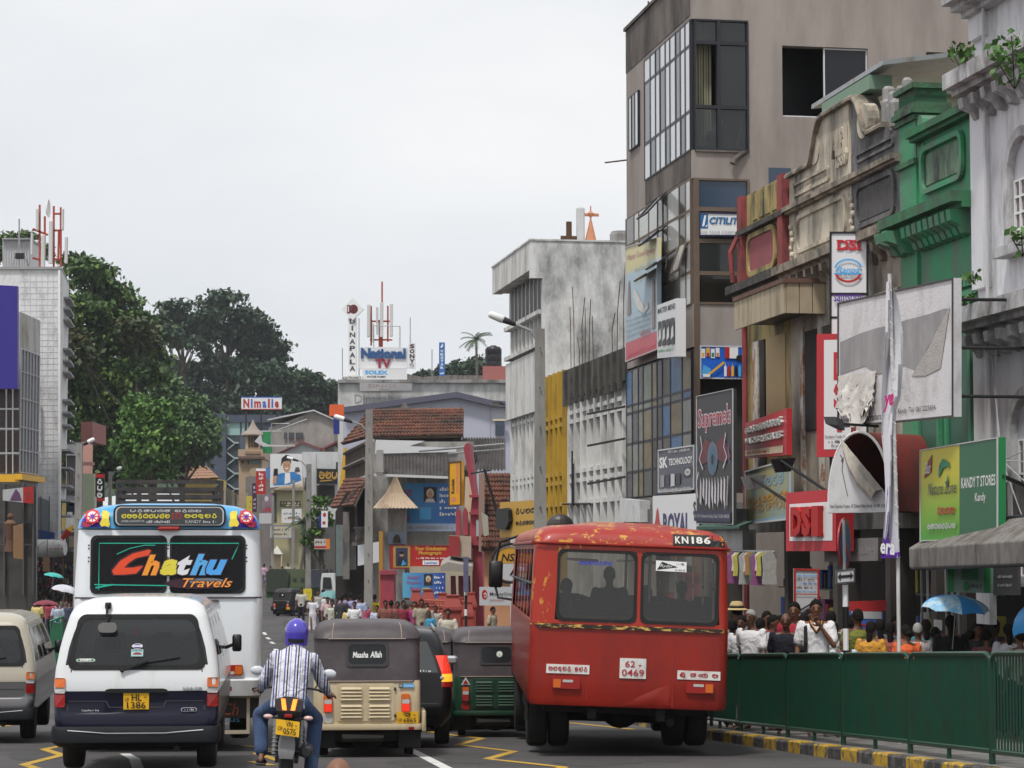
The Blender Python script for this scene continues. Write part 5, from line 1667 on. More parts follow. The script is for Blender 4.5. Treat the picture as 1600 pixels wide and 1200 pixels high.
 q.ring(.53,.5,.13,.14,.8,MR);q.rect(.3,.38,.34,.62,WHITE);q.done()
 q=sign('rooftop_sign','white base board with black letters under the upright letter sign',533,588,594,566,587,594,160,160,WHITE,None,.3)
 q.text('ELECTRONICS',.06,.2,.94,.85,BLACK,bold=.03);q.done()
 q=sign('rooftop_sign','large white television sign with blue word above red letters',561,542,576,637,543,576,160.6,160.6,WB,None,.4)
 q.text('National',.04,.47,.96,.95,M('tv_blue',(.03,.09,.24),.5),bold=.05,depth=.1);q.text('TV',.34,.03,.66,.45,M('tv_red',(.28,.03,.05),.5),bold=.05,depth=.1);q.done()
 q=sign('rooftop_sign','white pump maker sign with blue letters below the television sign',566,576,596,635,577,596,160.2,160.2,WB,None,.3)
 q.text('SOLEX',.06,.55,.58,.88,SKYB,bold=.05);q.text('WATER PUMPS',.1,.28,.53,.45,BLACK,bold=.02);q.done()
 q=sign('rooftop_sign','narrow white sign with five dark letters stacked upright',638,537,575,649,536,576,160.4,160.4,WB,None,.3)
 for i,ch in enumerate('SONY'):q.text(ch,.18,.8-.2*i,.88,.97-.2*i,M('letter_plum_black',(.06,.03,.05),.5),bold=.05)
 q.text('TV',.2,.03,.8,.17,MATS['letter_plum_black']);q.done()
 q=sign('rooftop_sign','slim blue upright sign with white letters right of the white signs',686,535,587,695,535,587,161,161,M('blue_upright',(.03,.14,.42),.5),None,.3)
 for i,ch in enumerate('WESTAR'):q.text(ch,.25,.7-.1*i,.78,.775-.1*i,WHITE,bold=.03)
 q.poly([(.2,.85),(.6,.97),(.75,.9),(.5,.83)],WHITE);q.scribble(.2,.04,.8,.1,WHITE,1);q.done()
 tk=thing('water_tank','black plastic water tank on the red penthouse roof','tank',P(771,572,162))
 m=MB();c=P(771,572,162.5);r=13/FPX*162
 m.lathe([(r,0),(r*1.0,.25),(r*.97,.3),(r,.35),(r,.7),(r*.97,.75),(r,.8),(r,1.15),(r*.8,1.32),(r*.4,1.36),(r*.35,1.42),(.01,1.42)],c,'Z',20);m.build('tank_body',tk,M('tank_black',(.015,.015,.02),.45),30)
 AR=MATS['mast_red'];AP=MATS['aerial_panel_grey']
 t2=thing('aerial_mast','red mast with five pale panels above the television sign','aerial',P(594,542,163),0,'mobile phone aerials on roofs')
 m=MB()
 for seg in([(594,542),(594,500)],[(578,531),(613,531)],[(578,502),(613,502)],[(580,540),(580,478)],[(606,534),(606,478)],[(589,520),(589,480)],[(597,542),(597,473)],[(597,473),(597,440)]):m.tube([P(x,y,163)for x,y in seg],.06 if seg[0][0]!=594 else .11,6)
 m.build('mast',t2,AR)
 for x0,y0,x1,y1 in((573.5,476,579,527),(588,480,591,523),(593.5,473,599,527),(609,475,614,526),(581.5,505,584,535),(623.5,510,626,545)):
  m=MB();a,c=P(x0,y1,162.6),P(x1,y0,162.6);m.bbox(a.x,c.x,162.4,162.7,a.z,c.z,.03);m.build('aerial_panel',t2,AP)
 m=MB()
 for x,y0,y1 in((535,592,544),(561,590,497),(641,540,496),(675,597,546),(584,545,509)):m.tube([P(x,y0,161),P(x,y1,161)],.03,4)
 m.tube([P(584,509,161),P(625,510,161)],.03,4)
 o=m.build('roof_rod',t,STEEL)
behind()
# end of the street
def street_end():
 t,z=block('glass_block','slate blue modern block with open zigzag stairs below the hill trees','building',[(318,262),(480,262),(480,285),(318,285)],650,M('slate_cladding',(.075,.095,.135),.6,var=.08,scale=.6))
 YB=262
 def pn(name,r,m,pr=.05,th=.3):return slab(t,name,R4(*r),0,0,YB,m,th,pr)
 pn('slate_pier',(333,646,353,800),M('slate_pier',(.065,.08,.115),.6),.8,1);pn('slate_parapet',(353,648,480,660),M('slate_parapet',(.06,.075,.11),.6),.4)
 for r in((318,660,331,676),(353,660,375,680),(378,660,388,680)):pn('window',r,M('window_mint',(.28,.44,.42),.2,var=.15),.1)
 pn('stair_void',(353,682,374,800),M('stair_void_slate',(.04,.05,.065),.7),.06)
 m=MB()
 for k in range(5):
  y=681+k*24
  m.prism([P(353,y+2,YB-.4),P(366,y+12,YB-.4),P(366,y+9.5,YB-.4),P(353,y-.5,YB-.4)],(0,.5,0));m.prism([P(366,y+12,YB-.4),P(373,y+12,YB-.4),P(373,y+9.5,YB-.4),P(366,y+9.5,YB-.4)],(0,.5,0));m.prism([P(353,y+24,YB-.35),P(366,y+13.5,YB-.35),P(366,y+11.5,YB-.35),P(353,y+22,YB-.35)],(0,.5,0))
 m.build('stair_flight',t,M('stair_mint_grey',(.33,.42,.4),.5))
 # cream clock tower
 CT=M('tower_cream',(.48,.36,.25),.8,var=.05)
 t=thing('clock_tower','cream turreted corner tower with conical grey roof at the street end','tower',col(394,222)+Vector((0,0,zg(222))))
 Y=222
 S=lambda*a,**k:slab(t,a[0],a[1],0,0,Y,a[2],k.get('th',2),k.get('pr',0))
 S('wall',R4(373,717,409,1000),CT,th=6);S('balcony',R4(372,702,410,716),CT,pr=.4,th=6);S('cornice',R4(372,713,411,717),M('tower_brown',(.16,.1,.085),.8),pr=.55);S('balcony_rail',R4(383,705,407,709),M('tower_ochre',(.35,.24,.15),.8),pr=.5)
 c=P(395,702,Y+1.5)
 m=MB();r=12/FPX*Y;m.lathe([(r,0),(r,(702-679)/FPX*Y)],c,'Z',8);m.build('lantern',t,CT)
 for a in(-1.95,-1.57,-1.2,-.85):
  m=MB();q=c+Vector((r*math.cos(a),r*math.sin(a),.15));m.box(q.x-.1,q.x+.12,q.y-.03,q.y+.03,q.z,q.z+1.05);m.build('lantern_opening',t,WOODK)
 m=MB();z0=P(395,679,Y).z;m.lathe([(r*1.6,z0),(r*1.55,z0+.12),(r*.8,z0+.5),(r*.4,z0+.9),(r*.12,z0+1.35),(.02,z0+1.5)],(c.x,c.y,0),'Z',8);m.build('conical_roof',t,M('roof_grey_tan',(.3,.25,.22),.8,var=.1))
 S('name_band',R4(386,719,408,725),M('band_mint',(.25,.36,.33),.6),pr=.05)
 m=MB();m.lathe([(.02,0),(.42,0),(.42,.1),(.02,.1)],P(398,738,Y-.02),'Y',18);m.build('clock_face',t,DGREY)
 m=MB();m.lathe([(.42,0),(.48,0),(.48,.14),(.42,.14)],P(398,738,Y-.02),'Y',18);m.build('clock_rim',t,CT)
 for x in(379,388):S('shield',[(x-2,720),(x,726),(x+2,720)][::-1],M('tower_brown',(.16,.1,.085),.8),pr=.1,th=.1)
 S('window',R4(384,752,396,775),GLASSB,pr=.05,th=.1)
 # rooftop name board on the hill side
 q=sign('rooftop_sign','white rooftop sign with alternating red and blue letters before the dark trees',377,620,640,440,620,640,250,250,WB,None,.3)
 q.rect(0,.92,1,1,BLUE);q.rect(0,0,1,.06,RED)
 x=.05
 for i,(ch,w)in enumerate((('N',.15),('i',.05),('m',.17),('a',.1),('l',.05),('i',.05),('e',.1))):
  q.text(ch,x,.14,x+w,.84 if ch in 'Nli' else .66,RED if i%2==0 else BLUE,bold=.04);x+=w+.035
 q.done()
 m=MB()
 for x in(384,408,433):m.tube([P(x,640,250.2),P(x,700,250.2)],.12,5)
 m.build('sign_leg',q.parent,DKMETAL)
 # concrete gable house
 GC=M('gable_concrete',(.33,.31,.29),.9,var=.1,grime=((.19,.18,.17),.4,.5,2))
 t=thing('gable_house','bare concrete gable house at the end of the street','house',col(480,205)+Vector((0,0,zg(205))))
 pri('wall',t,GC,[P(x,y,205)for x,y in((420,1000),(522,1000),(522,655),(490,642),(435,664),(420,668))],(0,12,0))
 m=MB()
 for a,c in(((418,656),(490,641)),((490,641),(524,656))):m.prism([P(a[0],a[1]+1,204.6),P(c[0],c[1]+1,204.6),P(c[0],c[1]-1,204.6),P(a[0],a[1]-1,204.6)],(0,13,0))
 m.build('roof_edge',t,LGREY)
 pri('window',t,DGREY,[P(x,y,204.9)for x,y in R4(444,676,474,685)],(0,-.1,0))
 m=MB()
 for a in([(424,700),(424,662),(452,662)],[(434,672),(480,655)],[(450,700),(450,660)],[(405,674),(440,674)],[(461,690),(461,672)]):m.tube([P(x,y,203)for x,y in a],.05,4)
 m.build('scaffold_pole',t,STEEL)
 pri('green_panel',t,M('panel_green',(.02,.24,.08),.5,var=.15),[P(x,y,203.5)for x,y in R4(411,674,424,708)],(0,.5,0))
 pri('arrow_board',t,LGREY,[P(x,y,203)for x,y in((398,690),(408,678),(410,690),(420,695),(461,696),(461,697.5),(412,698))][::-1],(0,-.2,0))
 # house with red ridge
 t=thing('ridge_house','low white house with maroon ridge below the concrete gable','house',col(475,203.5)+Vector((0,0,zg(203.5))))
 pri('wall',t,M('ridge_house_wall',(.45,.46,.48),.8),[P(x,y,203.5)for x,y in((434,800),(508,800),(508,704),(473,692),(434,710))],(0,8,0))
 m=MB()
 for a,c in(((432,710),(473,691)),((473,691),(508,704)),((500,703),(526,690))):m.prism([P(a[0],a[1]+1.5,203.1),P(c[0],c[1]+1.5,203.1),P(c[0],c[1]-1.5,203.1),P(a[0],a[1]-1.5,203.1)],(0,9,0))
 m.build('ridge_roof',t,M('ridge_maroon',(.18,.06,.06),.8))
 t,_=block('white_building','plain white building beside the boy poster','building',[(472,190),(530,190),(530,202),(472,202)],706,M('white_far_wall',(.55,.56,.57),.8,var=.05,grime=((.4,.4,.4),.3,.6,2)))
 for r in((477,746,480,771),(477,782,480,800),(525,722,530,740)):slab(t,'window',R4(*r),0,0,190,GLASSD,.1,.05)
 slab(t,'shop_opening',R4(495,758,523,790),0,0,190,DARKIN,.1,.05);slab(t,'joint',R4(494,708,494.6,800),0,0,190,GREY,.1,.04)
 q=sign('shop_sign','black sign with two large golden rounded letters on the white building',495,732,756,527,733,756,189.5,189.5,BLACK,None,.2)
 q.sinh(['ma','va','pa'],.1,.3,1.0,.85,M('sign_gold_letter',(.5,.28,.05),.5),.22);q.line([(.15,.18),(.75,.25)],.08,MATS['sign_gold_letter']);q.done()
 # boy poster: a plain young figure with cap and blue shirt
 q=sign('billboard','white billboard of a smiling boy in cap and blue shirt holding a phone',422,709,762,472,709,756,186,186,WB,None,.3,'billboard')
 q.poly([(.1,.05),(.18,.3),(.3,.4),(.72,.42),(.95,.3),(.98,.12),(.6,.02)],M('shirt_print_blue',(.04,.2,.5),.5,var=.5,scale=3));q.poly([(.45,.05),(.47,.4),(.62,.4),(.64,.1)],WHITE);q.ell(.52,.62,.12,.2,SKINA);q.poly([(.34,.62),(.36,.86),(.5,.97),(.64,.92),(.66,.66),(.6,.78),(.42,.76)],BLACK);q.ell(.52,.54,.05,.02,WHITE);q.ell(.47,.64,.015,.015,BLACK);q.ell(.57,.64,.015,.015,BLACK)
 q.poly([(.1,.34),(.12,.55),(.24,.55),(.25,.33)],BLACK);q.poly([(.08,.1),(.1,.34),(.22,.34),(.2,.1)],SKINA);q.poly([(.76,.4),(.8,.56),(.9,.56),(.94,.42)],DGREY);q.done()
 # tan shop with ribbed roof and its boards
 t=thing('corner_shop','small pale yellow corner shop with tan ribbed roof','shop',col(450,187)+Vector((0,0,zg(187))))
 pri('wall',t,M('shop_pale_yellow',(.45,.41,.25),.8,var=.08),[P(x,y,187)for x,y in R4(424,766,474,1000)],(0,7,0))
 corrug(t,P(424,766,186.5),P(474,766,186.5),P(474,739,191),P(452,756,191),11,CRMSH)
 slab(t,'side_opening',R4(424,770,432,815),0,0,187,DGREY,.1,.06)
 for r,m_,kw in(((437,783,470,792),M('board_green_black',(.04,.05,.03),.5),'PAGODA HOTEL'),((440,795,471,817),WB,None),((421,821,456,841),M('board_cream',(.5,.46,.36),.6),None)):
  q=sign('shop_board',{'PAGODA HOTEL':'dark green board with pale letters on the yellow corner shop',None:'white notice board under the dark green board' if r[0]==440 else 'cream blue edged board low on the yellow corner shop'}[kw],r[0],r[1],r[3],r[2],r[1],r[3],186,186,m_,BLUE if r[0]==421 else None,.1)
  if kw:q.scribble(.05,.5,.95,.85,CREAM,2);q.scribble(.3,.12,.9,.4,CREAM,4)
  else:
   q.scribble(.1,.6,.9,.75,DGREY,int(r[0]));q.scribble(.15,.25,.8,.4,RED if r[0]==440 else DGREY,int(r[0])+1)
  q.done()
 for r,m_,lab,Yy in(((400,732,415,772),RED,'red upright sign with white letters beside the cream tower',180),((410,772,426,808),M('sign_mauve_pattern',(.22,.16,.2),.6,var=.8,scale=2),'patterned mauve shop board under the red upright sign',176),((394,755,401,800),M('sign_plum',(.06,.02,.06),.5),'narrow plum sign left of the red upright sign',182),((385,775,394,802),M('sign_yellow_far',(.55,.45,.06),.5),'small yellow board low beside the cream tower',184),((416,730,422,747),M('sign_blue_far',(.08,.2,.45),.5),'small blue sign at the edge of the boy poster',176),((405,802,424,818),LGREY,'pale grey clutter board above the far crowd',174),((502,798,512,824),WB,'white upright sign with red mark beside the wooden house',128),((498,805,503,824),M('sign_royal_blue',(.015,.03,.2),.5),'blue upright strip beside the white upright sign',128.5),((491,842,515,858),M('sign_white_red',(.5,.45,.42),.5),'white and red shop board left of the wooden house',126),((474,920,487,938),M('board_yellow_bright',(.66,.52,.04),.5),'bright yellow board beside the far three-wheeler',130)):
  q=sign('far_sign',lab,r[0],r[1],r[3],r[2],r[1],r[3],Yy,Yy,m_,None,.15)
  if 'red upright' in lab and r[0]==400:
   q.rect(0,.9,1,1,WHITE)
   for i in range(5):q.scribble(.3,.72-.15*i,.75,.83-.15*i,WHITE,i)
  elif 'mauve' in lab:q.scribble(.1,.2,.9,.4,RED,3);q.ell(.4,.8,.2,.12,LGREY)
  elif 'red mark' in lab:q.ell(.5,.75,.25,.13,RED);q.scribble(.2,.1,.8,.5,RED,5)
  elif 'white and red' in lab:q.rect(.75,0,1,1,ORANGE);q.scribble(.05,.55,.7,.8,DGREY,3);q.rect(0,.1,.75,.3,RED)
  elif 'yellow' in lab:q.scribble(.2,.6,.8,.8,RED,2);q.scribble(.2,.3,.8,.45,DGREY,2)
  elif 'plum' in lab:
   for i in range(6):q.scribble(.3,.8-.14*i,.8,.9-.14*i,LGREY,i)
  q.done()
  # left end of the street: low yellow tiled house, far grey row
 t=thing('tiled_house','low yellow house with tan tiled roof beneath the left trees','house',col(320,230)+Vector((0,0,zg(230))))
 pri('wall',t,M('house_yellow',(.55,.43,.12),.8),[P(x,y,230)for x,y in R4(286,748,340,1000)],(0,7,0))
 tiles(t,P(283,749,229),P(343,747,229),P(322,728,234),P(290,728,234),18,5,14,mat=M('roof_tan_tile',(.34,.2,.13),.85,var=.3))
 b,_=block('terrace_row','row of cream two storey fronts receding behind the white bus','building',[(353,200),(373,232),(373,240),(345,240)],760,M('terrace_cream',(.42,.38,.29),.85,var=.3,scale=.6,grime=((.12,.11,.1),.35,1,1)))
 b,_=block('infill_building','dim shop building behind the far signs','building',[(384,200),(436,194),(436,204),(384,209)],745,M('infill_grey',(.2,.18,.17),.85,var=.4,scale=.6))
 b,_=block('infill_building','shadowed shop row behind the palm at the end of the street','building',[(470,189),(540,186),(540,189.8),(470,189.9)],812,M('infill_dark',(.1,.095,.09),.85,var=.5,scale=.7))
 # kiosk, truck and cab
 k=thing('kiosk','small kiosk with white pointed roof in the far crowd','kiosk',col(433,185)+Vector((0,0,zg(185))))
 m=MB();a=P(433,853,185);z0=P(433,866,185).z;w=9/FPX*185;m.loft([[(a.x-w,185-w,z0),(a.x+w,185-w,z0),(a.x+w,185+w,z0),(a.x-w,185+w,z0)],[(a.x-.02,185-.02,a.z),(a.x+.02,185-.02,a.z),(a.x+.02,185+.02,a.z),(a.x-.02,185+.02,a.z)]]);m.build('pointed_roof',k,M('kiosk_white',(.55,.53,.48),.7))
 m=MB()
 for sx in(-1,1):m.box(a.x+sx*w*.85-.04,a.x+sx*w*.85+.04,184.6,184.7,zg(185),z0)
 m.box(a.x-w*.8,a.x+w*.8,185.2,185.4,zg(185),z0);m.build('kiosk_frame',k,CREAM)
 OLV=M('truck_olive',(.11,.135,.075),.7,var=.1,scale=1)
 t=thing('truck','olive green covered truck crossing beyond the far three-wheeler','truck',col(455,152)+Vector((0,0,zg(152))))
 m=MB()
 prof=[(421,935),(482,935),(482,892),(476,889.5),(440,889),(424,890),(419,897)]
 m.prism([P(x,y,151)for x,y in prof],(0,2.2,0));m.build('canvas_cover',t,OLV)
 pri('cab_hood',t,M('truck_dark',(.045,.055,.04),.6),[P(x,y,150.8)for x,y in((416,925),(448,925),(452,896),(446,889),(422,889),(416,894))],(0,.3,0))
 pri('tail_board',t,M('board_blue_grey',(.22,.25,.29),.6),[P(x,y,150.9)for x,y in R4(482,890,501,918)],(0,1.6,0))
 pri('side_board',t,M('truck_side_green',(.06,.12,.05),.6),[P(x,y,150.95)for x,y in R4(416,916,500,935)],(0,.2,0));xf=Matrix.Translation((0,0,0))
 for x in(430,470):wheel(t,P(x,940,151).x,151.4,zg(151)+.4,.42,.3,xf)
 m=MB()
 for x in(458,470):m.prism([P(x,908,150.98),P(x+5,908,150.98),P(x+5,903,150.98),P(x,903,150.98)],(0,-.02,0))
 m.build('vent_flap',t,M('truck_dark',(.045,.055,.04),.6))
 t=thing('truck','white truck cab nosing out by the wooden corner house','truck',col(513,126)+Vector((0,0,zg(126))))
 pri('cab',t,M('cab_white',(.62,.64,.64),.4),[P(x,y,126)for x,y in((501,955),(524,955),(524,912),(521,896),(503,896),(501,910))],(0,2,0))
 pri('windscreen',t,GLASSD,[P(x,y,125.95)for x,y in((504,920),(519,920),(517,902),(505,902))],(0,-.03,0))
 pri('grille',t,DGREY,[P(x,y,125.9)for x,y in R4(502,930,523,958)],(0,-.1,0))
 xf=Matrix()
 for x in(504,521):wheel(t,P(x,940,126).x,126.5,zg(126)+.35,.37,.22,xf)
 t=thing('handcart','green handcart body beside the crowd and the wooden house','cart',col(507,112)+Vector((0,0,zg(112))))
 pri('cart_body',t,M('cart_green',(.02,.12,.06),.6),[P(x,y,112)for x,y in R4(500,945,518,972)],(0,1.5,0))
 m=MB();m.box(P(500,972,112).x,P(518,972,112).x,112.2,112.4,zg(112),zg(112)+.3);m.build('cart_wheels',t,RUBBER)
 t=thing('handcart','green barred cart between the champagne van and the white van','cart',col(86,62)+Vector((0,0,zg(62))))
 pri('cart_body',t,M('cart_green',(.02,.12,.06),.6),[P(x,y,62)for x,y in((78,1040),(98,1040),(98,972),(78,980))],(0,1,0))
 m=MB()
 for k in range(5):m.tube([P(79+k*4.5,980-1.6*k,62),P(79+k*4.5,970-1.6*k,62)],.02,4)
 m.tube([P(78,971,62),P(99,963,62)],.03,4);m.build('cart_rail',t,M('cart_rail_green',(.04,.2,.12),.6))
street_end()
# trees and the wooded hill
def leaf_mat(name,c0,c1,c2):
 if name in MATS:return MATS[name]
 m,n,b=_nodes(name)
 L=n.links
 a=n.nodes.new('ShaderNodeAttribute')
 a.attribute_name='leaf_tone'
 r=n.nodes.new('ShaderNodeValToRGB')
 e=r.color_ramp.elements
 e[0].color=(*c0,1);e[1].color=(*c2,1)
 k=e.new(.55);k.color=(*c1,1)
 L.new(a.outputs['Fac'],r.inputs[0])
 L.new(r.outputs[0],b.inputs['Base Color'])
 b.inputs['Roughness'].default_value=.55
 b.inputs['Specular IOR Level'].default_value=.3
 MATS[name]=m
 return m
def crown(t,lobes,per,size,mat,seed,name='crown',flat=.75):
 """foliage: thousands of leaf-sized faces clustered in clumps through uneven lobes"""
 g=np.random.default_rng(seed)
 P0,S,T=[],[],[]
 for c,r in lobes:
  nc=max(10,int(per*1.7*(r**2)))
  d=g.normal(size=(nc,3))
  d/=np.linalg.norm(d,axis=1)[:,None]
  d[:,2]=np.where(d[:,2]<-.45,-d[:,2],d[:,2])
  rad=r*(.55+.55*g.random(nc)**.6)
  cc=np.array(c)+d*rad[:,None]*np.array([1,1,flat])
  tone=g.beta(2,2.4,nc)
  nl=30
  o=g.normal(size=(nc,nl,3))*(r*.085+size*.55)
  o[:,:,2]*=.55
  P0.append((cc[:,None,:]+o).reshape(-1,3))
  T.append(np.clip(np.repeat(tone,nl)+g.normal(0,.09,nc*nl),0,1))
 P0=np.concatenate(P0);T=np.concatenate(T)
 N=len(P0)
 u=g.normal(size=(N,3));u[:,2]-=.35
 u/=np.linalg.norm(u,axis=1)[:,None]
 w=np.cross(u,g.normal(size=(N,3))*.5+np.array([0,0,1.0]))
 w/=np.maximum(np.linalg.norm(w,axis=1),1e-6)[:,None]
 s=(size*g.uniform(.6,1.25,N))[:,None]
 V=np.stack([P0-u*s*.5,P0+w*s*.3,P0+u*s*.5,P0-w*s*.3],1).reshape(-1,3)
 base=np.array(ROOT[t.name].translation)
 me=bpy.data.meshes.new(name)
 me.vertices.add(4*N)
 me.vertices.foreach_set('co',(V-base).ravel())
 me.loops.add(4*N)
 me.loops.foreach_set('vertex_index',np.arange(4*N))
 me.polygons.add(N)
 me.polygons.foreach_set('loop_start',np.arange(0,4*N,4))
 at_=me.attributes.new('leaf_tone','FLOAT','FACE')
 at_.data.foreach_set('value',T)
 me.update()
 me.materials.append(mat)
 o=bpy.data.objects.new(name,me)
 COL.objects.link(o)
 o.parent=t
 o['kind']='stuff'
 return N
def tree(name,label,Y,trunk_px,ybase,lobes_px,per,size,mat,seed,trunk_r=.35,group=None,depth=1.0):
 """lobes given as (px, py, radius px, depth offset m)"""
 bx=P(trunk_px,ybase,Y)
 t=thing(name,label,'tree',bx,0,group)
 L=[]
 for px,py,r,dy in lobes_px:L.append((P(px,py,Y+dy),r/FPX*Y))
 m=MB()
 top=L[0][0]
 m.tube([bx,bx.lerp(top,.4)+Vector((.2,0,0)),bx.lerp(top,.8)],trunk_r,8,trunk_r*.5)
 for c,r in L:
  s=bx.lerp(top,.35+.3*((c.x*7)%1))
  mid=s.lerp(c,.5)+Vector((0,0,-.1*r))
  m.tube([s,mid,c],trunk_r*.42,6,trunk_r*.1)
  for k in range(3):
   a=2.1*k+c.x
   m.tube([mid.lerp(c,.5),c+Vector((math.cos(a)*r*.6,math.sin(a)*r*.6,r*.35))],trunk_r*.16,5,trunk_r*.05)
 m.build('trunk',t,M('bark',(.09,.075,.06),.9,var=.3,scale=5,bump=.4))
 crown(t,L,per,size,mat,seed)
 return t
LA=leaf_mat('leaf_mango',(.024,.055,.018),(.05,.105,.026),(.17,.24,.045))  # bright end of the ramp raised to suggest clumps lit from above
LR=leaf_mat('leaf_mango_young',(.035,.055,.02),(.06,.075,.028),(.11,.09,.035))
LB=leaf_mat('leaf_soft_green',(.045,.085,.032),(.075,.14,.05),(.13,.2,.075))
LBR=leaf_mat('leaf_bright_green',(.045,.11,.02),(.08,.17,.03),(.15,.25,.05))
LH=leaf_mat('leaf_hill_dark',(.018,.042,.022),(.032,.066,.034),(.06,.1,.05))
tree('mango_tree','tall dark mango tree beside the white tower',192,150,900,[(150,560,60,0),(138,432,34,0),(172,478,40,2),(120,500,44,-2),(205,520,40,1),(150,620,66,-1),(215,590,36,-2),(110,600,40,-3),(115,690,48,-3),(190,680,60,-1),(235,560,24,3),(170,740,55,-2),(120,740,30,-4)],8.5,.62,LA,1,.5)
tree('mango_tree','mango tree with reddish young leaves at the shoulder of the tall dark one',188,215,900,[(212,520,26,0),(222,545,20,1),(125,560,22,-3),(118,535,18,-2)],9,.58,LR,2,.25)
tree('broadleaf_tree','bright green leafy tree in front of the mango tree',180,238,900,[(238,660,34,0),(225,700,40,-1),(250,700,30,0),(215,640,22,1),(232,735,34,0),(255,640,16,0)],9.5,.52,LBR,3,.3)
tree('rain_tree','soft feathery spreading tree between the mango tree and slate block',215,280,900,[(285,650,40,0),(255,612,34,0),(300,690,38,-2),(262,680,40,2),(318,665,22,-1),(290,725,34,0),(240,640,32,3),(320,712,20,0),(252,735,30,0)],7.5,.52,LB,4,.35)
HT='dark trees crowning the hill'
for i,(cx,cy,R_,lab)in enumerate(((285,515,58,'leftmost broad dark hill tree with sky gaps'),(355,505,62,'tallest dark hill tree in the middle of the hilltop'),(405,540,44,'dark hill tree on the right shoulder of the hilltop clump'),(330,600,62,'dark hill tree below the hilltop clump'),(420,600,44,'dark hill tree left of the white rooftop sign'),(490,612,36,'rounded dark hill tree beside the upright letter sign'),(455,615,30,'small dark hill tree behind the rooftop sign'),(265,590,44,'dark hill tree behind the feathery tree'),(380,650,46,'low dark hill tree behind the slate block'),(515,640,30,'low dark hill tree behind the white store'),(300,640,50,'low dark hill tree under the leftmost broad one'),(345,655,48,'low dark hill tree behind the zigzag stairs'),(440,645,44,'low dark hill tree behind the concrete gable'),(395,585,50,'dark hill tree filling the middle of the slope'))):
 r=random.Random(40+i)
 lob=[(cx,cy,R_*.55,0)]
 for k in range(9):
  a=2*PI*k/9+r.random()
  d=R_*r.uniform(.45,.72)
  lob.append((cx+d*math.cos(a),cy-d*.8*math.sin(a),R_*r.uniform(.3,.46),r.uniform(-6,6)))
 tree('hill_tree',lab,330+6*(i%4),cx,cy+R_+70,lob,1.7,.85,LH,60+i,.4,HT)
tree('roof_side_tree','dark treetop showing over the roof shed of the white tower',225,20,700,[(10,385,22,0),(40,380,20,0),(-20,400,30,0),(60,400,22,1),(115,410,18,0)],8,.45,LA,80,.4)
for i,(cx,cy,R_,lab)in enumerate(((712,578,24,'round distant tree left of the palm'),(745,572,22,'distant tree beneath the palm'),(690,588,14,'small distant tree behind the slim blue sign'),(665,588,10,'smallest distant treetop behind the stacked letter sign'))):
 tree('distant_tree',lab,300,cx,660,[(cx,cy,R_*.6,0),(cx-R_*.6,cy+4,R_*.5,2),(cx+R_*.6,cy+3,R_*.5,-2),(cx,cy+R_*.6,R_*.6,0)],2.4,.7,LH,90+i,.4,'distant trees behind the store')
def palm(label,px,py,ybase,Y,n,L,seed,size=.12,tr=.16):
 c=P(px,py,Y)
 b=P(px-2,ybase,Y)
 t=thing('palm_tree',label,'palm',b)
 tub('trunk',t,M('palm_bark',(.16,.14,.12),.9,var=.2),[b,b.lerp(c,.5)+Vector((.15,0,0)),c],tr,8,tr*.7)
 r=random.Random(seed)
 PL=M('palm_leaf',(.05,.085,.04),.5,var=.4,scale=3)
 for k in range(n):
  a=2*PI*k/n+r.uniform(-.2,.2)
  e=r.uniform(-.25,1.35)
  rib=[]
  for j in range(9):
   f=j/8
   rib.append(c+Vector((math.cos(a)*L*f*math.cos(e*(1-f*.6)),math.sin(a)*L*f*math.cos(e),L*(math.sin(e)*f-.5*f*f))))
  f_=MB()
  f_.tube(rib,.03,4,.01)
  for j in range(1,9):
   p,q=rib[j],rib[j]-rib[j-1]
   s=q.cross(Vector((0,0,1))).normalized()
   for sd in(-1,1):
    for h in(0,.33,.66):
     o=rib[j-1].lerp(p,h)
     tip=o+s*sd*L*.22*(1-.5*abs(j/8-.4))+q.normalized()*L*.1-Vector((0,0,L*.1))
     f_.add([o,o+q*.28,tip],[(0,1,2)])
  f_.build('frond',t,PL)
 return t
palm('coconut palm standing against the sky beside the water tank',744,531,640,240,16,1.75,5)
tree('leafy_shrub','bushy green street tree behind the far crowd',150,500,960,[(500,785,10,0),(497,805,9,0),(505,815,9,0),(488,835,10,0),(496,855,8,0),(480,845,6,0)],26,.3,LBR,70,.14)
palm('small dark palm in the street behind the far crowd',472,818,890,152,13,1.1,8,.1,.1)
def hill():
 m=MB()
 rows=[]
 for Y,yy in((300,760),(330,680),(365,615),(400,600),(600,700)):
  row=[]
  for px in range(-120,900,60):
   k=math.exp(-((px-330)/220)**2)
   z0=P(px,800,Y).z
   p=P(px,800-(800-yy)*k,Y)
   p.z=max(zg(Y),p.z)
   row.append(p)
  rows.append(row)
 m.loft(rows,False,False)
 o=m.build('hill',None,M('hill_undergrowth',(.03,.05,.025),.9,var=.4,scale=.3),60)
 o['kind']='structure'
hill()
def haze():
 m=MB()
 m.box(-260,200,-15,700,-3.2,48)
 mt=bpy.data.materials.new('haze_air')
 mt.use_nodes=True
 n=mt.node_tree
 n.nodes.clear()
 o=n.nodes.new('ShaderNodeOutputMaterial')
 v=n.nodes.new('ShaderNodeVolumePrincipled')
 v.inputs['Color'].default_value=(.86,.9,.96,1)
 v.inputs['Density'].default_value=.0002
 v.inputs['Anisotropy'].default_value=.2
 n.links.new(v.outputs[0],o.inputs['Volume'])
 ob=m.build('haze',None,mt)
 ob['kind']='stuff'
HAZE=True
if HAZE:haze()
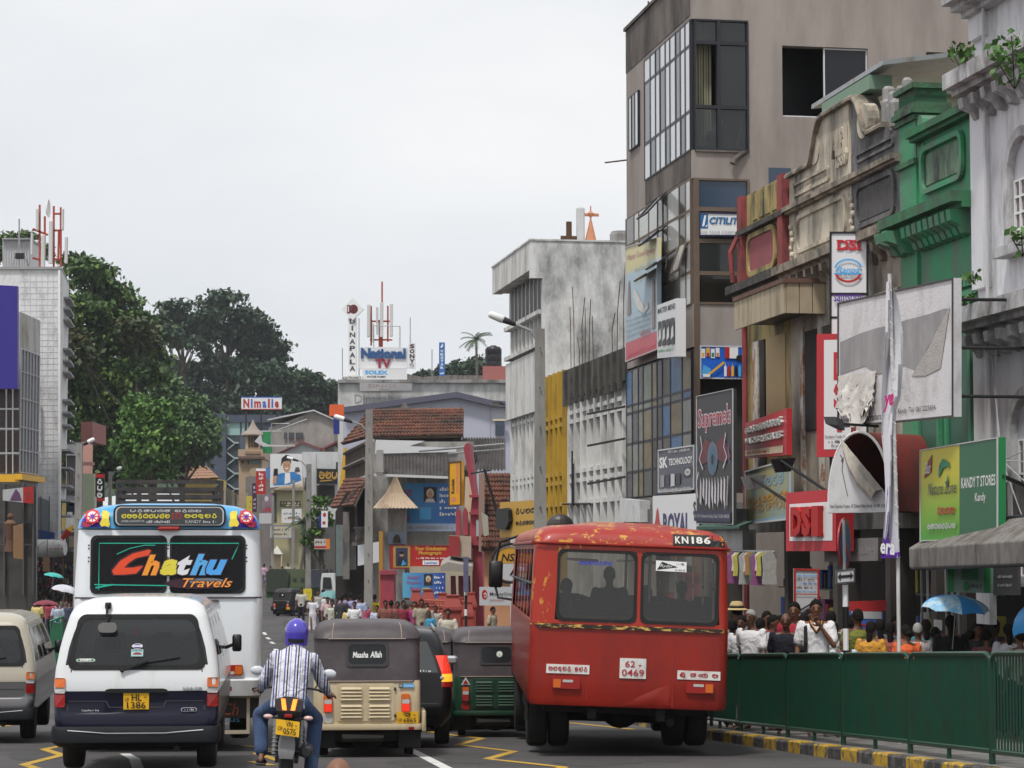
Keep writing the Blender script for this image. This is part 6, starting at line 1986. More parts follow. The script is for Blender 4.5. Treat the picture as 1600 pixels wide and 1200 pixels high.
# vehicle shells
class Shell:
 """body skin from stacked rounded outlines: table rows (z, half width, rear y, front y, corner radius)"""
 def __init__(s,tab,xf):
  s.tab,s.xf=tab,xf
  s.z=[t[0]for t in tab]
 def at(s,z):return[float(np.interp(z,s.z,[t[k]for t in s.tab]))for k in(1,2,3,4)]
 def rear(s,x,z,o=0.0):
  hw,y0,y1,r=s.at(z)
  ax=abs(x)
  y=y0
  if ax>hw-r:
   d=min(1,(ax-(hw-r))/r)
   y=y0+r*(1-math.sqrt(max(0,1-d*d)))
  return Vector((x,y-o,z))
 def side(s,y,z,sd,o=0.0):return Vector((sd*(s.at(z)[0]+o),y,z))
 def skin(s,zs,xs,ys,wins=(),body=None,glass=None,caps=(True,True)):
  """wins: ('rear'|'front'|'left'|'right', a0, a1, z0, z1): cells left open and glazed instead"""
  n=5
  zs=sorted(zs)
  rings,tags=[],[]
  for z in zs:
   hw,y0,y1,r=s.at(z)
   k=hw-r
   ring,tg=[],[]
   kr=s.at(zs[0])
   for x in xs:ring.append((x*k,y0,z));tg.append(('rear',x))
   for i in range(1,n):
    a=PI/2*i/n
    ring.append((k+r*math.sin(a),y0+r-r*math.cos(a),z));tg.append(None)
   for y in ys:ring.append((hw,y0+r+(y1-y0-2*r)*y,z));tg.append(('right',y))
   for i in range(1,n):
    a=PI/2*i/n
    ring.append((k+r*math.cos(a),y1-r+r*math.sin(a),z));tg.append(None)
   for x in reversed(xs):ring.append((x*k,y1,z));tg.append(('front',x))
   for i in range(1,n):
    a=PI/2*i/n
    ring.append((-k-r*math.sin(a),y1-r+r*math.cos(a),z));tg.append(None)
   for y in reversed(ys):ring.append((-hw,y0+r+(y1-y0-2*r)*y,z));tg.append(('left',y))
   for i in range(1,n):
    a=PI/2*i/n
    ring.append((-k-r*math.cos(a),y0+r-r*math.sin(a),z));tg.append(None)
   rings.append(ring);tags.append(tg)
  N=len(rings[0])
  vs=[p for r in rings for p in r]
  bf,gf=[],[]
  for j in range(len(zs)-1):
   zc=(zs[j]+zs[j+1])/2
   for i in range(N):
    k=(i+1)%N
    a,c=tags[j][i],tags[j][k]
    hit=False
    if a and c and a[0]==c[0]:
     m=(a[1]+c[1])/2
     hit=any(w[0]==a[0]and w[1]<m<w[2]and w[3]<zc<w[4]for w in wins)
    (gf if hit else bf).append((j*N+i,j*N+k,(j+1)*N+k,(j+1)*N+i))
  if caps[0]:bf.append(list(range(N-1,-1,-1)))
  if caps[1]:bf.append([(len(zs)-1)*N+i for i in range(N)])
  body.xf=s.xf
  body.add(vs,bf)
  if glass is not None and gf:
   glass.xf=s.xf
   glass.add(vs,gf)
def face_patch(mb,sh,pts,o,th=0.0,fn=None):
 """polygon (x,z) laid on the rear face of a shell, optionally with thickness"""
 fn=fn or sh.rear
 mb.xf=sh.xf
 q=[fn(x,z,o)for x,z in pts]
 n=len(q)
 b=[fn(x,z,o-th)for x,z in pts]if th else[]
 mb.add(q+b,[list(range(n))]+[(i,i+n,(i+1)%n+n,(i+1)%n)for i in range(n if th else 0)])
def band(mb,sh,x0,x1,z0,z1,o,n=24):
 """strip hugging the rear of a shell, round its corners too"""
 mb.xf=sh.xf
 mb.loft([[sh.rear(x0+(x1-x0)*i/n,z,k)for i in range(n+1)]for z,k in((z0,0),(z0,o),(z1,o),(z1,0))],False,False)
def face_ring(mb,sh,x0,z0,x1,z1,r,w,o=.008,fn=None):
 """raised rubber seal with rounded inside corners, filling the square corners of an opening"""
 fn=fn or sh.rear
 mb.xf=sh.xf
 a=rrect(x0-w*.4,z0-w*.4,x1+w*.4,z1+w*.4,r*.8)
 c=rrect(x0+w*.6,z0+w*.6,x1-w*.6,z1-w*.6,r)
 n=len(a)
 vs=[fn(x,z,o)for x,z in a]+[fn(x,z,o)for x,z in c]+[fn(x,z,-.02)for x,z in c]
 mb.add(vs,[(i,(i+1)%n,(i+1)%n+n,i+n)for i in range(n)]+[(i+n,(i+1)%n+n,(i+1)%n+2*n,i+2*n)for i in range(n)])
def rearquad(sh,x0,z0,x1,z1,o,parent):
 q=[sh.xf@sh.rear(x,z,o)for x,z in((x0,z0),(x1,z0),(x1,z1),(x0,z1))]
 return Quad(*q,parent)
def plate(parent,q,rows,mat=None,ink=None,name='number_plate',small=None):
 b=MB()
 b.prism([q.p(0,0),q.p(1,0),q.p(1,1),q.p(0,1)],q.n*.012)
 o=b.build(name,parent,mat or YPLATE)
 q.parent=o
 q.k=5
 for t,u0,v0,u1,v1 in rows:q.text(t,u0,v0,u1,v1,ink or BLACK,bold=.01)
 q.name='lettering'
 q.done()
 return o
 # white van, nearest
def van(loc,rz,label,up,low,pl,detail=True):
 t=thing('passenger_van',label,'van',loc,rz)
 xf=ROOT[t.name]
 sh=Shell([(.36,.74,.02,4.35,.14),(.46,.825,-.03,4.42,.12),(.62,.845,-.02,4.45,.1),(.64,.845,.0,4.45,.1),(.92,.848,.0,4.4,.1),(1.08,.838,.035,4.25,.1),(1.3,.8,.085,3.85,.1),(1.5,.752,.135,3.5,.11),(1.64,.71,.185,3.2,.13),(1.72,.67,.24,3.05,.16),(1.775,.6,.34,2.9,.2),(1.815,.46,.55,2.6,.2),(1.825,.3,.8,2.3,.2)],xf)
 xs=[-1,-.86,-.4,0,.4,.86,1]
 ys=[0,.05,.2,.24,.42,.46,.66,.7,.93,1]
 wins=[('rear',-.95,.95,1.12,1.62),('front',-.95,.95,1.12,1.6)]+[(sd,a,c,1.12,1.6)for sd in('left','right')for a,c in((.05,.2),(.24,.42),(.46,.66),(.7,.93))]
 b,g=MB(),MB()
 zs=[.86,.92,1.0,1.08,1.125,1.3,1.45,1.6,1.64,1.68,1.72,1.775,1.815,1.825]
 sh.skin(zs,xs,ys,wins,b,g,(True,True))
 b.build('body',t,up,45)
 lb=MB()
 sh.skin([.36,.4,.46,.62,.64,.75,.857],xs,ys,[],lb,None,(True,True))
 lb.build('lower_body',t,low,45)
 g.build('window_glass',t,glass('van_glass',(.5,.54,.55),.62))
 s_=MB()
 face_ring(s_,sh,-.69,1.095,.69,1.625,.1,.05,fn=lambda x,z,o:sh.rear(x*sh.at(z)[0]/.836,z,o))
 s_.build('window_seal',t,RUBBER)
 s2=MB()
 for a in(.05,.22,.44,.68,.93):
  for sd in(-1,1):
   y=.2+a*4.0
   s2.xf=xf
   s2.add([sh.side(y-.03,1.13,sd,.006),sh.side(y+.03,1.13,sd,.006),sh.side(min(y+.03,3.55),1.6,sd,.006),sh.side(min(y-.03,3.5),1.6,sd,.006)],[(0,1,2,3)])
 s2.build('window_pillar',t,BLACK)
 # tailgate joint, handle strip and number plate recess
 jt=MB(xf)
 for x in(-.7,.7):
  face_patch(jt,sh,[(x-.006,.66),(x+.006,.66),(x*.955+.006,1.08),(x*.955-.006,1.08)],.004)
 face_patch(jt,sh,[(-.69,.762),(-.3,.762),(-.27,.70),(.27,.70),(.3,.762),(.69,.762),(.69,.752),(.31,.752),(.28,.688),(-.28,.688),(-.31,.752),(-.69,.752)],.005)
 jt.build('tailgate_seam',t,M('seam_shadow_gap',(.05,.05,.06),.5))
 hd=MB()
 face_patch(hd,sh,[(-.33,.845),(.33,.845),(.31,.875),(.27,.885),(-.27,.885),(-.31,.875)],.035,.035)
 hd.build('tailgate_garnish',t,BLACK)
 plate(t,rearquad(sh,-.13,.672,.13,.84,.006,t),pl)
 for sd in(-1,1):
  for z0,z1,m in((.9,.995,AMBL),(.84,.895,CLRL),(.7,.835,REDL)):
   l=MB()
   x0,x1=(.725,.838)if sd>0 else(-.838,-.725)
   face_patch(l,sh,rrect(x0,z0,x1,z1,.015),.022,.04)
   l.build('tail_light',t,m)
 bp=MB()
 bs=Shell([(.29,.8,-.02,.35,.1),(.34,.86,-.09,.4,.12),(.45,.868,-.09,.4,.12),(.5,.86,-.05,.35,.1)],xf)
 bs.skin([.29,.34,.45,.5],xs,[0,.5,1],[],bp)
 bp.build('bumper',t,M('bumper_plastic',(.014,.015,.018),.6,var=.1,spec=.12),40)
 tr=MB()
 face_patch(tr,bs,[(-.69,.47),(-.3,.44),(.3,.44),(.69,.47),(.69,.462),(.3,.432),(-.3,.432),(-.69,.462)],.012)
 tr.build('bumper_trim',t,LGREY)
 for sd in(-1,1):
  wheel(t,sd*.7,.85,.32,.32,.2,xf)
  wheel(t,sd*.7,3.5,.32,.32,.2,xf)
 ub=MB(xf)
 ub.box(-.66,.66,.2,4,.24,.37)
 ub.tube([(-.62,.87,.3),(.62,.87,.3)],.05)
 ub.ball((0,.87,.3),.14,.14,.12)
 ub.tube([(.42,-.05,.27),(.42,.6,.27)],.035)
 ub.box(-.75,-.6,.5,1.0,.2,.36)
 ub.build('underbody',t,UNDER)
 it=MB(xf)
 for y in(1.0,1.9,2.75):
  for x in(-.42,.12,.5):
   it.bbox(x-.2,x+.2,y,y+.14,.55,1.2,.05)
   it.bbox(x-.1,x+.1,y+.02,y+.12,1.21,1.37,.03)
 it.build('seat',t,M('van_seat_cloth',(.03,.035,.045),.9))
 mm=MB(xf)
 mm.tube([(-.32,.26,1.72),(-.32,.12,1.75),(-.31,.02,1.63)],.014,6)
 mm.bbox(-.345,-.285,.17,.29,1.7,1.765)
 mo=mm.build('mirror_arm',t,BLACK,40)
 mg=MB(xf)
 pts=rrect(-.4,1.46,-.21,1.56,.045)
 mg.prism([(x,-.02+(1.56-z)*.3,z)for x,z in pts],(0,.05,0))
 mg.build('mirror_head',mo,M('mirror_back_grey',(.35,.34,.33),.4))
 wp=MB(xf)
 p0,p1,p2=sh.rear(-.15,1.07,.03),sh.rear(.12,1.165,.035),sh.rear(.44,1.2,.02)
 wp.tube([p0,p1],.013,6);wp.tube([sh.rear(-.02,1.13,.02),p2],.011,6);wp.ball(p0,.022)
 wp.build('rear_wiper',t,BLACK,40)
 sm=MB(xf)
 sm.bbox(.89,1.0,3.35,3.42,1.12,1.32,.03)
 sm.tube([(.8,3.42,1.16),(.9,3.4,1.2)],.02,6)
 sm.build('side_mirror',t,BLACK,40)
 if detail:
  q=rearquad(sh,-.66,1.1,.66,1.63,.012,t)
  q.poly(rrect(.03,.105,.175,.17,.03),WHITE);q.poly(rrect(.037,.115,.168,.16,.02),GREEN);q.rect(.06,.118,.145,.155,WHITE);q.scribble(.066,.125,.14,.148,DGREY,3)
  q.ell(.5,.4,.042,.05,WHITE);q.ell(.5,.4,.036,.04,PURPLE);q.rect(.46,.385,.54,.412,WHITE)
  q.rect(.453,.2,.547,.335,M('pale_sticker',(.35,.55,.55),.5));q.poly([(.465,.235),(.475,.26),(.49,.275),(.515,.275),(.53,.26),(.538,.235)],DRED);q.scribble(.46,.3,.535,.325,DGREY,5)
  q.done('window_stickers')
  hnd=MB()
  face_patch(hnd,sh,arc(-.01,1.45,.04,.036,0,360,14)[:-1],-.02)
  for k in range(5):face_patch(hnd,sh,[(-.048+.018*k,1.465),(-.038+.018*k,1.465),(-.036+.0185*k,1.515-abs(k-2)*.01),(-.05+.0185*k,1.515-abs(k-2)*.01)],-.021)
  hnd.build('hand_sticker',t,M('red_sticker',(.65,.03,.03),.5))
  q=rearquad(sh,.48,.862,.67,.9,.006,t)
  q.text('HIACE',0,0,1,1,M('badge_chrome',(.4,.41,.43),.3,.6),depth=.004)
  q.done('badge')
  q=rearquad(sh,.45,.54,.61,.585,.1,t)
  q=Quad(*[xf@sh.rear(x,z,.02)for x,z in((.46,.645),(.62,.645),(.62,.69),(.46,.69))],t)
  q.poly(rrect(0,0,1,1,.3),LGREY);q.poly(rrect(.04,.12,.96,.88,.25),NAVY);q.scribble(.12,.25,.88,.75,LGREY,2)
  q.done('badge')
  q=Quad(*[xf@sh.rear(x,z,.02)for x,z in((-.56,.655),(-.38,.655),(-.38,.675),(-.56,.675))],t)
  q.scribble(0,0,1,1,LGREY,8)
  q.done('badge')
 return t
def stand(px,Y,back=0.0):return((px-800)/FPX*Y,Y,zg(Y))
VANW=M('van_white_paint',(.68,.69,.7),.25,var=.02,coat=.6,grime=((.5,.48,.45),.2,2,2))
VANN=M('van_navy_paint',(.006,.007,.02),.3,var=.2,coat=.2,spec=.2)
van(stand(217,24.6),math.radians(5.2),'white van with navy lower band and yellow plate at front left',VANW,VANN,[('CP',.05,.5,.22,.72),('HL',.32,.52,.72,.95),('-',.8,.72,.92,.77),('1386',.14,.06,.88,.46)])
van(stand(-36,33.5),math.radians(7),'champagne and grey van cut off by the left edge of the photo',M('champagne_paint',(.44,.4,.32),.25,var=.03,coat=.6),M('silver_grey_paint',(.14,.135,.14),.28,.4,var=.05,coat=.6),[],False)
# white bus with painted rear window
def white_bus():
 Y0=30.4
 t=thing('coach','white bus with painted black rear windows and sky-blue roof crown','bus',stand(266,Y0),math.radians(8.3))
 xf=ROOT[t.name]
 S=FPX/Y0
 X=lambda px:(px-266)/S
 base=860+(CAMZ-zg(Y0))*S
 Z=lambda py:(base-py)/S
 hw=1.2
 sh=Shell([(.42,1.15,.12,9,.12),(Z(1090),1.17,.1,9,.12),(Z(1086),1.19,.0,9.1,.14),(Z(1062),1.2,-.05,9.1,.16),(Z(1058),hw,.0,9.1,.16),(Z(930),1.2,.02,9.1,.16),(Z(828),1.16,.1,9,.18),(Z(826),1.165,.09,9,.18),(Z(815),1.15,.1,9,.2),(Z(805),1.1,.13,9,.22),(Z(796),1.0,.18,8.9,.25),(Z(790),.86,.26,8.8,.3),(Z(786),.6,.4,8.7,.3)],xf)
 xs=[-1,-.6,0,.6,1]
 ys=[0,.03,.2,.23,.4,.43,.6,.63,.8,.83,1]
 zb=[Z(y)for y in(1090,1086,1062,1058,1000,930,925,850,828)]
 b,g=MB(),MB()
 sh.skin(zb,xs,ys,[(sd,a,c,Z(925),Z(850))for sd in('left','right')for a,c in((.03,.2),(.23,.4),(.43,.6),(.63,.8),(.83,1))],b,g)
 b.build('body',t,M('bus_white_paint',(.74,.77,.8),.3,var=.02,coat=.4,grime=((.5,.5,.5),.22,1.5,3)),45)
 g.build('side_window',t,GLASSD)
 r=MB()
 sh.skin([Z(826),Z(815),Z(805),Z(796),Z(790),Z(786)],xs,ys,[],r)
 r.build('roof_crown',t,M('crown_blue_paint',(.07,.36,.68),.3,coat=.4,var=.05),45)
 # skirt, with dark engine door below
 k=MB()
 sh.skin([.42,Z(1090)-.003],xs,ys,[],k)
 k.build('engine_skirt',t,M('skirt_black',(.028,.025,.024),.7,var=.3))
 fr_=MB()
 for a,c,d,e in((X(345),Z(1146),X(393),Z(1140)),(X(388),Z(1140),X(393),Z(1090)),(X(150),Z(1146),X(345),Z(1141))):
  face_patch(fr_,sh,[(a,c),(d,c),(d,e),(a,e)],.012)
 fr_.build('skirt_trim',t,M('skirt_trim_tan',(.4,.35,.27),.7))
 q=rearquad(sh,X(346),Z(1130),X(388),Z(1092),.01,t)
 q.text('Ch',.1,.35,.7,.85,M('faded_orange_print',(.25,.06,.03),.7),shear=.2);q.text('bus',.15,.08,.75,.28,M('faded_blue_print',(.03,.1,.16),.7))
 q.done('skirt_lettering')
 # destination glass in the crown
 qd=[(X(180),Z(820)),(X(352),Z(820)),(X(346),Z(790)),(X(186),Z(790))]
 cr=MB(xf)
 yb=.07
 for pts,yy,m in((rrect(X(179),Z(823.5),X(353),Z(789.5),.09),yb-.02,BLACK),(rrect(X(182),Z(821),X(350),Z(792),.07),yb-.035,LGREY),(rrect(X(184.5),Z(819.5),X(347.5),Z(793.5),.06),yb-.04,GLASSD)):
  cr.mat(m).prism([(x,yy,z)for x,z in pts],(0,.3,0))
 cr.build('destination_window',t)
 q=Quad(*[xf@Vector((x,yb-.042,z))for x,z in((X(185),Z(819.5)),(X(347),Z(819.5)),(X(347),Z(793.5)),(X(185),Z(793.5)))],t)
 YL=M('sign_yellow',(.72,.62,.05),.5)
 q.sinh(['pa','ra','la','pa','ka','la',' ','va','ra','ka','va'],.12,.72,.8,.9,LGREY,.2)
 q.sinh(['ha','ma','ma','ra','ka','ha','pa','ta','va'],.04,.34,.5,.66,YL,.22);q.text('573',.515,.3,.61,.68,RED,bold=.02);q.sinh(['ma','ha','nu','va','ra'],.64,.34,.95,.66,YL,.2)
 q.text('JAMBUGAHAPITIYA',.04,.08,.26,.26,LGREY);q.scribble(.28,.08,.5,.24,LGREY,4);q.text('KANDY',.65,.08,.8,.26,LGREY);q.scribble(.82,.08,.94,.24,LGREY,9)
 q.done()
 # wheel and open-hand emblems each side of the destination glass
 WRED,HY,VIO=M('emblem_red',(.6,.03,.04),.5),M('emblem_yellow',(.75,.6,.05),.5),M('emblem_violet',(.08,.04,.4),.5)
 for sd in(-1,1):
  def px(x):return x if sd<0 else 2*266-x
  e=MB(xf)
  def patch(pts,m,o):
   e.mat(m)
   q2=[(X(px(a)),Z(c))for a,c in pts]
   if sd>0:q2.reverse()
   vs=[sh.rear(a,c,o+.045)for a,c in q2]
   e.poly(vs)
  patch([(128,824),(131,812),(140,802),(150,797),(158,808),(168,820),(172,824.5)],VIO,.012)
  patch([(x,y)for x,y in arc(138,819,8,5,0,360,12)[:-1]],M('emblem_maroon',(.3,.02,.06),.5),.018)
  cx,cy=147,807
  for i in range(20):
   a0,a1=2*PI*i/20,2*PI*(i+1)/20
   patch([(cx+8.3*math.cos(a0),cy+8.3*math.sin(a0)),(cx+8.3*math.cos(a1),cy+8.3*math.sin(a1)),(cx+11.3*math.cos(a1),cy+11.3*math.sin(a1)),(cx+11.3*math.cos(a0),cy+11.3*math.sin(a0))],WRED,.03)
  patch(arc(cx,cy,8.4,8.4,0,360,20)[:-1],WHITE,.024)
  patch(arc(cx,cy,3,3,0,360,12)[:-1],VIO,.034)
  for i in range(8):
   a=PI*i/4
   c_,s_=math.cos(a),math.sin(a)
   patch([(cx+2.5*c_-.9*s_,cy+2.5*s_+.9*c_),(cx+13*c_-.9*s_,cy+13*s_+.9*c_),(cx+13*c_+.9*s_,cy+13*s_-.9*c_),(cx+2.5*c_+.9*s_,cy+2.5*s_-.9*c_)],WRED,.031)
  patch([(162,810),(161,800),(163,797),(165,799),(166,797.5),(168,799),(169,797.5),(171,801),(172,799.5),(173,803),(172,811),(174,820),(172,824),(166,822),(161,823),(158,818)],HY,.014)
  e.build('wheel_and_hand_emblem',t)
  # brake lamp under the crown
 bl=MB(xf)
 bl.bbox(X(248),X(282),-.0,.1,Z(829),Z(823),.02)
 bl.build('brake_lamp',t,REDL)
 # painted rear windows
 qw=[]
 for i,(a,c)in enumerate(((146,261),(268,383))):
  w=MB()
  face_patch(w,sh,rrect(X(a),Z(926),X(c),Z(838),.1),.008)
  o=w.build('rear_window',t,M('window_black_paint',(.005,.005,.006),.2,spec=.2))
  s_=MB()
  face_ring(s_,sh,X(a),Z(926),X(c),Z(838),.1,.03,.014)
  s_.build('window_seal',o,RUBBER)
 q=Quad(*[xf@sh.rear(x,z,.012)for x,z in((X(146),Z(926)),(X(383),Z(926)),(X(383),Z(838)),(X(146),Z(838)))],t)
 U=lambda px:(px-146)/237
 W=lambda py:(926-py)/88
 TEAL=M('teal_line_paint',(.02,.42,.3),.5)
 q.line([(U(158),W(921)),(U(158),W(849)),(U(374),W(849)),(U(369),W(861)),(U(363),W(874))],.012,TEAL)
 q.line([(U(151),W(913)),(U(276),W(915))],.014,TEAL);q.line([(U(153),W(918)),(U(180),W(913))],.02,TEAL);q.line([(U(185),W(866)),(U(205),W(857)),(U(228),W(852)),(U(244),W(852))],.01,TEAL)
 SHD=M('letter_shadow_maroon',(.04,.012,.022),.5)
 def C(dx,dy,m):
  q.poly([(U(x+dx),W(y+dy))for x,y in((178,892),(191,876),(210,865),(234,859),(238,860),(234,868),(215,872),(203,880),(197,887),(210,887),(224,884),(226,884),(221,890),(215,896),(196,898),(181,898))],m)
 C(-2,-2,SHD);C(-2,2,SHD);C(2,2,SHD)
 C(0,0,M('letter_red',(.72,.07,.02),.4))
 for ch,x0,x1,yt,yb_,m in(('h',224,251,867,899,(.85,.3,.03)),('a',252,280,874,899,(.72,.62,.06)),('t',278,302,868,899,(.7,.72,.75)),('h',298,327,866,899,(.1,.4,.78)),('u',323,356,875,899,(.08,.36,.8))):
  for d in(2.0,):
   q.text(ch,U(x0-d),W(yb_+d*.8),U(x1+d),W(yt-d*.8),SHD,bold=.06,shear=.35)
  q.text(ch,U(x0),W(yb_),U(x1),W(yt),M('letter_'+ch+str(x0),m,.4),bold=.05,shear=.35)
 q.ell(U(310),W(912),.21,.1,SHD);q.ell(U(325),W(909),.12,.06,M('swash_grey',(.16,.18,.22),.5));q.text('Travels',U(286),W(919),U(365),W(903),BLACK,bold=.06,shear=.4);q.text('Travels',U(287),W(918),U(364),W(904),M('letter_orange',(.85,.3,.06),.4),bold=.01,shear=.4)
 q.done('window_lettering')
 # body beads, rivets and lamps
 bd=MB()
 band(bd,sh,-1.19,1.19,Z(934.7),Z(932.3),.02)
 face_patch(bd,sh,[(X(318),Z(940)),(X(343),Z(940)),(X(343),Z(937)),(X(318),Z(937))],.04,.04)
 bd.build('trim_strip',t,M('dark_trim',(.09,.07,.075),.5))
 rv=MB(xf)
 for x in(142,264,386):
  for y in(852,857,871,877):rv.ball(sh.rear(X(x),Z(y),.0),.012,n=6,m=4)
 rv.build('rivets',t,DGREY)
 tag(bpy.data.objects[rv_name(t,'rivets')],kind='stuff')
 for x0,x1 in((348,381),(151,184)):
  l=MB()
  face_patch(l,sh,rrect(X(x0),Z(1054),X(x1),Z(1038),.02),.05,.05)
  o=l.build('tail_light',t,REDL)
  a=MB()
  xa=(x1-12,x1-1)if x0>266 else(x0+1,x0+12)
  face_patch(a,sh,rrect(X(xa[0]),Z(1052.5),X(xa[1]),Z(1039.5),.015),.054)
  a.build('indicator',o,AMBL)
  a=MB()
  xa=(x0+4,x0+20)if x0>266 else(x1-20,x1-4)
  face_patch(a,sh,rrect(X(xa[0]),Z(1052.5),X(xa[1]),Z(1048),.01),.054)
  a.build('reversing_lamp',o,CLRL)
 l=MB()
 face_patch(l,sh,rrect(X(357),Z(1078),X(364),Z(1071),.01),.06,.03)
 l.build('reflector',t,REDL)
 for sd in(-1,1):
  for y in(2.2,7.0):wheel(t,sd*.98,y,.45,.45,.26,xf)
  # luggage rack far forward on the roof
 rk=MB(xf)
 zr=Z(786)
 for sd in(-1,1):
  for h in(.05,.2,.34):rk.tube([(sd*.72,2.5,zr+h),(sd*.72,8.3,zr+h+.03)],.025,6)
  for y in(2.5,4.4,6.3,8.3):rk.tube([(sd*.72,y,zr-.02),(sd*.72,y,zr+.36)],.02,6)
 for y in(2.5,8.3):
  for h in(.05,.14,.24,.34):rk.box(-.72,.72,y-.015,y+.015,zr+h-.025,zr+h+.025)
 rk.build('roof_rack',t,WOODK)
def rv_name(t,name):
 return[c.name for c in t.children if c.name.startswith(name)][0]
white_bus()
# old red bus
def red_bus():
 Y0=29.0
 S=FPX/Y0
 cx=976
 base=860+(CAMZ-zg(Y0))*S
 X=lambda px:(px-cx)/S
 Z=lambda py:(base-(py-(0)))/S
 t=thing('public_bus','old red bus with peeling yellow patches and two rear windows','bus',stand(cx,Y0),math.radians(1.6),None,math.radians(2.1))
 xf=ROOT[t.name]
 RB=M('bus_red_paint',(.31,.017,.007),.38,var=.1,scale=1.5,coat=.1,grime=((.17,.014,.01),.42,1.6,2.5,.3),bump=.3,fine=1.3)
 RT=M('bus_red_roof_peeling',(.33,.025,.018),.42,var=.1,scale=1.5,coat=.1,grime=((.52,.27,.03),.36,6,.7,.04))
 RP=M('bus_red_pillar_peeling',(.36,.022,.008),.4,var=.1,scale=2,coat=.2,grime=((.6,.3,.03),.28,6,2.4,.04))
 RS=M('bus_side_red',(.27,.04,.035),.5,var=.2,scale=2,grime=((.14,.05,.045),.5,1.5,2))
 hw=1.215
 zl,zb,zw0,zw1,ze,zt=Z(1103),Z(977),Z(971),Z(863),Z(853),Z(822)
 tab=[(zl,1.19,.0,8.5,.1),(zl+.06,hw,-.02,8.5,.1),(zb,hw,.0,8.6,.12),(zw1,1.19,.09,8.6,.14),(ze,1.185,.1,8.6,.14),(ze+.02,1.2,.07,8.6,.16),(ze+.09,1.185,.09,8.6,.2),(ze+.16,1.13,.15,8.6,.24),(ze+.22,1.0,.26,8.5,.3),(zt,.75,.45,8.3,.3),(zt+.05,.4,.8,8,.3)]
 sh=Shell(tab,xf)
 wx=[(X(862),X(984)),(X(993),X(1112))]
 k=1.19-.13
 xs=sorted([-1,1,wx[0][0]/k,wx[0][1]/k,wx[1][0]/k,wx[1][1]/k])
 xs=[max(-1,min(1,x))for x in xs]
 ys=[0,.03,.15,.18,.3,.33,.45,.48,.6,.63,.75,.78,.92,1]
 wins=[('rear',xs[1]-.0,xs[2],zw0,zw1),('rear',xs[3],xs[4],zw0,zw1),('front',-.9,.9,zw0,zw1)]
 wins+=[(sd,ys[i],ys[i+1],zw0,zw1)for sd in('left','right')for i in(1,3,5,7,9,11)]
 lo=MB()
 sh.skin([zl,zl+.06,Z(1060),Z(1000),zb],xs,ys,[],lo,None,(True,True))
 lo.build('lower_body',t,RB,40)
 up,g=MB(),MB()
 sh.skin([zb+.002,zw0,zw0+.3,zw1-.1,zw1,ze],xs,ys,wins,up,g,(False,False))
 up.build('window_frame',t,RP,40)
 for w,nm in((0,'rear_window'),(1,'rear_window')):
  gm=MB()
  face_patch(gm,sh,rrect(wx[w][0]+.02,zw0+.02,wx[w][1]-.02,zw1-.02,.08),-.012)
  o=gm.build(nm,t,glass('bus_rear_glass',(.5,.48,.42),.58))
  s_=MB()
  face_ring(s_,sh,wx[w][0],zw0,wx[w][1],zw1,.1,.035,.012)
  s_.build('window_seal',o,RUBBER)
 sg=MB(xf)
 for sd in(-1,1):
  for i in(1,3,5,7,9,11):
   a,c=.12+8.3*ys[i],.12+8.3*ys[i+1]
   sg.add([sh.side(a,zw0,sd,-.03),sh.side(c,zw0,sd,-.03),sh.side(c,zw1,sd,-.03),sh.side(a,zw1,sd,-.03)],[(0,1,2,3)])
 sg.build('side_window',t,GLASST)
 bars=MB(xf)
 for sd in(-1,1):
  for zz in(zw0+.42,):bars.tube([sh.side(.3,zz,sd,.0),sh.side(8.4,zz,sd,.0)],.018,6)
 bars.build('window_rail',t,DKMETAL)
 rf=MB()
 sh.skin([ze+.003,ze+.02,ze+.09,ze+.16,ze+.22,zt,zt+.05],xs,ys,[],rf,None,(True,True))
 rf.build('roof',t,RT,50)
 # drip rail and belt bead
 bd=MB()
 band(bd,sh,-1.213,1.213,zb-.05,zb-.004,.024)
 bd.build('belt_strip',t,M('belt_strip_worn',(.03,.02,.018),.6,var=.2,grime=((.66,.42,.1),.42,9,.3,.06)))
 dr=MB(xf)
 dr.tube([(-1.19,.12,ze),(-1.1,.06,ze+.005),(1.1,.06,ze+.005),(1.19,.12,ze)],.014,6)
 for sd in(-1,1):dr.tube([(sd*1.21,.2,ze),(sd*1.21,8.4,ze)],.02,6)
 dr.build('drip_rail',t,RB)
 # route box on the roof corner
 q=Quad(*[xf@sh.rear(x,z,.01)for x,z in((X(1040),ze+.022),(X(1122),ze+.022),(X(1122),ze+.165),(X(1040),ze+.165))],t)
 rb=MB(xf)
 zs_=[ze+.022,ze+.09,ze+.165]
 rb.loft([[sh.rear(X(1040)+(X(1123)-X(1040))*i/8,z,.012)for i in range(9)]for z in zs_],False,False)
 o=rb.build('route_board',t,M('route_board_black',(.015,.015,.016),.5))
 STN=M('stencil_white',(.62,.6,.56),.6)
 q=Quad(*[xf@sh.rear(x,z,.018)for x,z in((X(1042),ze+.03),(X(1100),ze+.03),(X(1099),ze+.15),(X(1042),ze+.15))],o)
 q.k=2
 for ch,a,c in(('K',.02,.17),('N',.2,.38),('1',.47,.53),('8',.59,.77),('6',.8,.98)):q.text(ch,a,.14,c,.86,STN,bold=.03)
 q.done()
 # painted seams and dent
 sm=MB()
 for x in(912,1045):face_patch(sm,sh,[(X(x)-.006,zl+.08),(X(x)+.006,zl+.08),(X(x)+.006,zb-.06),(X(x)-.006,zb-.06)],.005,.005)
 face_patch(sm,sh,[(X(1044),zl+.02),(X(1046.5),zl+.02),(X(1046.5),zl+.33),(X(1044),zl+.33)],.014,.014)
 sm.build('panel_seam',t,M('seam_red',(.3,.02,.015),.5))
 dn=MB(xf)
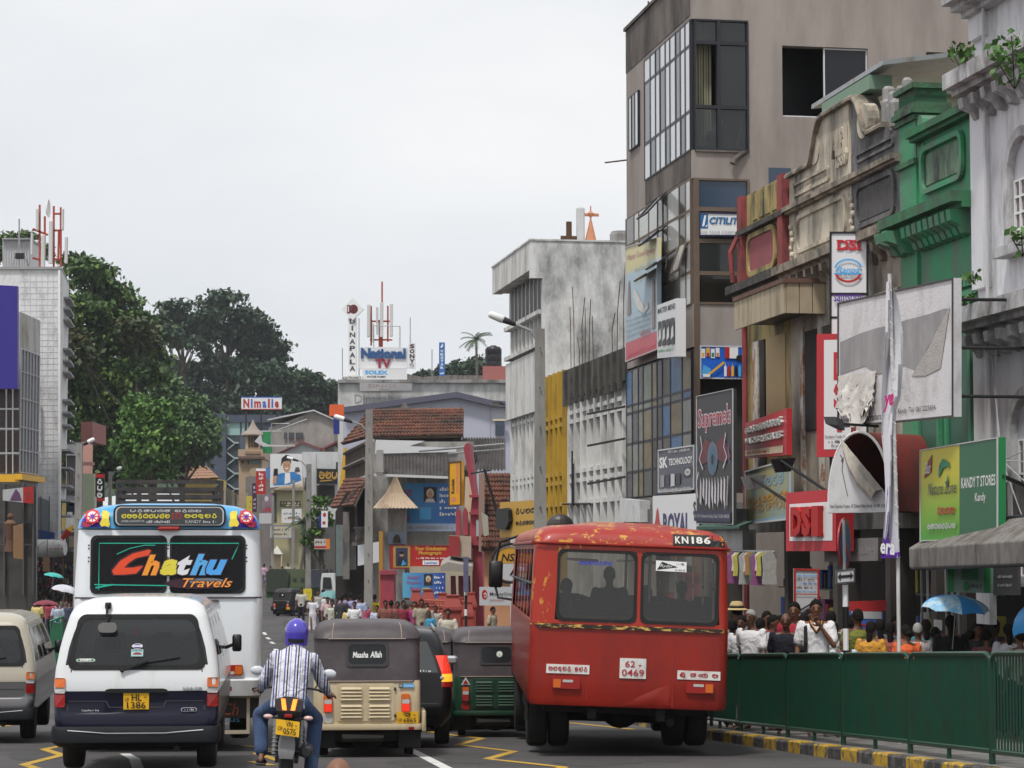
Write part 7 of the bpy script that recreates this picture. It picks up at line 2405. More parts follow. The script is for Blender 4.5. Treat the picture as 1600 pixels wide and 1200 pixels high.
 d0=[(X(966),zl+.025),(X(1000),zl+.16),(X(1018),zl+.23),(X(1035),zl+.285),(X(1043),zl+.3),(X(1044),zl+.04),(X(1010),zl+.03)]
 c_=sh.rear(X(1022),zl+.13,.03)
 vs=[sh.rear(x,z,.004)for x,z in d0]+[c_,sh.rear(X(1038),zl+.11,.0)]
 n=len(d0)
 dn.add(vs,[(i,n,(i+1)%n)for i in range(3)]+[(3,n,n+1),(3,n+1,4),(4,n+1,5),(5,n+1,n),(5,n,6),(6,n,0)])
 dn.build('dented_panel',t,RB,80,'crumpled lower panel bulging from the bus tail')
 SG,IN=M('painted_sign_white',(.72,.71,.68),.5,grime=((.45,.4,.36),.25,5,2)),M('sign_red_ink',(.4,.02,.03),.5)
 for nm,a,y0,c,y1,wd in(('name_board',848,1054,915,1040,['ma','ha','nu','va','ra',' ','u','ta','ra']),('name_board',1052,1056.5,1119,1043,['shri',' ','la','nga','ka',' ','ma'])):
  b=MB()
  face_patch(b,sh,[(X(a),Z(y0)),(X(c),Z(y0)),(X(c),Z(y1)),(X(a),Z(y1))],.012,.012)
  o=b.build(nm,t,SG)
  q=Quad(*[xf@sh.rear(x,z,.012)for x,z in((X(a),Z(y0)),(X(c),Z(y0)),(X(c),Z(y1)),(X(a),Z(y1)))],o)
  q.sinh(wd,.05,.2,.95,.82,IN,.19)
  q.done()
 q=rearquad(sh,X(962),Z(1058),X(1003),Z(1027),.004,t)
 plate(t,q,[('62 -',.2,.56,.82,.88),('0469',.08,.12,.93,.46)],SG,IN,'fleet_number')
 for a,c,s2 in((858,901,-1),(1066,1109,1)):
  l=MB()
  face_patch(l,sh,rrect(X(a),Z(1077),X(c),Z(1061),.02),.045,.045)
  o=l.build('tail_light',t,REDL)
  u=MB()
  xa=(a+1.5,a+13)if s2<0 else(c-13,c-1.5)
  face_patch(u,sh,rrect(X(xa[0]),Z(1075.5),X(xa[1]),Z(1062.5),.01),.05)
  u.build('indicator',o,AMBL)
  u=MB()
  xa=(a+16,a+32)if s2<0 else(c-32,c-16)
  face_patch(u,sh,rrect(X(xa[0]),Z(1067),X(xa[1]),Z(1063),.006),.05)
  u.build('reversing_lamp',o,CLRL)
  # stickers in the right window and blue lettering in the left
 q=Quad(*[xf@sh.rear(x,z,.016)for x,z in((X(1014),Z(890)),(X(1062),Z(891)),(X(1062),Z(875)),(X(1014),Z(874)))],t)
 q.rect(0,0,1,1,WHITE);q.poly([(.04,.1),(.2,.9),(.72,.45)],BLACK);q.text('Ryder',.14,.28,.56,.66,WHITE,shear=.3);q.scribble(.62,.7,.95,.88,DGREY,2);q.scribble(.62,.1,.95,.25,DGREY,5)
 q.done('window_sticker')
 q=Quad(*[xf@sh.rear(x,z,-.005)for x,z in((X(895),Z(886)),(X(946),Z(885)),(X(946),Z(878)),(X(895),Z(878)))],t)
 q.sinh(['ma','ha','va','ka','ra','la','ta'],0,0,1,1,M('window_blue_ink',(.03,.05,.4),.5),.2)
 q.done('window_lettering')
 # inside: seats, rails, floor
 it=MB(xf)
 it.box(-1.1,1.1,.2,8.2,zb-.02,zb)
 for y in(.45,1.3,2.2,3.1,4.0,4.9,5.8):
  for x in(-.95,-.5,.35,.8):
   it.bbox(x-.18,x+.22,y,y+.1,zb,zb+.28,.03)
 it.build('seat',t,M('bus_seat_vinyl',(.05,.02,.018),.7))
 bw=MB(xf)
 bw.box(-1.08,1.08,.3,.34,zb,zb+.1)
 bw.build('rear_bench_back',t,M('bench_board',(.24,.15,.09),.7,var=.2,grime=((.1,.06,.04),.3,3,1)))
 hr=MB(xf)
 for x in(-.4,.4):hr.tube([(x,.4,zw1-.12),(x,8,zw1-.12)],.02,6)
 for y in(1.5,3.5,5.5):hr.tube([(.35,y,zb),(.35,y,zw1+.05)],.02,6)
 hr.build('hand_rail',t,CHROME)
 xw=xf@Matrix.Rotation(-math.radians(2.1),4,'Y')
 for sd in(-1,1):
  wheel(t,sd*1.02,1.75,.47,.475,.25,xw,RUST)
  wheel(t,sd*.74,1.75,.47,.475,.25,xw,RUST)
  wheel(t,sd*1.02,6.6,.46,.475,.27,xw@Matrix.Translation((0,0,-.17)),RUST)
 ub=MB(xf)
 ub.tube([(-.9,1.75,.45),(.9,1.75,.45)],.07)
 ub.ball((.05,1.75,.44),.25,.28,.22)
 for x in(-.42,.42):ub.box(x-.05,x+.05,.1,8.2,zl-.16,zl-.02)
 ub.box(-1.0,1.0,.35,1.0,zl-.1,zl-.01)
 ub.box(-.62,.62,2.0,3.0,.4,zl);ub.box(-.85,.9,3.2,4.4,.2,zl);ub.box(-.6,.6,1.6,1.9,.5,.72)  # broad low box added as dark fill for shadow, hiding the bright road
 ub.tube([(.55,.2,.42),(.55,1.2,.45)],.05)
 ub.box(-1.12,-.55,3.0,4.6,.35,zl)
 ub.build('chassis_and_shadow_fill',t,UNDER)
 fl=MB(xf)
 for sd in(-1,1):fl.box(sd*1.18-.02,sd*1.18+.02,1.28,1.32,.32,zl)
 fl.build('mud_flap',t,RUBBER)
 # driver's mirror hung far out on the left
 mr=MB(xf)
 mr.tube([(-1.2,8.5,zb+.1),(-1.42,8.75,zb+.12),(-1.47,8.8,zb+.3)],.02,6)
 mr.tube([(-1.47,8.8,zb+.7),(-1.42,8.75,zb+1.0),(-1.15,8.5,zb+1.1)],.02,6)
 mr.build('mirror_arm',t,BLACK)
 mh=MB(xf)
 mh.bbox(-1.58,-1.36,8.74,8.84,zb+.28,zb+.7,.04)
 mh.build('mirror_head',t,BLACK,40)
red_bus()
# three-wheelers
def tuk(loc,rz,label,paint,hood,plate_rows=None,window='text',lit=True,right_plate=True):
 t=thing('auto_rickshaw',label,'three-wheeler',loc,rz)
 xf0=ROOT[t.name]
 xf=xf0@Matrix.Translation((0,0,-.095))
 B=Shell([(.42,.62,.08,1.4,.06),(.48,.645,.0,1.5,.07),(.6,.65,-.01,1.6,.07),(.97,.65,.0,1.5,.07),(1.02,.645,.01,1.5,.07)],xf)
 b=MB()
 B.skin([.42,.48,.6,.97,1.02],[-1,0,1],[0,.5,1],[],b)
 b.build('body',t,paint,40)
 # sill step round the tail
 st=MB()
 T_=Shell([(.43,.655,-.05,.3,.05),(.46,.67,-.06,.3,.06),(.5,.67,-.05,.3,.06)],xf)
 T_.skin([.43,.46,.5],[-1,0,1],[0,.5,1],[],st)
 st.build('tail_sill',t,paint,40)
 h=MB()
 H=Shell([(1.0,.64,.0,1.9,.1),(1.2,.645,.03,1.95,.13),(1.45,.645,.08,2.0,.17),(1.515,.65,.085,2.0,.18),(1.525,.655,.08,2.0,.18),(1.6,.64,.12,1.98,.2),(1.67,.59,.2,1.9,.24),(1.71,.5,.32,1.8,.26),(1.725,.38,.5,1.6,.26)],xf)
 zs=[1.0,1.1,1.2,1.32,1.45,1.515,1.525,1.56,1.6,1.64,1.67,1.69,1.71,1.725]
 H.skin(zs,[-1,-.5,0,.5,1],[0,.25,.3,.62,.68,1],[(sd,.3,.62,.9,1.5)for sd in('left','right')]+[(sd,.68,1,.9,1.5)for sd in('left','right')]+[('front',-1,1,.9,1.5)],h,MB(),(False,True))
 h.build('canvas_hood',t,hood,50)
 pp=MB(xf)
 for x in(-.42,.42):pp.tube([H.rear(x,1.525,.006),H.rear(x,1.6,.006),H.rear(x*.98,1.67,.006),H.rear(x*.95,1.71,.006)],.006,5)
 pp.tube([H.rear(-.47,1.522,.008),H.rear(.47,1.522,.008)],.006,5)
 pp.tube([H.rear(-.55,1.012,.012),H.rear(.55,1.012,.012)],.007,5)
 pp.build('hood_piping',t,M('piping_tan',(.34,.27,.22),.7))
 # rear window with its raised rim
 rw=MB()
 face_patch(rw,H,rrect(-.235,1.21,.235,1.46,.05),.004)
 o=rw.build('rear_window',t,M('vinyl_window_black',(.01,.012,.014),.15))
 s_=MB()
 face_ring(s_,H,-.245,1.2,.245,1.47,.055,.03,.014)
 s_.build('window_rim',o,M('rim_black',(.04,.038,.042),.5))
 q=Quad(*[xf@H.rear(x,z,.008)for x,z in((-.235,1.21),(.235,1.21),(.235,1.46),(-.235,1.46))],o)
 if window=='text':
  q.text('Maasha',.13,.33,.53,.62,WHITE,bold=.025,shear=.15);q.text('Allah',.58,.33,.88,.64,WHITE,bold=.025,shear=.15)
 else:
  q.ell(.6,.55,.1,.19,M('sticker_pale_green',(.5,.68,.55),.4));q.ell(.6,.55,.075,.14,WHITE);q.ell(.6,.52,.04,.07,LGREY)
 q.done('window_sticker')
 # engine lid with pressed louvres
 lid=MB()
 face_patch(lid,B,rrect(-.36,.535,.335,.985,.03),.012,.012)
 lo=lid.build('engine_lid',t,paint)
 for cx in(-.19,.15):
  for cz in(.86,.65):
   pr=MB()
   face_patch(pr,B,rrect(cx-.145,cz-.095,cx+.145,cz+.085,.03),.017,.006)
   pr.build('louvre_panel',lo,paint)
   lv=MB(xf)
   for i in range(4):
    z=cz-.07+i*.042
    lv.add([B.rear(cx-.12,z+.026,.018),B.rear(cx+.12,z+.026,.018),B.rear(cx+.125,z,.042),B.rear(cx-.125,z,.042),B.rear(cx-.125,z-.002,.018),B.rear(cx+.125,z-.002,.018)],[(0,3,2,1),(3,4,5,2)])
   lv.build('louvre',lo,paint)
 hg=MB(xf)
 for z in(.6,.92):hg.bbox(.325,.355,-.03,.0,z-.02,z+.02)
 hg.build('latch',lo,DGREY)
 for sd in(-1,1):
  hs=MB()
  face_patch(hs,B,rrect(sd*.47-.055,.645,sd*.47+.055,.86,.025),.012,.02)
  o=hs.build('tail_light',t,AMBL if lit else REDL)
  for z0,z1,m in((.80,.855,AMBL),(.745,.797,CLRL),(.65,.742,REDON if lit else REDL)):
   k=MB()
   face_patch(k,B,rrect(sd*.47-.045,z0,sd*.47+.045,z1,.012),.05,.045)
   k.build('lens',o,m)
 rr=MB()
 face_patch(rr,B,arc(-.47,.57,.065,.065,0,360,18)[:-1],.016,.016)
 rr.build('round_reflector',t,CLRL if lit else REDL)
 if plate_rows:plate(t,rearquad(B,.36,.505,.62,.645,.02,t),plate_rows)
 if lit:
  q=rearquad(B,.385,.935,.57,.98,.014,t)
  q.rect(0,0,1,1,SKYB);q.rect(0,0,.28,1,BLACK);q.text('RE',.05,.2,.25,.8,WHITE);q.text('4 stroke',.34,.22,.95,.8,WHITE)
  q.done('badge')
  k=MB()
  face_patch(k,T_,rrect(.5,.435,.57,.47,.008),.07,.02)
  k.build('reflector',t,REDL)
 else:
  k=MB()
  for a,m,o_ in((.07,CLRL,.02),(.045,REDL,.026)):
   k.mat(m)
   face_patch(k,B,[(-.47-a,.89+(.07-a)*.6),(-.47+a,.89+(.07-a)*.6),(-.47,.89+a*1.7)],o_)
  k.build('warning_triangle',t)
 for sd in(-1,1):
  wheel(t,sd*.52,.42,.2,.205,.11,xf0)
  f=MB(xf)
  f.bbox(sd*.52-.14,sd*.52+.14,.1,.13,.2,.43,.01)
  f.build('mud_flap',t,RUBBER)
  gd=MB(xf)
  gd.bbox(sd*.69-.025,sd*.69+.025,-.04,.5,.4,.66,.02)
  gd.build('bumper_guard',t,paint,40)
 wheel(t,-.05,2.3,.2,.2,.1,xf0)
 ub=MB(xf)
 ub.box(-.5,.5,.15,2.2,.28,.43)
 ub.ball((0,.35,.3),.2,.2,.13)
 ub.tube([(-.52,.42,.22),(.52,.42,.22)],.04)
 ub.tube([(-.3,-.02,.33),(.2,.02,.33)],.05)
 ub.build('underbody',t,UNDER)
 fb=MB()
 F_=Shell([(.3,.5,1.5,2.5,.15),(.6,.55,1.5,2.6,.2),(1.0,.5,1.5,2.35,.2)],xf)
 F_.skin([.3,.6,1.0],[-1,0,1],[0,.5,1],[],fb)
 fb.build('front_cowl',t,paint,40)
 ws=MB(xf)
 for x in(-.5,.5):ws.tube([(x,2.15,1.0),(x*.96,1.9,1.6)],.025,6)
 ws.build('windscreen_post',t,BLACK)
 se=MB(xf)
 se.bbox(-.55,.55,.25,.4,.6,1.2,.05);se.bbox(-.55,.55,.4,.8,.55,.75,.05);se.bbox(-.45,.45,1.15,1.25,.7,1.15,.04)
 se.build('seat',t,M('rickshaw_seat',(.04,.02,.02),.8))
 return t
HOODB=M('rickshaw_hood_brown',(.062,.05,.055),.48,var=.1,scale=2,grime=((.09,.075,.078),.3,2,1),bump=.15)
HOODK=M('rickshaw_hood_black',(.03,.028,.032),.5,var=.12,bump=.12)
BEIGE=M('rickshaw_beige',(.55,.45,.29),.4,var=.04,coat=.2,grime=((.36,.28,.17),.22,3,3))
RGREEN=M('rickshaw_green',(.012,.05,.026),.35,var=.1,coat=.3)
tuk(stand(575,28.9),math.radians(4.5),'beige three-wheeler with dark brown hood and lettered rear window',BEIGE,HOODB,[('CP',.06,.16,.24,.44),('QJ',.36,.54,.62,.92),('-',.75,.7,.88,.75),('6865',.3,.08,.9,.46)])
tuk(stand(776,36.2),math.radians(3),'dark green three-wheeler half hidden behind the red bus',RGREEN,HOODB,None,'sticker',False)
tuk(stand(655,38.2),math.radians(4),'dark hooded three-wheeler ahead of the black car',RGREEN,HOODB,None,'sticker',False)
_td=thing
tuk(stand(441,141),math.radians(-28),'far off black three-wheeler waiting near the junction',M('rickshaw_black',(.012,.012,.015),.4,var=.1),HOODK,[('CP',.1,.2,.3,.8)],'plain',True)
# black car beyond the beige three-wheeler
def suv():
 t=thing('estate_car','black car with lit amber and red tail lamp beside beige three-wheeler','car',stand(612,31.6),math.radians(3.5))
 xf=ROOT[t.name]
 K=M('car_black_paint',(.006,.006,.007),.3,var=.1,coat=.25,spec=.2)
 sh=Shell([(.28,.68,.06,4.0,.12),(.4,.79,.0,4.2,.16),(.55,.81,-.04,4.25,.16),(.7,.815,.0,4.2,.14),(.95,.81,.06,4.0,.14),(1.0,.8,.08,3.6,.14),(1.2,.75,.2,3.2,.16),(1.4,.69,.36,2.8,.18),(1.5,.64,.5,2.6,.2),(1.545,.54,.7,2.4,.22),(1.56,.4,.9,2.2,.22)],xf)
 b,g=MB(),MB()
 xs=[-1,-.95,0,.95,1]
 ys=[0,.05,.3,.34,.6,.64,.92,1]
 sh.skin([.28,.4,.55,.62,.7,.95,1.0,1.1,1.2,1.3,1.4,1.46,1.5,1.53,1.545,1.56],xs,ys,[('rear',-.96,.96,.99,1.42),('front',-.96,.96,.99,1.45)]+[(sd,a,c,.99,1.42)for sd in('left','right')for a,c in((.05,.3),(.34,.6),(.64,.92))],b,g)
 b.build('body',t,K,45)
 g.build('window_glass',t,M('car_glass',(.025,.028,.03),.05,spec=.9))
 for sd in(-1,1):
  def L(z0,z1,m,o,w0,w1):
   k=MB(xf)
   rows=6
   rr=[]
   for i in range(rows+1):
    z=z0+(z1-z0)*i/rows
    w=w0+(w1-w0)*i/rows
    hw,y0,y1,r=sh.at(z)
    pts=[]
    for j in range(7):
     a=PI/2*(.05+.95*j/6)if True else 0
     pts.append((sd*(hw-r+(r+o)*math.sin(a)),y0+r-(r+o)*math.cos(a),z))
    inner=(sd*(hw-r-w),y0-o,z)
    outer=(sd*(hw+o),y0+r+.1*w1,z)
    rr.append([inner]+pts)
   k.loft(rr,False,False)
   k.build('tail_light',t,m)
  L(.98,1.22,REDL if sd<0 else REDON,.012,-.03,-.12)
  L(.88,.98,AMBON if sd>0 else AMBL,.013,.0,-.03)
  L(.81,.88,REDL,.012,.0,.0)
  q=MB(xf)
  q.ball(sh.rear(sd*.68,.93,.01),.028,.02,.028)
  q.build('reversing_lamp',t,CLRL)
 bp=MB(xf)
 face_patch(bp,sh,[(-.6,.3),(.6,.3),(.6,.38),(-.6,.38)],.03,.05)
 bp.build('bumper_insert',t,BLACK)
 jt=MB()
 face_patch(jt,sh,[(-.63,.6),(.63,.6),(.63,.592),(-.63,.592)],.004)
 jt.build('tailgate_seam',t,DGREY)
 q=rearquad(sh,.3,1.0,.56,1.035,.012,t)
 q.scribble(.05,.1,.9,.9,LGREY,3)
 q.done('badge')
 rl=MB(xf)
 for sd in(-1,1):rl.tube([(sd*.6,.75,1.55),(sd*.6,2.3,1.57)],.02,6)
 rl.build('roof_rail',t,STEEL)
 sm=MB(xf)
 for sd in(-1,1):sm.bbox(sd*.9-.09,sd*.9+.09,2.75,2.85,.98,1.1,.03)
 sm.build('side_mirror',t,M('mirror_silver',(.4,.42,.45),.3,.3))
 for sd in(-1,1):
  for y in(.75,3.4):wheel(t,sd*.7,y,.3,.3,.19,xf)
suv()
# people
SKIN=[M('skin_brown',(.2,.095,.055),.55,var=.08),M('skin_dark_brown',(.14,.068,.043),.5,var=.08),M('skin_light_brown',(.3,.16,.095),.55,var=.08)]
HAIRB=M('black_hair',(.014,.012,.011),.95,spec=.1)
HAIRG=M('grey_hair',(.3,.29,.28),.8)
LIPS=M('lip_brown',(.12,.04,.035),.5)
EYEW=M('eye_dark',(.02,.015,.012),.3)
def cap(mb,a,b,ra,rb,n=10,flat=1.0,m=3):
 """closed tapered limb with round ends"""
 a,b=Vector(a),Vector(b)
 t=(b-a).normalized()
 u=t.cross(Vector((0,1,0))if abs(t.y)<.9 else Vector((1,0,0))).normalized()
 w=t.cross(u)
 rings=[]
 for i in range(1,m+1):
  q=PI/2*i/m
  rings.append((a-t*(ra*math.cos(q)),ra*math.sin(q)))
 for i in range(m):
  q=PI/2*i/m
  rings.append((b+t*(rb*math.sin(q)),rb*math.cos(q)))
 mb.loft([[c+u*(r*math.cos(2*PI*k/n))+w*(r*flat*math.sin(2*PI*k/n))for k in range(n)]for c,r in rings])
def fuse(mb,voxel,smooth=4):
 """one continuous skin out of overlapping limbs"""
 me=mb.mesh('fused',Matrix())
 o=bpy.data.objects.new('fused',me)
 COL.objects.link(o)
 r=o.modifiers.new('r','REMESH');r.mode='VOXEL';r.voxel_size=voxel
 k=o.modifiers.new('s','SMOOTH');k.factor=.5;k.iterations=smooth
 bpy.context.view_layer.update()
 ev=o.evaluated_get(bpy.context.evaluated_depsgraph_get())
 out=bpy.data.meshes.new_from_object(ev)
 bpy.data.objects.remove(o)
 bpy.data.meshes.remove(me)
 out.polygons.foreach_set('use_smooth',[True]*len(out.polygons))
 out.materials.clear()
 return out
def add_into(me,mb):
 """append loose extra pieces (fingers, ears) to a mesh"""
 bm=bmesh.new()
 bm.from_mesh(me)
 vs=[bm.verts.new(p)for p in mb.v]
 for f in mb.f:
  try:
   q=bm.faces.new([vs[i]for i in f]);q.smooth=True
  except ValueError:pass
 bm.to_mesh(me)
 bm.free()
def hand(mb,wrist,direction,palm_n,curl=.5,s=1.0,thumb=1):
 """palm, four unequal bent fingers and a thumb leaving the palm's side"""
 w=Vector(wrist);d=Vector(direction).normalized();n=Vector(palm_n).normalized()
 n=(n-d*n.dot(d)).normalized()
 x=d.cross(n)*thumb
 cap(mb,w,w+d*.05*s,.024*s,.036*s,8)
 cap(mb,w+d*.045*s-x*.018*s,w+d*.05*s+x*.022*s,.018*s,.018*s,8)
 for i,L in enumerate((.068,.078,.072,.056)):
  p=w+d*.078*s+x*((1.5-i)*.019*s)
  q=p
  dirv=d.copy()
  for k in range(3):
   dirv=(Matrix.Rotation(-curl*(.5+.4*k),3,x*thumb)@dirv)
   nx=q+dirv*(L*(.45,.32,.25)[k]*s)
   cap(mb,q,nx,.0095*s,.0085*s,6,m=2)
   q=nx
 p=w+d*.025*s+x*.03*s
 q=p+(d*.6+x*.7-n*-.1).normalized()*.036*s
 cap(mb,p,q,.013*s,.011*s,6,m=2)
 cap(mb,q,q+(d*.9+x*.15+n*.4*curl).normalized()*.03*s,.011*s,.009*s,6,m=2)
STAND=dict(hipL=(-.085,0,.92),hipR=(.085,0,.92),kneeL=(-.095,-.01,.5),kneeR=(.095,-.01,.5),ankL=(-.1,.02,.09),ankR=(.1,.02,.09),shL=(-.185,.01,1.42),shR=(.185,.01,1.42),elL=(-.235,.03,1.13),elR=(.235,.03,1.13),wrL=(-.245,-.05,.88),wrR=(.245,-.05,.88),pel=(0,0,.98),che=(0,.005,1.28),neck=(0,.0,1.47),head=(0,-.015,1.62),look=0.0)
def pose(**k):
 p=dict(STAND);p.update(k);return p
 # the figure faces -Y
POSES={'stand':STAND,'walk':pose(kneeL=(-.09,-.14,.52),ankL=(-.09,-.2,.1),kneeR=(.09,.06,.51),ankR=(.09,.3,.16),elL=(-.235,.12,1.15),wrL=(-.235,.1,.92),elR=(.235,-.05,1.14),wrR=(.225,-.2,.95)),'chin':pose(elR=(.22,-.1,1.16),wrR=(.05,-.17,1.41),elL=(-.24,.02,1.14),wrL=(-.25,-.06,.9)),'bent':pose(che=(0,-.08,1.26),neck=(0,-.13,1.42),head=(0,-.19,1.54),shL=(-.18,-.1,1.39),shR=(.18,-.1,1.39),elL=(-.23,-.08,1.1),elR=(.23,-.08,1.1),wrL=(-.2,-.22,.92),wrR=(.2,-.22,.92)),'carry':pose(elR=(.23,.0,1.16),wrR=(.16,-.2,1.28),elL=(-.24,.03,1.13),wrL=(-.24,-.06,.88)),'umbrella':pose(elR=(.21,-.06,1.15),wrR=(.1,-.2,1.36)),'sarong':STAND,}
_PROTO={}
def figure(key,dress=None,sleeve='short',voxel=.02):
 """meshes of one pose: continuous body, shirt, lower garment, hair"""
 k=(key,dress,sleeve)
 if k in _PROTO:return _PROTO[k]
 p={a:(Vector(b)if isinstance(b,tuple)else b)for a,b in POSES[key].items()}
 b=MB()
 hd,nk=p['head'],p['neck']
 fw=Vector((math.sin(p['look']),-math.cos(p['look']),0))
 b.ball(hd+Vector((0,0,.02)),.074,.092,.105,14,10)
 cap(b,hd+fw*.03-Vector((0,0,.055)),hd+fw*.04-Vector((0,0,.075)),.055,.042)
 cap(b,hd+fw*.085+Vector((0,0,.015)),hd+fw*.1-Vector((0,0,.02)),.012,.018,6)
 for sx in(-1,1):
  b.ball(hd+Vector((sx*.077,.01,.0)),.012,.02,.03,8,6)
  cap(b,hd+fw*.08+Vector((sx*.02,0,.04)),hd+fw*.073+Vector((sx*.045,0,.04)),.011,.009,6)
 cap(b,nk-Vector((0,0,.06)),hd-Vector((0,-.01,.06)),.058,.052)
 for ch,shn,eln,wrn in((0,'shL','elL','wrL'),(1,'shR','elR','wrR')):
  cap(b,p[shn],p[eln],.05,.04);cap(b,p[eln],p[wrn],.04,.027)
  d=(p[wrn]-p[eln]).normalized()
  cap(b,p[wrn],p[wrn]+d*.05,.025,.033,flat=.7)
 cap(b,p['pel'],p['che'],.1,.1);cap(b,p['che'],nk-Vector((0,0,.05)),.1,.07)
 cap(b,p['shL'],p['shR'],.05,.05)
 for hn,kn,an in(('hipL','kneeL','ankL'),('hipR','kneeR','ankR')):
  cap(b,p[hn],p[kn],.078,.052);cap(b,p[kn],p[an],.055,.036)
  f=p[an]-Vector((0,0,.05))
  cap(b,f,f+fw*.15,.035,.028,flat=.8)
 body=fuse(b,voxel)
 hm=MB()
 for s_,wn,en in((-1,'wrL','elL'),(1,'wrR','elR')):
  d=(p[wn]-p[en]).normalized()
  hand(hm,p[wn]+d*.01,d,Vector((-s_,.2,0))if d.z<-.5 else Vector((-s_*.3,.9,.2)),.45,1.0,s_)
 add_into(body,hm)
 c=MB()
 rings=[]
 pe,chh=p['pel'],p['che']
 for q,rx,ry in((pe-Vector((0,0,.1)),.175,.125),(pe,.17,.125),(pe.lerp(chh,.5),.165,.12),(chh,.185,.13),(chh.lerp(nk,.45),.2,.125),(chh.lerp(nk,.78),.155,.095),(nk-Vector((0,0,.015)),.07,.07)):
  rings.append([q+Vector((rx*math.cos(2*PI*i/16),ry*math.sin(2*PI*i/16),0))for i in range(16)])
 c.loft(rings)
 for shn,eln,wrn in(('shL','elL','wrL'),('shR','elR','wrR')):
  if sleeve=='short':
   cap(c,p[shn],p[shn].lerp(p[eln],.72),.066,.072)
  else:
   cap(c,p[shn],p[eln],.066,.056);cap(c,p[eln],p[eln].lerp(p[wrn],.92),.056,.043)
 shirt=fuse(c,voxel,3)
 t=MB()
 if dress:
  L={'skirt':.42,'sarong':.16,'long':.1}[dress]
  a=(p['ankL']+p['ankR'])/2
  rr=[]
  for f,rx,ry in((0,.172,.13),(.15,.19,.15),(.5,.18,.15),(.85,.2,.17),(1,.215,.185)):
   z=pe.z+.04+(L-pe.z)*f
   cx=pe.lerp(a,f)
   rr.append([Vector((cx.x+rx*math.cos(2*PI*i/20)*(1+.04*math.sin(5*2*PI*i/20+f)),cx.y+ry*math.sin(2*PI*i/20),z))for i in range(20)])
  t.loft(rr)
  legs=fuse(t,voxel,2)
 else:
  cap(t,p['hipL'],p['hipR'],.1,.1)
  cap(t,pe+Vector((0,0,.02)),pe-Vector((0,0,.05)),.135,.13)
  for hn,kn,an in(('hipL','kneeL','ankL'),('hipR','kneeR','ankR')):
   cap(t,p[hn],p[kn],.095,.075);cap(t,p[kn],p[an].lerp(p[kn],.06),.075,.065)
  legs=fuse(t,voxel,2)
 feat=MB()
 for sx in(-1,1):
  e=hd+fw*.083+Vector((sx*.031,0,.016))
  feat.mat(EYEW).ball(e,.012,.008,.007,8,6)
  feat.tube([e+Vector((-.016,-.002,.018)),e+Vector((.016,.0,.02))],.0045,5)
 feat.mat(LIPS).ball(hd+fw*.083-Vector((0,0,.056)),.024,.012,.009,8,6)
 fm=feat.mesh('face_features',Matrix())
 _PROTO[k]=(body,shirt,legs,fm,hd)
 return _PROTO[k]
_HAIR={}
def hair_mesh(kind):
 if kind in _HAIR:return _HAIR[kind]
 m=MB()
 r=random.Random(3)
 if kind=='bald_fringe':
  rings=[]
  for z,k in((-.03,1.0),(.0,1.06),(.035,1.05),(.05,1.0)):
   rings.append([Vector((.078*k*math.cos(a),.02+.088*k*math.sin(a),z))for a in[math.radians(-15+210*i/14)for i in range(15)]])
  m.loft(rings,False,False)
  bm=m.mesh('hair',Matrix())
  _HAIR[kind]=bm
  return bm
 n,h=18,9
 rings=[]
 for j in range(h):
  t=j/(h-1)
  ring=[]
  for i in range(n):
   a=2*PI*i/n
   back=.5+.5*math.sin(a)
   low=(-.035 if kind=='short' else-.05)*back+.075*(1-back)
   z=.135+(low-.135)*t**1.3
   zz=(z-.02)/.118
   k=math.sqrt(max(.02,1-min(.97,max(0,zz))**2))
   w=1+r.uniform(-.03,.05)
   ring.append(Vector((.083*k*w*math.cos(a),.008+.1*k*w*math.sin(a),z)))
  rings.append(ring)
 m.loft(rings,True)
 if kind=='long':
  cap(m,(0,.07,.0),(0,.095,-.16),.055,.045,flat=.6)
  cap(m,(.0,.085,-.1),(.01,.1,-.24),.045,.025,flat=.6)
 if kind=='bun':m.ball((0,.12,.0),.05,.045,.05)
 me=m.mesh('hair',Matrix())
 me.polygons.foreach_set('use_smooth',[True]*len(me.polygons))
 _HAIR[kind]=me
 return me
def put(me,name,parent,mat,loc=None):
 o=bpy.data.objects.new(name,me)
 COL.objects.link(o)
 o.parent=parent
 if loc is not None:o.location=loc
 if mat is not None:
  if not me.materials:me.materials.append(mat)
  o.material_slots[0].link='OBJECT'
  o.material_slots[0].material=mat
 return o
def cloth(c):
 k='cloth_%d_%d_%d'%tuple(int(255*k)for k in c)
 if k not in MATS:
  m=M(k,c,.85,var=.1,scale=14)
  n=m.node_tree
  folds(n,n.nodes['Principled BSDF'],[a for a in n.nodes if a.type=='TEX_COORD'][0])
 return MATS[k]
def person(label,x,y,h,face,key='stand',skin=0,hair='short',haircol=None,shirt=(.7,.7,.7),legs=(.03,.03,.05),dress=None,sleeve='short',group=None,z=None,sc=None):
 """face: degrees; 0 looks at the camera, 180 away from it"""
 zz=zg(y)if z is None else z
 t=bpy.data.objects.new('person',None)
 COL.objects.link(t)
 s=h/1.745
 t.matrix_basis=Matrix.Translation((x,y,zz))@Matrix.Rotation(math.radians(face),4,'Z')@Matrix.Scale(s,4)
 ROOT[t.name]=t.matrix_basis.copy()
 tag(t,label,'person',group)
 b,sh,lg,fm,hd=figure(key,dress,sleeve)
 put(b,'body',t,SKIN[skin])
 put(sh,'shirt' if dress!='long' else 'bodice',t,shirt if not isinstance(shirt,tuple)else cloth(shirt))
 put(lg,{None:'trousers','skirt':'skirt','sarong':'sarong','long':'skirt'}[dress],t,legs if not isinstance(legs,tuple)else cloth(legs))
 if abs(((face+180)%360)-180)<120:put(fm,'face_features',t,None)
 if hair:put(hair_mesh(hair),'hair',t,haircol or HAIRB,hd)
 return t
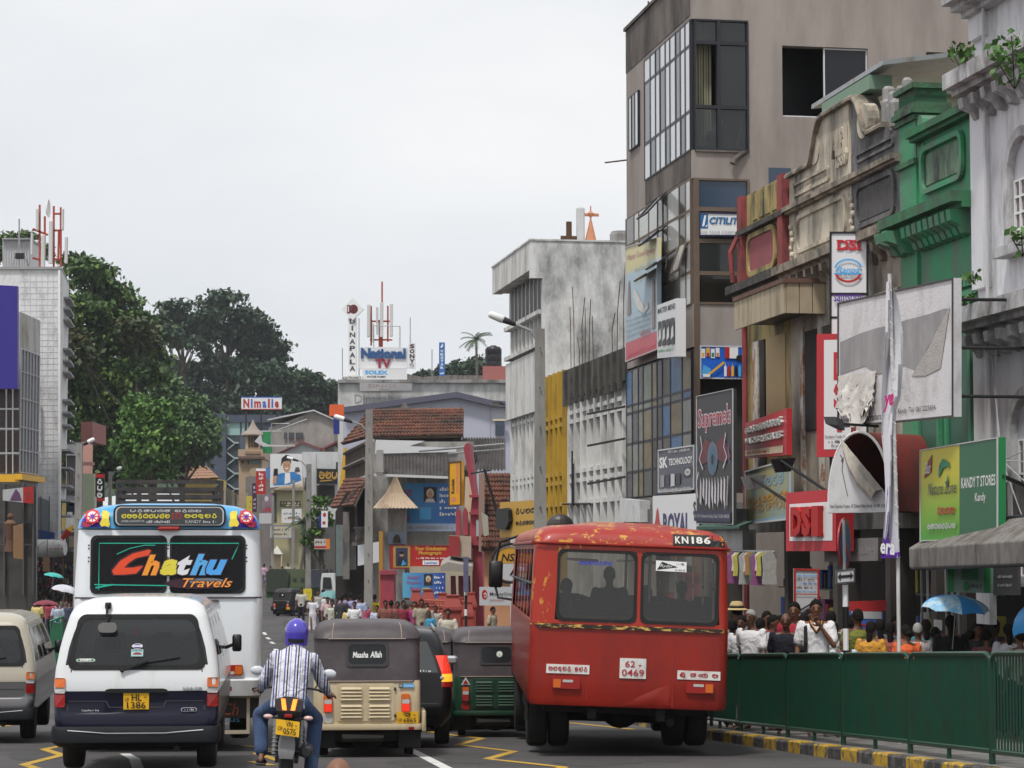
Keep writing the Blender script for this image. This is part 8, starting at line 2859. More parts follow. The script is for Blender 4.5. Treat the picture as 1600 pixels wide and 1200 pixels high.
def umbrella(label,tip,r,h,cols,tilt=(0,0),n=8,pole=.75,group=None,inner=None):
 """open umbrella: gored canopy, shaft, handle"""
 t=thing('umbrella',label,'umbrella',(tip[0],tip[1],tip[2]-pole),0,group)
 xf=Matrix.Translation(tip)@Matrix.Rotation(math.radians(tilt[0]),4,'X')@Matrix.Rotation(math.radians(tilt[1]),4,'Y')
 m=MB(xf)
 R=5
 for k in range(n):
  m.mat(cols[k%len(cols)])
  rows=[]
  for j in range(R+1):
   f=j/R
   row=[]
   for q in range(3):
    a=2*PI*(k+q/2)/n
    sag=(.93 if q==1 else 1.0)
    row.append((r*math.sin(f*PI/2)**.9*f**.15*sag*math.cos(a),r*math.sin(f*PI/2)**.9*f**.15*sag*math.sin(a),-h*(1-math.cos(f*PI/2))+(.02 if q==1 else 0)*f))
   rows.append(row)
  m.loft(rows,False,False)
 m.build('canopy',t,None,50)
 s_=MB(xf)
 s_.tube([(0,0,.04),(0,0,-pole)],.008,6)
 s_.build('shaft',t,STEEL)
 rb=MB(xf)
 for k in range(n):
  a=2*PI*k/n
  rb.tube([(r*f*math.cos(a),r*f*math.sin(a),-h*(1-math.cos(f*PI/2))-.012)for f in(.05,.4,.7,1)],.004,4)
  rb.tube([(.02*math.cos(a),.02*math.sin(a),-h*.9),(r*.5*math.cos(a),r*.5*math.sin(a),-h*.22)],.003,4)
 rb.build('rib',t,STEEL)
 return t
 # motorcycle and its rider
def motorcycle():
 Y0=21.3
 S=FPX/Y0
 t=thing('motorcycle','black motorcycle with two lit tail lamps and yellow plate','motorcycle',stand(447,Y0),math.radians(4),None,math.radians(3))
 t.matrix_basis=t.matrix_basis@Matrix.Scale(.87,4)
 xf=ROOT[t.name]=t.matrix_basis.copy()
 K=M('motorcycle_black',(.015,.015,.017),.3,coat=.5)
 w=MB(xf)
 w.lathe([(.19,-.06),(.27,-.07),(.305,-.045),(.315,0),(.305,.045),(.27,.07),(.19,.06)],(0,.32,.315),'X',28)
 o=w.build('wheel',t,RUBBER,40)
 r=MB(xf);r.lathe([(.02,-.07),(.05,-.06),(.06,-.02),(.18,-.02),(.2,-.055),(.2,.055),(.18,.02),(.06,.02),(.05,.06),(.02,.07)],(0,.32,.315),'X',20);r.build('rim',o,K,40)
 w=MB(xf)
 w.lathe([(.2,-.04),(.27,-.05),(.3,-.03),(.305,0),(.3,.03),(.27,.05),(.2,.04)],(0,1.62,.305),'X',24)
 o=w.build('wheel',t,RUBBER,40)
 r=MB(xf);r.lathe([(.02,-.05),(.19,-.02),(.2,-.04),(.2,.04),(.19,.02),(.02,.05)],(0,1.62,.305),'X',20);r.build('rim',o,K,40)
 g=MB(xf)
 g.loft([[(x*k,y,z)for x in(-1,-.5,.5,1)]for k,y,z in((.07,.02,.62),(.085,.0,.5),(.085,-.03,.43),(.07,-.02,.35))],False,False)
 g.build('mudguard',t,M('mudguard_grey',(.2,.2,.205),.45),40)
 f=MB(xf)
 f.loft([[(-k,y,z),(k,y,z),(k*.7,y,z-d),(-k*.7,y,z-d)]for k,y,z,d in((.05,-.05,.86,.05),(.13,.02,.85,.1),(.14,.3,.83,.14),(.12,.6,.8,.18))])
 f.build('tail_cowl',t,K,40)
 s_=MB(xf)
 s_.loft([[(-k,y,z),(k,y,z),(k*.8,y,z+.06),(-k*.8,y,z+.06)]for k,y,z in((.09,.1,.84),(.14,.35,.82),(.14,.6,.79),(.1,.9,.8))])
 s_.build('seat',t,M('seat_vinyl',(.02,.02,.02),.6),40)
 tk=MB(xf)
 tk.ball((0,1.1,.85),.15,.28,.13)
 tk.build('fuel_tank',t,K,60)
 hs=MB(xf)
 hs.prism([(-.13,-.065,.84),(.13,-.065,.84),(.15,-.05,.95),(.05,-.045,.985),(-.05,-.045,.985),(-.15,-.05,.95)][::1],(0,.12,0))
 hs.build('lamp_housing',t,K)
 for sd in(-1,1):
  l=MB(xf)
  x=sd*.042
  l.prism([(x-.022,-.07,.85),(x+.022,-.07,.85),(x+.022+sd*.02,-.07,.965),(x-.022+sd*.02,-.07,.965)],(0,-.018,0))
  l.build('tail_lamp',t,M('lit_orange_lens',(1,.22,.03),.25,emit=2.2))
  i=MB(xf)
  i.tube([(sd*.06,-.02,.76),(sd*.2,-.03,.77)],.012,6)
  o=i.build('indicator_stem',t,K)
  i=MB(xf)
  i.ball((sd*.205,-.035,.775),.05,.035,.025)
  i.build('indicator',o,M('indicator_pale',(.6,.4,.36),.2,coat=.5),60)
 k=MB(xf);k.bbox(-.04,.04,-.09,-.07,.775,.81,.005);k.build('reflector',t,REDL)
 q=Quad(*[xf@Vector(v)for v in((-.12,-.075,.6),(.12,-.075,.58),(.12,-.06,.735),(-.12,-.06,.755))],t)
 plate(t,q,[('CP',.08,.3,.28,.55),('VN',.42,.6,.7,.95),('-',.8,.68,.9,.73),('0575',.32,.08,.86,.48)])
 for sd in(-1,1):
  a=MB(xf)
  a.tube([(sd*.13,.36,.36),(sd*.13,.45,.72)],.028,8)
  for i in range(7):a.lathe([(.028,-.01),(.04,0),(.028,.01)],(sd*.13,.37+.012*i,.4+.042*i),'Z',10)
  a.build('shock_absorber',t,M('shock_grey',(.2,.2,.2),.4,.4),40)
  a=MB(xf)
  a.box(sd*.1-.02,sd*.1+.02,.3,1.0,.28,.34)
  a.build('swing_arm',t,K)
 ex=MB(xf)
 ex.lathe([(.02,.0),(.045,.0),(.062,.02),(.068,.1),(.068,.5),(.04,.75),(.02,.76)],(.2,.1,.42),'Z',14)
 ex.v=[(xf@(Matrix.Translation((.2,.05,.42))@Matrix.Rotation(-PI/2,4,'X')@Matrix.Translation((-.2,-.1,-.42)))@(xf.inverted()@v))for v in ex.v]
 ex.build('exhaust',t,M('exhaust_black',(.05,.05,.052),.35,.5),40)
 eg=MB(xf)
 eg.bbox(-.16,.16,.85,1.3,.3,.62,.05);eg.tube([(0,.6,.8),(0,1.4,.85)],.05);eg.box(-.3,.3,.93,.97,.3,.33)
 eg.build('engine',t,M('engine_grey',(.06,.06,.06),.5,.4))
 fk=MB(xf)
 for sd in(-1,1):fk.tube([(sd*.09,1.62,.305),(sd*.09,1.4,.92)],.025,8)
 fk.tube([(-.36,1.2,.98),(-.2,1.33,1.0),(.2,1.33,1.0),(.36,1.2,.98)],.014,6)
 fk.ball((0,1.5,.86),.12,.1,.12)
 fk.build('fork_and_handlebar',t,K)
 for sd in(-1,1):
  gp=MB(xf);gp.tube([(sd*.3,1.25,.985),(sd*.42,1.15,.97)],.02,8);gp.build('handle_grip',t,RUBBER)
  m=MB(xf)
  m.tube([(sd*.24,1.3,1.0),(sd*.34,1.28,1.14)],.008,6)
  o=m.build('mirror_stem',t,K)
  m=MB(xf)
  m.ball((sd*.39,1.27,1.17),.075,.03,.05,14,8)
  m.build('mirror',o,M('mirror_shell_white',(.6,.62,.66),.15,coat=.6),60)
  # rider, seated with back to the camera
 r=thing('person','motorcycle rider in purple helmet, striped shirt and blue jeans','person',ROOT[t.name].translation,math.radians(4),None,math.radians(3))
 r.matrix_basis=ROOT[r.name]=r.matrix_basis@Matrix.Scale(.87,4)
 Vd=lambda*a:Vector(a)
 pel,che,nk,hd=Vd(-.02,.52,.93),Vd(0,.62,1.24),Vd(.02,.72,1.46),Vd(.02,.78,1.58)
 j=dict(shL=Vd(-.18,.7,1.36),shR=Vd(.21,.7,1.35),elL=Vd(-.29,.8,1.1),elR=Vd(.32,.82,1.1),wrL=Vd(-.33,1.08,.99),wrR=Vd(.39,1.1,.97),hipL=Vd(-.1,.55,.88),hipR=Vd(.1,.55,.88),kneeL=Vd(-.32,.98,.72),kneeR=Vd(.27,.98,.7),ankL=Vd(-.27,.62,.33),ankR=Vd(.25,.68,.12))
 xr=ROOT[r.name]
 b=MB(xr)
 b.ball(hd,.075,.092,.11);cap(b,nk-Vd(0,0,.05),hd,.056,.05)
 cap(b,pel,che,.1,.1);cap(b,che,nk,.1,.06);cap(b,j['shL'],j['shR'],.05,.05)
 for s2,a,e,w_ in((-1,'shL','elL','wrL'),(1,'shR','elR','wrR')):
  cap(b,j[a],j[e],.05,.042);cap(b,j[e],j[w_],.042,.028)
 for h_,k_,a_ in(('hipL','kneeL','ankL'),('hipR','kneeR','ankR')):
  cap(b,j[h_],j[k_],.08,.055);cap(b,j[k_],j[a_],.055,.038)
  cap(b,j[a_]-Vd(0,.04,.05),j[a_]+Vd(0,.15,-.055),.04,.03,flat=.8)
 hm=MB(xr)
 for s2,w_,e in((-1,'wrL','elL'),(1,'wrR','elR')):
  d=(j[w_]-j[e]).normalized()
  cap(b,j[w_],j[w_]+d*.06,.03,.038)
  hand(hm,j[w_]+d*.02,(d+Vd(0,.3,-.1)),Vd(0,-.2,-1),.75,1.05,-s2)
 me=fuse(b,.014)
 inv=xr.inverted()
 add_into(me,hm)
 me.transform(inv)
 put(me,'body',r,SKIN[0])
 c=MB(xr)
 rings=[]
 for q,rx,ry,k in((pel+Vd(0,-.01,-.1),.19,.15,0),(pel,.185,.15,0),(pel.lerp(che,.5),.185,.145,0),(che,.2,.15,0),(che.lerp(nk,.5),.205,.14,0),(che.lerp(nk,.82),.15,.1,0),(nk+Vd(0,0,.01),.075,.075,0)):
  rings.append([q+Vd(rx*math.cos(2*PI*i/18),ry*math.sin(2*PI*i/18),0)for i in range(18)])
 c.loft(rings)
 for a,e,w_ in(('shL','elL','wrL'),('shR','elR','wrR')):
  cap(c,j[a],j[e],.07,.068);cap(c,j[e],j[e].lerp(j[w_],.88),.068,.05)
 me=fuse(c,.014,3)
 me.transform(inv)
 put(me,'shirt',r,stripes('rider_shirt_stripes',[(0,(.62,.62,.66)),(.22,(.06,.07,.3)),(.36,(.62,.62,.66)),(.5,(.03,.022,.03)),(.64,(.62,.62,.66)),(.78,(.2,.2,.45)),(.86,(.62,.62,.66))],.105))
 co=MB(xr)
 rings=[[nk+Vd(.0,.01,-.01)+Vd(k*math.cos(2*PI*i/16),k*math.sin(2*PI*i/16),dz)for i in range(16)]for k,dz in((.085,-.02),(.082,.02),(.078,.045))]
 co.loft(rings,False)
 co.build('collar',r,stripes('rider_collar_stripes',[(0,(.62,.62,.66)),(.4,(.06,.07,.3)),(.7,(.62,.62,.66))],.04))
 p=MB(xr)
 cap(p,j['hipL'],j['hipR'],.115,.115);cap(p,pel,pel-Vd(0,0,.06),.14,.14)
 for h_,k_,a_ in(('hipL','kneeL','ankL'),('hipR','kneeR','ankR')):
  cap(p,j[h_],j[k_],.1,.085);cap(p,j[k_],j[a_].lerp(j[k_],.1),.085,.075)
 me=fuse(p,.015,3)
 me.transform(inv)
 put(me,'jeans',r,M('blue_denim',(.035,.06,.13),.9,var=.3,scale=5,grime=((.09,.13,.22),.3,4,1.5),bump=.3))
 sd_=MB(xr)
 for a_ in('ankL','ankR'):
  q=j[a_]
  sd_.bbox(q.x-.05,q.x+.05,q.y-.09,q.y+.2,q.z-.11,q.z-.085);sd_.tube([q+Vd(-.05,.04,-.09),q+Vd(0,.06,-.03),q+Vd(.05,.04,-.09)],.018,6)
 sd_.build('sandals',r,BLACK)
 hl=MB(xr)
 rings=[]
 for jx in range(10):
  f=jx/9
  z=-.12+.285*f
  kk=math.sqrt(max(.0,1-max(0,(z-.02)/.148)**2))if z>.02 else 1-.1*((.02-z)/.14)
  rings.append([hd+Vd(0,.01,.02)+Vd(.128*max(.05,kk)*math.cos(2*PI*i/20),.15*max(.05,kk)*math.sin(2*PI*i/20),z)for i in range(20)])
 hl.loft(rings)
 o=hl.build('helmet',r,M('helmet_purple',(.07,.05,.42),.25,coat=.8,var=.05),60)
 hq=MB(xr)
 hq.loft([[hd+Vd(.131*k*math.cos(a),.01+.153*k*math.sin(a),z+.02)for a in[math.radians(-130+80*i/8)for i in range(9)]]for k,z in((.985,-.09),(1.0,-.05))],False,False)
 hq.build('helmet_band',o,BLACK)
 hq=MB(xr)
 hq.loft([[hd+Vd(.131*k*math.cos(a),.01+.153*k*math.sin(a),z+.02)for a in[math.radians(-110+45*i/6)for i in range(7)]]for k,z in((.79,.095),(.68,.115))],False,False)
 hq.build('helmet_decal',o,M('decal_lavender',(.5,.48,.75),.4))
motorcycle()
# people on the right-hand pavement behind the railing
KG='people walking behind the green railing'
def at(px,Y):return(px-800)/FPX*Y
def walker(px,ytop,Y,label,**k):
 """a person whose crown shows at (px, ytop); stands on the raised pavement"""
 Y=max(Y,8.13/((px-800)/FPX+.139)+1.0)
 z0=zg(Y)+.14
 ztop=P(px,ytop,Y).z
 return person(label,at(px,Y),Y,max(1.35,min(1.9,ztop-z0)),z=z0,**k)
PLAID=stripes('checked_shirt',[(0,(.5,.5,.5)),(.35,(.2,.2,.22)),(.6,(.5,.5,.52)),(.8,(.28,.12,.12))],.05)
walker(1172,953,33.2,'grey haired bearded man in white shirt walking behind the railing',face=-35,key='walk',skin=1,haircol=HAIRG,shirt=(.72,.71,.73),legs=(.1,.09,.08),group=KG)
walker(1158,962,34.3,'man in white shirt close behind the grey bearded man',face=-30,skin=1,shirt=(.66,.66,.7),group=KG)
walker(1226,958,32.6,'bald man in dark navy polo shirt behind the railing',face=-12,key='walk',skin=1,hair='bald_fringe',shirt=(.012,.012,.022),legs=(.02,.02,.025),group=KG)
walker(1240,941,34.5,'young man in red shirt looking over the bald man',face=-20,skin=0,shirt=(.34,.02,.04),group=KG)
walker(1206,961,35.0,'dark haired boy glancing left beside the bald man',face=60,skin=1,shirt=(.5,.5,.52),group=KG)
chin=walker(1273,937,32.2,'youth in white polo with striped collar, hand at his chin',face=-5,key='chin',skin=0,shirt=(.72,.71,.72),legs=(.03,.03,.05),group=KG)
walker(1312,986,32.0,'balding man in pale blue shirt stooping at the railing',face=10,key='bent',skin=1,hair='bald_fringe',shirt=(.5,.58,.66),group=KG)
walker(1338,952,34.2,'person in olive green top facing the shop',face=190,skin=1,shirt=(.16,.17,.03),group=KG)
walker(1358,971,33.6,'woman with long dark hair in mustard yellow top',face=150,skin=0,hair='long',shirt=(.58,.28,.04),group=KG)
walker(1413,977,32.2,'woman with hair bun in orange top near the flag pole',face=200,skin=0,hair='bun',shirt=(.66,.12,.035),group=KG)
walker(1431,974,34.0,'person in grey checked shirt beyond the orange top',face=170,skin=1,haircol=HAIRG,shirt=PLAID,group=KG)
walker(1482,962,33.0,'person in black clothes under the blue and white umbrella',face=180,key='umbrella',skin=1,hair='long',shirt=(.01,.01,.012),legs=(.01,.01,.012),group=KG)
walker(1511,985,34.5,'person in dark red top behind the black clothes',face=160,skin=1,shirt=(.2,.02,.03),group=KG)
walker(1143,968,35.5,'person in bright red top beside the bus edge',face=170,skin=1,shirt=(.5,.02,.04),group=KG)
hatman=walker(1150,944,37.0,'person in straw hat with black band behind the red bus',face=200,skin=2,shirt=(.35,.42,.55),group=KG)
walker(1253,960,36.5,'person in dark top by the shop door',face=100,skin=1,shirt=(.06,.05,.06),group=KG)
walker(1550,968,35.0,'person in grey shade at the right shop doorway',face=120,skin=1,shirt=(.09,.09,.1),group=KG)
for px,yt,Y,c,f,lab in((1148,950,39,(.5,.5,.52),170,'person in pale grey shirt behind the straw hat'),(1186,966,37.5,(.6,.6,.62),190,'person in white top behind the grey bearded man'),(1196,955,38.5,(.3,.05,.06),20,'person in brick red top deep in the shade behind the bearded man'),(1217,962,37.5,(.3,.34,.5),160,'person in slate top deep behind the bald man'),(1262,952,37,(.12,.08,.06),20,'person in brown top behind the red shirted youth'),(1296,955,36.5,(.55,.5,.4),180,'person in cream top right of the youth with piping'),(1300,972,34.5,(.42,.4,.36),190,'person in stone coloured top behind the stooping man'),(1326,962,36,(.05,.05,.07),170,'person in black left of the olive top'),(1372,968,35.5,(.07,.06,.06),180,'person in dark brown right of the mustard top'),(1388,972,34.5,(.3,.08,.06),170,'person in dark red left of the flag pole'),(1396,964,36,(.16,.16,.2),10,'person in grey blue behind the flag pole'),(1444,968,35,(.05,.22,.25),175,'person in teal right of the checked shirt'),(1458,980,34,(.22,.2,.17),165,'person in taupe top left of the open umbrella'),(1524,972,34.5,(.05,.05,.05),20,'person in black right of the open umbrella'),(1538,985,32.5,(.2,.05,.06),150,'person in wine red near the right doorway'),(1572,975,32,(.5,.5,.55),180,'person in pale grey left of the cut-off umbrella'),(1590,985,31,(.35,.33,.3),190,'person in pale brown under the cut-off umbrella')):
 walker(px,yt,Y,lab,face=f,skin=1,hair='short' if px%4 else 'long',shirt=c,group=KG)
def extras():
# striped collar of the youth, straw hat, bags
 hm=Matrix.Translation(ROOT[chin.name].translation)@ROOT[chin.name].to_3x3().to_4x4()
 c=MB(hm)
 OR=M('polo_stripe_orange',(.6,.22,.03),.8)
 c.mat(OR)
 for sx in(-1,1):
  c.tube([(sx*.075,-.03,1.475),(sx*.06,-.1,1.43),(0,-.128,1.34)],.009,5)
  c.mat(BLACK).tube([(sx*.09,-.03,1.465),(sx*.075,-.105,1.42),(0,-.135,1.32)],.008,5)
  c.mat(OR).tube([(sx*.15,.02,1.475),(sx*.235,-.03,1.36),(sx*.26,.0,1.24)],.01,5)
 c.build('shirt_piping',chin)
 s_=MB(hm)
 s_.tube([(-.12,.05,1.46),(-.14,-.1,1.4),(-.14,-.13,1.2),(-.15,-.1,1.0)],.022,6,flat=.4)
 s_.build('bag_strap',chin,BLACK)
 hz=ROOT[hatman.name]
 m=MB(hz)
 m.lathe([(.01,1.79),(.07,1.785),(.1,1.74),(.105,1.69),(.17,1.672),(.175,1.665),(.1,1.668),(.01,1.68)],(0,-.01,0),'Z',20)
 o=m.build('straw_hat',hatman,M('straw',(.5,.38,.18),.85,bump=.4))
 m=MB(hz)
 m.lathe([(.1,1.69),(.109,1.69),(.107,1.72),(.1,1.72)],(0,-.01,0),'Z',20)
 m.build('hat_band',o,BLACK)
extras()
UB,UW=M('umbrella_blue',(.03,.25,.6),.5,var=.1),M('umbrella_pale_blue',(.5,.65,.75),.5,var=.25,scale=9,grime=((.05,.35,.62),.45,9,1))
umbrella('blue and white umbrella open over the dark clothed person',P(1495,930,32.6),.47,.19,[UB,UW,UW],(8,4))
umbrella('plain blue umbrella cut off by the right edge of the photo',P(1612,940,29.5),.42,.26,[M('umbrella_plain_blue',(.05,.3,.66),.5)],(0,-30))
# crowd round the junction
CG='people crossing near the junction'
R2=random.Random(11)
def crowd(px,ytop,Y,label,**k):
 if px>596:Y=min(Y,79-px%3)
 elif px>524:Y=min(Y,92.5-px%4)
 k['z']=zg(Y)+(.13 if px>524 else 0)
 ztop=P(px,ytop,Y).z
 h=max(1.4,min(1.9,ztop-k['z']))
 if ztop-zg(Y)<1.4:
  best=min((abs(P(px,ytop,y).z-zg(y)-1.62),y)for y in np.arange(50,240,.5))
  Y=float(best[1]);h=1.62;k['z']=zg(Y)
 return person(label,at(px,Y),Y,h,group=CG,**k)
crowd(490,932,108,'woman in long white dress walking in the road',face=10,key='walk',skin=0,hair='bun',shirt=(.74,.74,.8),legs=(.74,.74,.8),dress='long')
crowd(472,914,120,'man in pale shirt standing beside the far three-wheeler',face=0,skin=1,shirt=(.5,.48,.44),legs=(.02,.02,.03))
crowd(520,938,92,'man in green patterned shirt ahead of the beige three-wheeler',face=5,skin=1,shirt=M('leaf_print_cloth',(.3,.34,.24),.8,var=.5,scale=18,grime=((.62,.62,.55),.5,14,1)))
crowd(513,933,98,'woman with child in pink and white behind the green patterned shirt',face=20,skin=0,hair='bun',shirt=(.62,.42,.46))
crowd(528,934,99,'man in cream shirt beside the green patterned shirt',face=-20,skin=1,shirt=(.55,.52,.45))
crowd(555,940,84,'man in bright white shirt in front of the tall concrete pole',face=5,skin=1,shirt=(.75,.76,.78))
crowd(546,947,86,'child in pale yellow top beside the bright white shirt',face=0,skin=1,shirt=(.65,.5,.2))
crowd(590,946,82,'man in pale blue shirt above the beige three-wheeler hood',face=0,skin=1,shirt=(.45,.52,.66))
crowd(586,929,92,'person in bright yellow top behind the pole',face=170,skin=0,shirt=(.75,.6,.02))
crowd(603,938,88,'man in brown shirt beside the red pillar',face=10,skin=1,shirt=(.2,.08,.06))
crowd(631,938,86,'woman in dark red under the dark umbrella',face=20,skin=1,hair='bun',shirt=(.24,.03,.05))
crowd(649,940,86,'woman in magenta top beside the dark umbrella',face=-10,skin=0,hair='long',shirt=(.35,.03,.16))
crowd(667,942,84,'man in checked shirt by the red gate pillars',face=0,skin=1,shirt=PLAID)
crowd(671,955,82,'child in turquoise top by the red gate pillars',face=0,skin=1,shirt=(.05,.3,.5))
crowd(700,951,62,'man in pale khaki shirt walking between the vehicles',face=5,key='walk',skin=1,shirt=(.52,.48,.4),legs=(.3,.26,.2))
crowd(701,992,46,'woman in pink blouse and skirt passing the dark green three-wheeler',face=170,key='walk',skin=0,hair='long',shirt=(.5,.08,.2),legs=(.4,.14,.2),dress='long')
crowd(770,948,74,'man in tan shirt standing before the grey sign',face=60,skin=1,shirt=(.4,.34,.26))
for i,(px,yt,c,f)in enumerate(((540,927,(.3,.3,.55),180),(549,926,(.28,.28,.5),185),(563,930,(.35,.42,.62),175),(571,942,(.5,.1,.16),10),(498,912,(.4,.38,.35),10),(506,918,(.2,.2,.22),150))):
 crowd(px,yt,100+3*i,['person in violet grey shirt seen from behind beside the open umbrella','person in deep blue violet shirt right of the open umbrella','person in light blue shirt left of the concrete pole','woman in rose red top at the foot of the concrete pole','person in grey brown shirt by the white truck cab','person in charcoal shirt by the yellow board'][i],face=f,skin=i%2,shirt=c,hair='short' if i!=3 else 'bun')
for px,yt,Y,c,f,lab in((508,926,112,(.6,.6,.6),0,'man in white shirt left of the teal umbrella'),(535,930,108,(.04,.04,.05),180,'person in black under the edge of the teal umbrella'),(545,936,96,(.3,.14,.08),20,'man in rust brown shirt behind the yellow topped child'),(560,934,100,(.5,.42,.4),0,'woman in beige pink left of the concrete pole'),(596,934,94,(.05,.05,.08),10,'man in black left of the brown shirt'),(612,938,90,(.3,.04,.05),175,'person in maroon right of the brown shirt'),(622,940,88,(.12,.05,.04),0,'person in dark brown left of the dark umbrella'),(659,936,92,(.34,.3,.22),10,'man in olive tan shirt behind the checked shirt'),(681,946,80,(.45,.4,.36),0,'boy in white cap beside the khaki shirt')):
 crowd(px,yt,Y,lab,face=f,skin=1,shirt=c)
umbrella('pale teal umbrella in the crowd beside the wooden house',P(522,923,101),.62,.32,[M('umbrella_teal',(.14,.32,.32),.6)],(0,8))
umbrella('dark brown umbrella held in front of the red gate',P(631,937,83),.46,.18,[M('umbrella_dark',(.05,.045,.045),.6)],(0,0))
# distant shoppers up the street and along the left-hand pavement
FG,LG='distant shoppers at the far end of the street','shoppers on the left-hand pavement'
pal=[(.6,.6,.62),(.5,.3,.28),(.2,.2,.35),(.62,.5,.2),(.35,.05,.07),(.05,.06,.1),(.4,.45,.55),(.12,.2,.13),(.55,.35,.45)]
words=['white','dusty rose','slate blue','yellow','dark red','black','pale blue','green','pink']
k=0
for i in range(26):
 px=414+i*4.7+R2.uniform(-1.5,1.5)
 if 468<px<476:px+=8
 c=R2.randrange(9)
 Y=R2.uniform(160,178)
 person('tiny figure among the distant shoppers beyond the green truck',at(px,Y),Y,R2.uniform(1.55,1.78),R2.uniform(0,360),R2.choice(('stand','walk')),R2.randrange(2),shirt=pal[c],legs=R2.choice(((.03,.03,.05),(.2,.18,.15))),group=FG)
for i,(px,yt,c,f,lab)in enumerate(((6,920,0,20,'man in white cap and white shirt at the far left'),(20,927,7,0,'woman in green top beside the white cap'),(37,925,6,180,'man in pale blue shirt with his back turned'),(46,932,5,60,'person in black top beside the pale blue shirt'),(57,926,0,185,'bald man in white shirt on the left pavement'),(81,917,2,180,'tall man in purple grey shirt on the left pavement'),(79,936,4,200,'woman in crimson under the maroon umbrella'),(89,935,8,160,'girl in pink top beside the maroon umbrella'),(68,934,3,30,'person in ochre top below the stalls'),(98,928,3,100,'person in yellow brown sari by the green cart'),(30,918,4,20,'shopkeeper in dark red at the stall front'),(66,915,5,0,'person in black top in the stall shade'),(105,926,1,40,'person in dusty rose top by the green cart'),(115,930,5,200,'person in black beside the white bus'))):
 Y=float(min((abs(P(px,yt,y).z-zg(y)-1.68),y)for y in np.arange(60,109,.5))[1])
 person(lab,at(px,Y),Y,1.68,f,'stand' if i%3 else 'walk',i%2,'short' if i not in(6,7,9)else 'long',shirt=pal[c]if i!=5 else(.22,.19,.3),group=LG)
for i,(px,yt)in enumerate(((-4,924),(12,934),(27,921),(33,935),(52,920),(61,938),(73,922),(86,920),(93,940),(100,918),(108,938),(112,920),(117,926))):
 c=(i*4+1)%9
 Y=float(min((abs(P(px,yt,y).z-zg(y)-1.66),y)for y in np.arange(60,109,.5))[1])
 person('person in %s top in the left crowd, %s'%(words[c],('at the photo edge','below the white cap','behind the stall post','left of the pale blue shirt','under the hung cloth','in front of the ochre top','behind the tall purple grey shirt','right of the tall purple grey shirt','right of the maroon umbrella','under the drum sign','nearest the white van','under the white umbrella','touching the white bus')[i]),at(px,Y),Y,1.66,(i*70)%360,'stand',i%2,'short' if i%3 else 'long',shirt=pal[c],group=LG)
umbrella('maroon umbrella on the left-hand pavement',P(72,938,74),.42,.17,[M('umbrella_maroon',(.2,.025,.045),.5)],(-5,0))
umbrella('white and violet umbrella beside the white bus',P(104,914,84),.5,.24,[M('umbrella_white',(.55,.55,.6),.5),M('umbrella_pale',(.5,.5,.56),.5)],(0,12))
umbrella('turquoise umbrella in front of the left stalls',P(85,895,92),.4,.15,[M('umbrella_turquoise',(.05,.4,.36),.5)],(0,10))
# onlooker's bare head close to the camera, and passengers inside the red bus
person('bald head of an onlooker close to the camera at the bottom edge',at(531,7.0),7.0,P(531,1184,7.0).z-zg(7.0),180,skin=0,hair=None,shirt=(.3,.3,.32))
BX=(976-800)/FPX*29
def passengers():
 zf=zg(29)+.95
 person('passenger in mustard shirt leaning on the rear seat inside the red bus',BX-.7,29.75,1.62,150,'carry',1,shirt=(.6,.44,.09),z=zf-.42,group='passengers inside the red bus')
 person('standing passenger in dark shirt filling the left rear bus window',BX-.12,30.7,1.66,180,'stand',1,shirt=(.02,.02,.028),z=zf-.32,group='passengers inside the red bus')
 person('seated passenger in black behind the right rear bus window',BX+.35,30.6,1.6,180,'stand',1,shirt=(.015,.015,.02),z=zf-.5,group='passengers inside the red bus')
 person('seated passenger in dark brown further up the red bus',BX+.85,31.2,1.6,180,'stand',1,shirt=(.03,.02,.02),z=zf-.45,group='passengers inside the red bus')
passengers()
